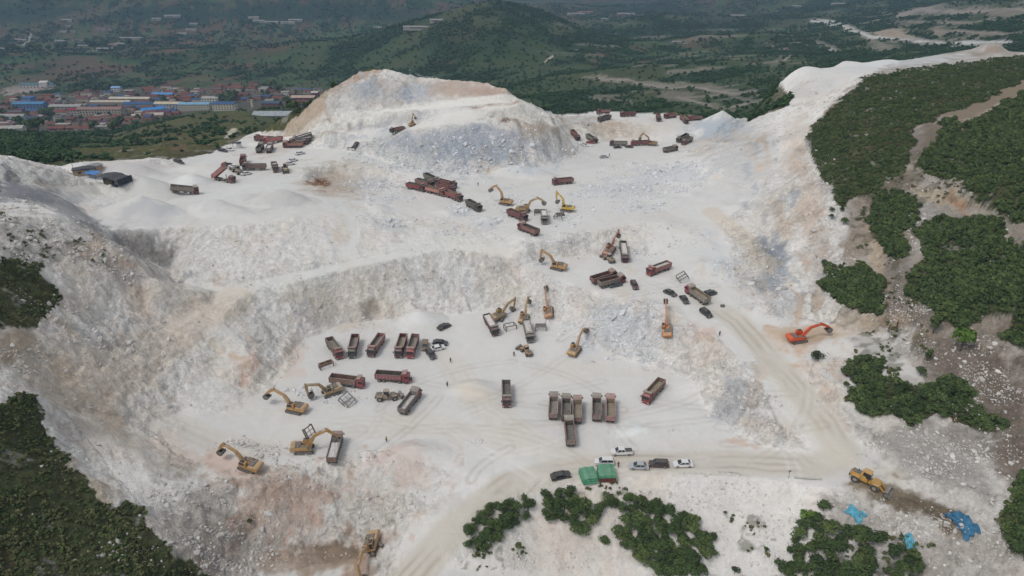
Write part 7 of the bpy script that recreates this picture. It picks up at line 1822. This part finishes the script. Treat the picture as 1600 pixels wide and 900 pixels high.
BIG = [ # px, py(base), w, d, floors, roof, wall, yaw, windows, label
 (405,172,54,0,0,0,0,0,0,''),
 (353,172,32,14,3,BLU_,(196,188,170),.0,8,'cream three storey block with bright blue roof at the right end of the village'),
 (306,172,44,12,3,(120,160,184),(190,184,168),.03,11,'long cream block with pale blue roof behind the green hill'),
 (331,163,24,12,3,WHT_,(196,194,184),.0,6,'white stepped block left of the blue roofed cream block'),
 (266,171,40,12,3,(188,176,150),(150,160,170),-.02,9,'cream topped block over a blue base in the village centre'),
 (225,168,56,12,2,BLU_,(120,130,140),-.03,0,'very long blue roofed row house in the village middle'),
 (175,165,60,10,2,(176,168,148),(140,130,122),-.02,0,'very long pale roofed row house in front of the blue roofed one'),
 (205,160,62,10,2,(184,178,160),(150,120,104),-.03,0,'second long pale roofed row house behind the others'),
 (160,181,62,14,3,(140,112,104),(164,156,140),-.02,15,'long dull pink roofed hall with a row of windows'),
 (121,181,18,13,3,(128,44,54),(164,156,144),-.02,4,'dark crimson roofed house at the left end of the pink roofed hall'),
 (50,172,44,14,3,(76,124,160),(96,120,150),.02,9,'blue fronted three storey block on the left of the village'),
 (48,165,14,14,4,(60,96,150),(110,130,160),.02,0,'small raised blue roof on the blue fronted block'),
 (105,172,46,12,2,(150,150,146),(140,136,126),.0,8,'grey block with long white roof edge in the left village'),
 (240,176,30,16,2,(64,128,190),(140,144,150),.5,0,'bright sky blue roofed hall set at an angle'),
 (232,184,40,12,1,(180,168,158),(170,150,140),.3,0,'pale flat yard building below the angled blue hall'),
 (15,188,46,10,2,(150,150,148),(180,178,170),-.02,8,'pale block with white bands at the left edge of the village'),
 (12,196,30,8,1,(150,150,148),(190,188,182),-.02,0,'low white building at the left edge below the banded block'),
 (10,206,26,8,1,(160,158,152),(190,188,182),.2,0,'lowest small white building at the left edge'),
 (255,149,34,10,1,(84,140,190),(130,120,120),.0,0,'pale blue roofed building at the back of the village'),
 (183,142,14,10,2,(130,160,200),(190,194,196),.0,3,'small white house with light blue roof at the back'),
 (430,183,34,16,1,(150,156,160),(140,136,130),.0,0,'long pale grey shed roof at the foot of the white ridge'),
 (425,166,26,14,2,(72,84,104),(120,84,74),.0,5,'slate roofed brick house beside the trees right of the village'),
 (475,158,34,14,2,(176,156,140),(100,64,60),.0,0,'brick building with white flat roof near the ridge'),
 (493,150,10,9,2,(180,178,172),(110,74,68),.0,0,'small white topped brick house near the ridge'),
 (60,137,56,10,2,TEA_,(176,172,168),.02,10,'teal roofed school with white gable beyond the red yard'),
 (72,137,13,13,3,(190,188,184),(190,186,180),.02,0,'white gabled middle of the teal roofed school'),
 (395,170,3,3,4,(180,176,160),(184,178,160),.0,0,'thin white tower right of the blue roofed block'),
]
for (px, py, w, d, fl, rc, wc, yw, nw, lab) in BIG:
    if lab: occ.append(building(lab, px, py, w, d, fl, rc, wc, yw, nw, name='building', gable=(fl != 4)))
for p in occ[:]:
    pass
random.seed(5); HS = []
cnt = 0; names = {RED_: 'small house with red tiled roof in the crowded village', BRN_: 'small house with brown roof in the crowded village', GRY_: 'small house with grey roof in the crowded village', BLU_: 'small house with blue sheet roof in the crowded village', WHT_: 'small flat roofed pale house in the crowded village', (92,56,66): 'small house with dark purple roof in the crowded village'}
cols = [RED_] * 7 + [BRN_] * 4 + [GRY_] * 3 + [BLU_] * 2 + [WHT_] * 3 + [(92,56,66)] * 2
VIL = [(-10,158),(60,155),(110,150),(170,140),(230,138),(330,142),(345,160),(300,168),(280,176),(250,186),(215,196),(175,203),(60,205),(-10,212)]
VIL2 = [(330,136),(400,134),(440,142),(500,142),(498,158),(470,176),(440,182),(420,160),(385,160),(345,150)]
tries = 0
while cnt < 250 and tries < 9000:
    tries += 1
    if cnt < 205: px, py = random.uniform(-10, 345), random.uniform(140, 210); P = VIL
    else: px, py = random.uniform(330, 500), random.uniform(134, 183); P = VIL2
    if not inpoly(np.array([px]), np.array([py]), P)[0]: continue
    w = random.choice((9, 12, 15, 18)); d = random.choice((7, 8)); q = march(px, py)
    if q is None or q[3] < 700: continue
    row = round(q[1] / 13.0) * 13.0
    gx = q[0]; 
    if any(abs(gx - o_[0]) < (w * .5 + o_[2]) * .9 and abs(row - o_[1]) < 8.5 for o_ in occ): continue
    c = random.choice(cols); fl = 1 if random.random() < .7 else 2
    z = float(height_at(gx, row)[0]); ppx, ppy, _ = proj(gx, row, z)
    _MC[(round(float(ppx), 1), round(float(ppy), 1), False)] = (gx, row, z, 0)
    occ.append(building(names[c], float(ppx), float(ppy), w, d, fl, c, random.choice([(150, 120, 104), (168, 158, 142), (180, 174, 160), (140, 112, 98)]), random.uniform(-.05, .05), 0, cat='house', name='house', back=HS, look={RED_: 'red roofed', BRN_: 'brown roofed', GRY_: 'grey roofed', BLU_: 'blue roofed', WHT_: 'flat pale'}.get(c, 'purple roofed'), grp=names[c].replace('small house', 'small houses', 1), gable=c != WHT_, chimney=random.random() < .3)); cnt += 1
rows_label(HS, 6, 'house', 'the village from behind', True)
# scattered farm sheds further away
FAR_B = [(28,63,18,WHT_,'white shed by the pale farm track on the far left'),(36,64,22,WHT_,'longer white shed beside the pale farm track'),(105,33,30,WHT_,'white barn on the slope behind the dark tree clump'),(107,42,14,WHT_,'small pale barn below the white barn'),(4,78,16,WHT_,'pale shed at the far left edge of the frame'),
 (100,51,20,WHT_,'low pale shed left of the long tree row'),(115,50,14,WHT_,'low pale shed, twin right of the first'),(160,47,24,(140,110,104),'reddish roofed row on the far slope'),(172,48,12,WHT_,'white end house of the reddish row'),(205,61,60,WHT_,'long row of pale village houses in the far valley'),
 (130,73,26,WHT_,'white house in the far tree line'),(178,71,30,(150,120,112),'dull red roofed house in the far tree line'),(188,70,28,WHT_,'white house right of the dull red roof'),(95,66,30,(150,150,150),'grey glasshouse row on the valley floor'),(125,64,40,(120,90,90),'long dull red barn on the valley floor'),(165,78,46,WHT_,'very long thin white shed on the field edge'),
 (245,31,24,WHT_,'white house high on the far slope'),(270,26,44,WHT_,'long white barn high on the far slope'),(303,39,22,WHT_,'white roof among far trees'),(397,28,30,WHT_,'white building in the far middle valley'),(300,48,30,(150,140,132),'pale roof cluster below the far slope'),(285,54,30,WHT_,'pale house at the end of the far village row'),
 (405,33,34,WHT_,'first pale building of the far middle hamlet'),(425,35,40,WHT_,'second pale building of the far middle hamlet'),(450,36,40,WHT_,'third pale building of the far middle hamlet'),(462,32,40,WHT_,'fourth pale building of the far middle hamlet'),(590,44,24,WHT_,'small white house in front of far brown fields'),(660,43,60,WHT_,'long white shed at the left foot of the cone hill'),(684,34,24,WHT_,'white roof near the left flank of the cone hill'),
 (900,23,50,WHT_,'pale hamlet roof right of the cone hill'),(915,21,40,(150,110,100),'dull red hamlet roof right of the cone hill'),(945,30,20,WHT_,'white roof below the hamlet right of the cone hill'),(978,23,50,WHT_,'long white shed beyond the small dark hill'),(964,53,10,WHT_,'small white hut in the valley right of the cone hill'),
 (1057,67,14,WHT_,'white walled house in the green valley'),(1071,69,7,WHT_,'small pale hut right of the white walled house'),(1153,26,40,WHT_,'long white shed on the far right ridge'),(900,81,6,WHT_,'tiny white hut at the foot of the cone hill'),(1310,7,40,WHT_,'pale buildings in the far right valley'),(1245,10,24,WHT_,'small white roof far off on the right'),
 (1272,31,9,WHT_,'white hut at the bend of the white road on the right')]
for (px, py, w, c, lab) in FAR_B:
    q = march(px, py)
    if q is None: continue
    ww = w * q[3] / FPX * .55 if q[3] > 1500 else w * q[3] / FPX
    building(lab, px, py, round(ww, 1), round(min(ww * .4, 10), 1), 1, tuple(int(v * .86) for v in c), (150, 148, 142), random.uniform(-.15, .15), 0, grp='farm buildings far off in the valley')
# big dark trees of the village and the fields
TREE = [crown_mesh('crown', 220, 1.0, 1.7, .2, 400 + i, LEAF_D, 7) for i in range(4)]
def tree(px, py, r, label, group):
    o = thing('tree', label, 'tree', group); k = random.randrange(4)
    a = bpy.data.objects.new('crown', TREE[k]); b = bpy.data.objects.new('trunk', TRUNK[k % 3])
    for c in (a, b): COL.objects.link(c); c.parent = o
    o.location = ground_pt(px, py); o.rotation_euler = (0, 0, random.uniform(0, 6.28)); o.scale = (r * random.uniform(.9, 1.2), r * random.uniform(.9, 1.2), r * random.uniform(.9, 1.3))
    return o
G1 = [(354,160,9),(362,162,8),(346,162,7),(366,156,8),(357,168,7),(350,155,6),(425,142,8),(436,146,7),(442,150,6),(418,150,5),(447,165,6)]
rows_label([(tree(*p, '', 'big trees at the right edge of the village'), p[0], p[1], 'dark') for p in G1], 7, 'tree', 'trees right of the blue block')
G2 = [(120,140,6),(132,138,7),(142,142,6),(150,146,7),(158,140,7),(165,148,6),(128,148,6),(112,150,6),(172,140,6),(138,135,6)]
rows_label([(tree(*p, '', 'trees in the band behind the village'), p[0], p[1], 'dark') for p in G2], 7, 'tree', 'the tree band behind the village')
G3 = [(76,180,7),(80,186,6),(70,187,6),(30,198,6),(36,203,6),(22,200,5),(46,205,6),(60,208,7),(5,178,6),(190,200,6),(212,196,5),(8,192,6),(150,203,6),(180,206,6)]
rows_label([(tree(*p, '', 'trees among the village roofs'), p[0], p[1], 'dark') for p in G3], 9, 'tree', 'trees among the village roofs')
VT = []
for _ in range(1500):
    if len(VT) >= 46: break
    p = (random.uniform(0, 480), random.uniform(143, 205))
    if (inpoly(np.array([p[0]]), np.array([p[1]]), VIL)[0] or inpoly(np.array([p[0]]), np.array([p[1]]), VIL2)[0]) and all(math.hypot(p[0] - q[0], 2 * (p[1] - q[1])) > 14 for q in VT): VT.append(p)
rows_label([(tree(p[0], p[1], random.uniform(3, 5), '', 'yard trees between the village houses'), p[0], p[1], 'dark') for p in VT], 8, 'yard tree', 'trees between the village houses')
G4 = [(80,40,9),(86,42,9),(92,43,8),(78,50,8),(82,53,7),(66,62,12),(20,80,12),(12,80,9),(28,81,10),(46,80,12),(54,78,14),(62,80,12),(76,78,10),(92,78,16),(100,78,16),(106,76,12),(118,76,9),(138,72,16),(146,72,14),(158,72,11),(166,72,9),(202,71,13),(215,70,10),(225,70,11),(236,70,11),(244,70,10)]
rows_label([(tree(p[0], p[1], p[2] * .62, '', 'field trees in the far valley'), p[0], p[1], 'dark') for p in G4], 8, 'tree', 'trees between the far valley fields')
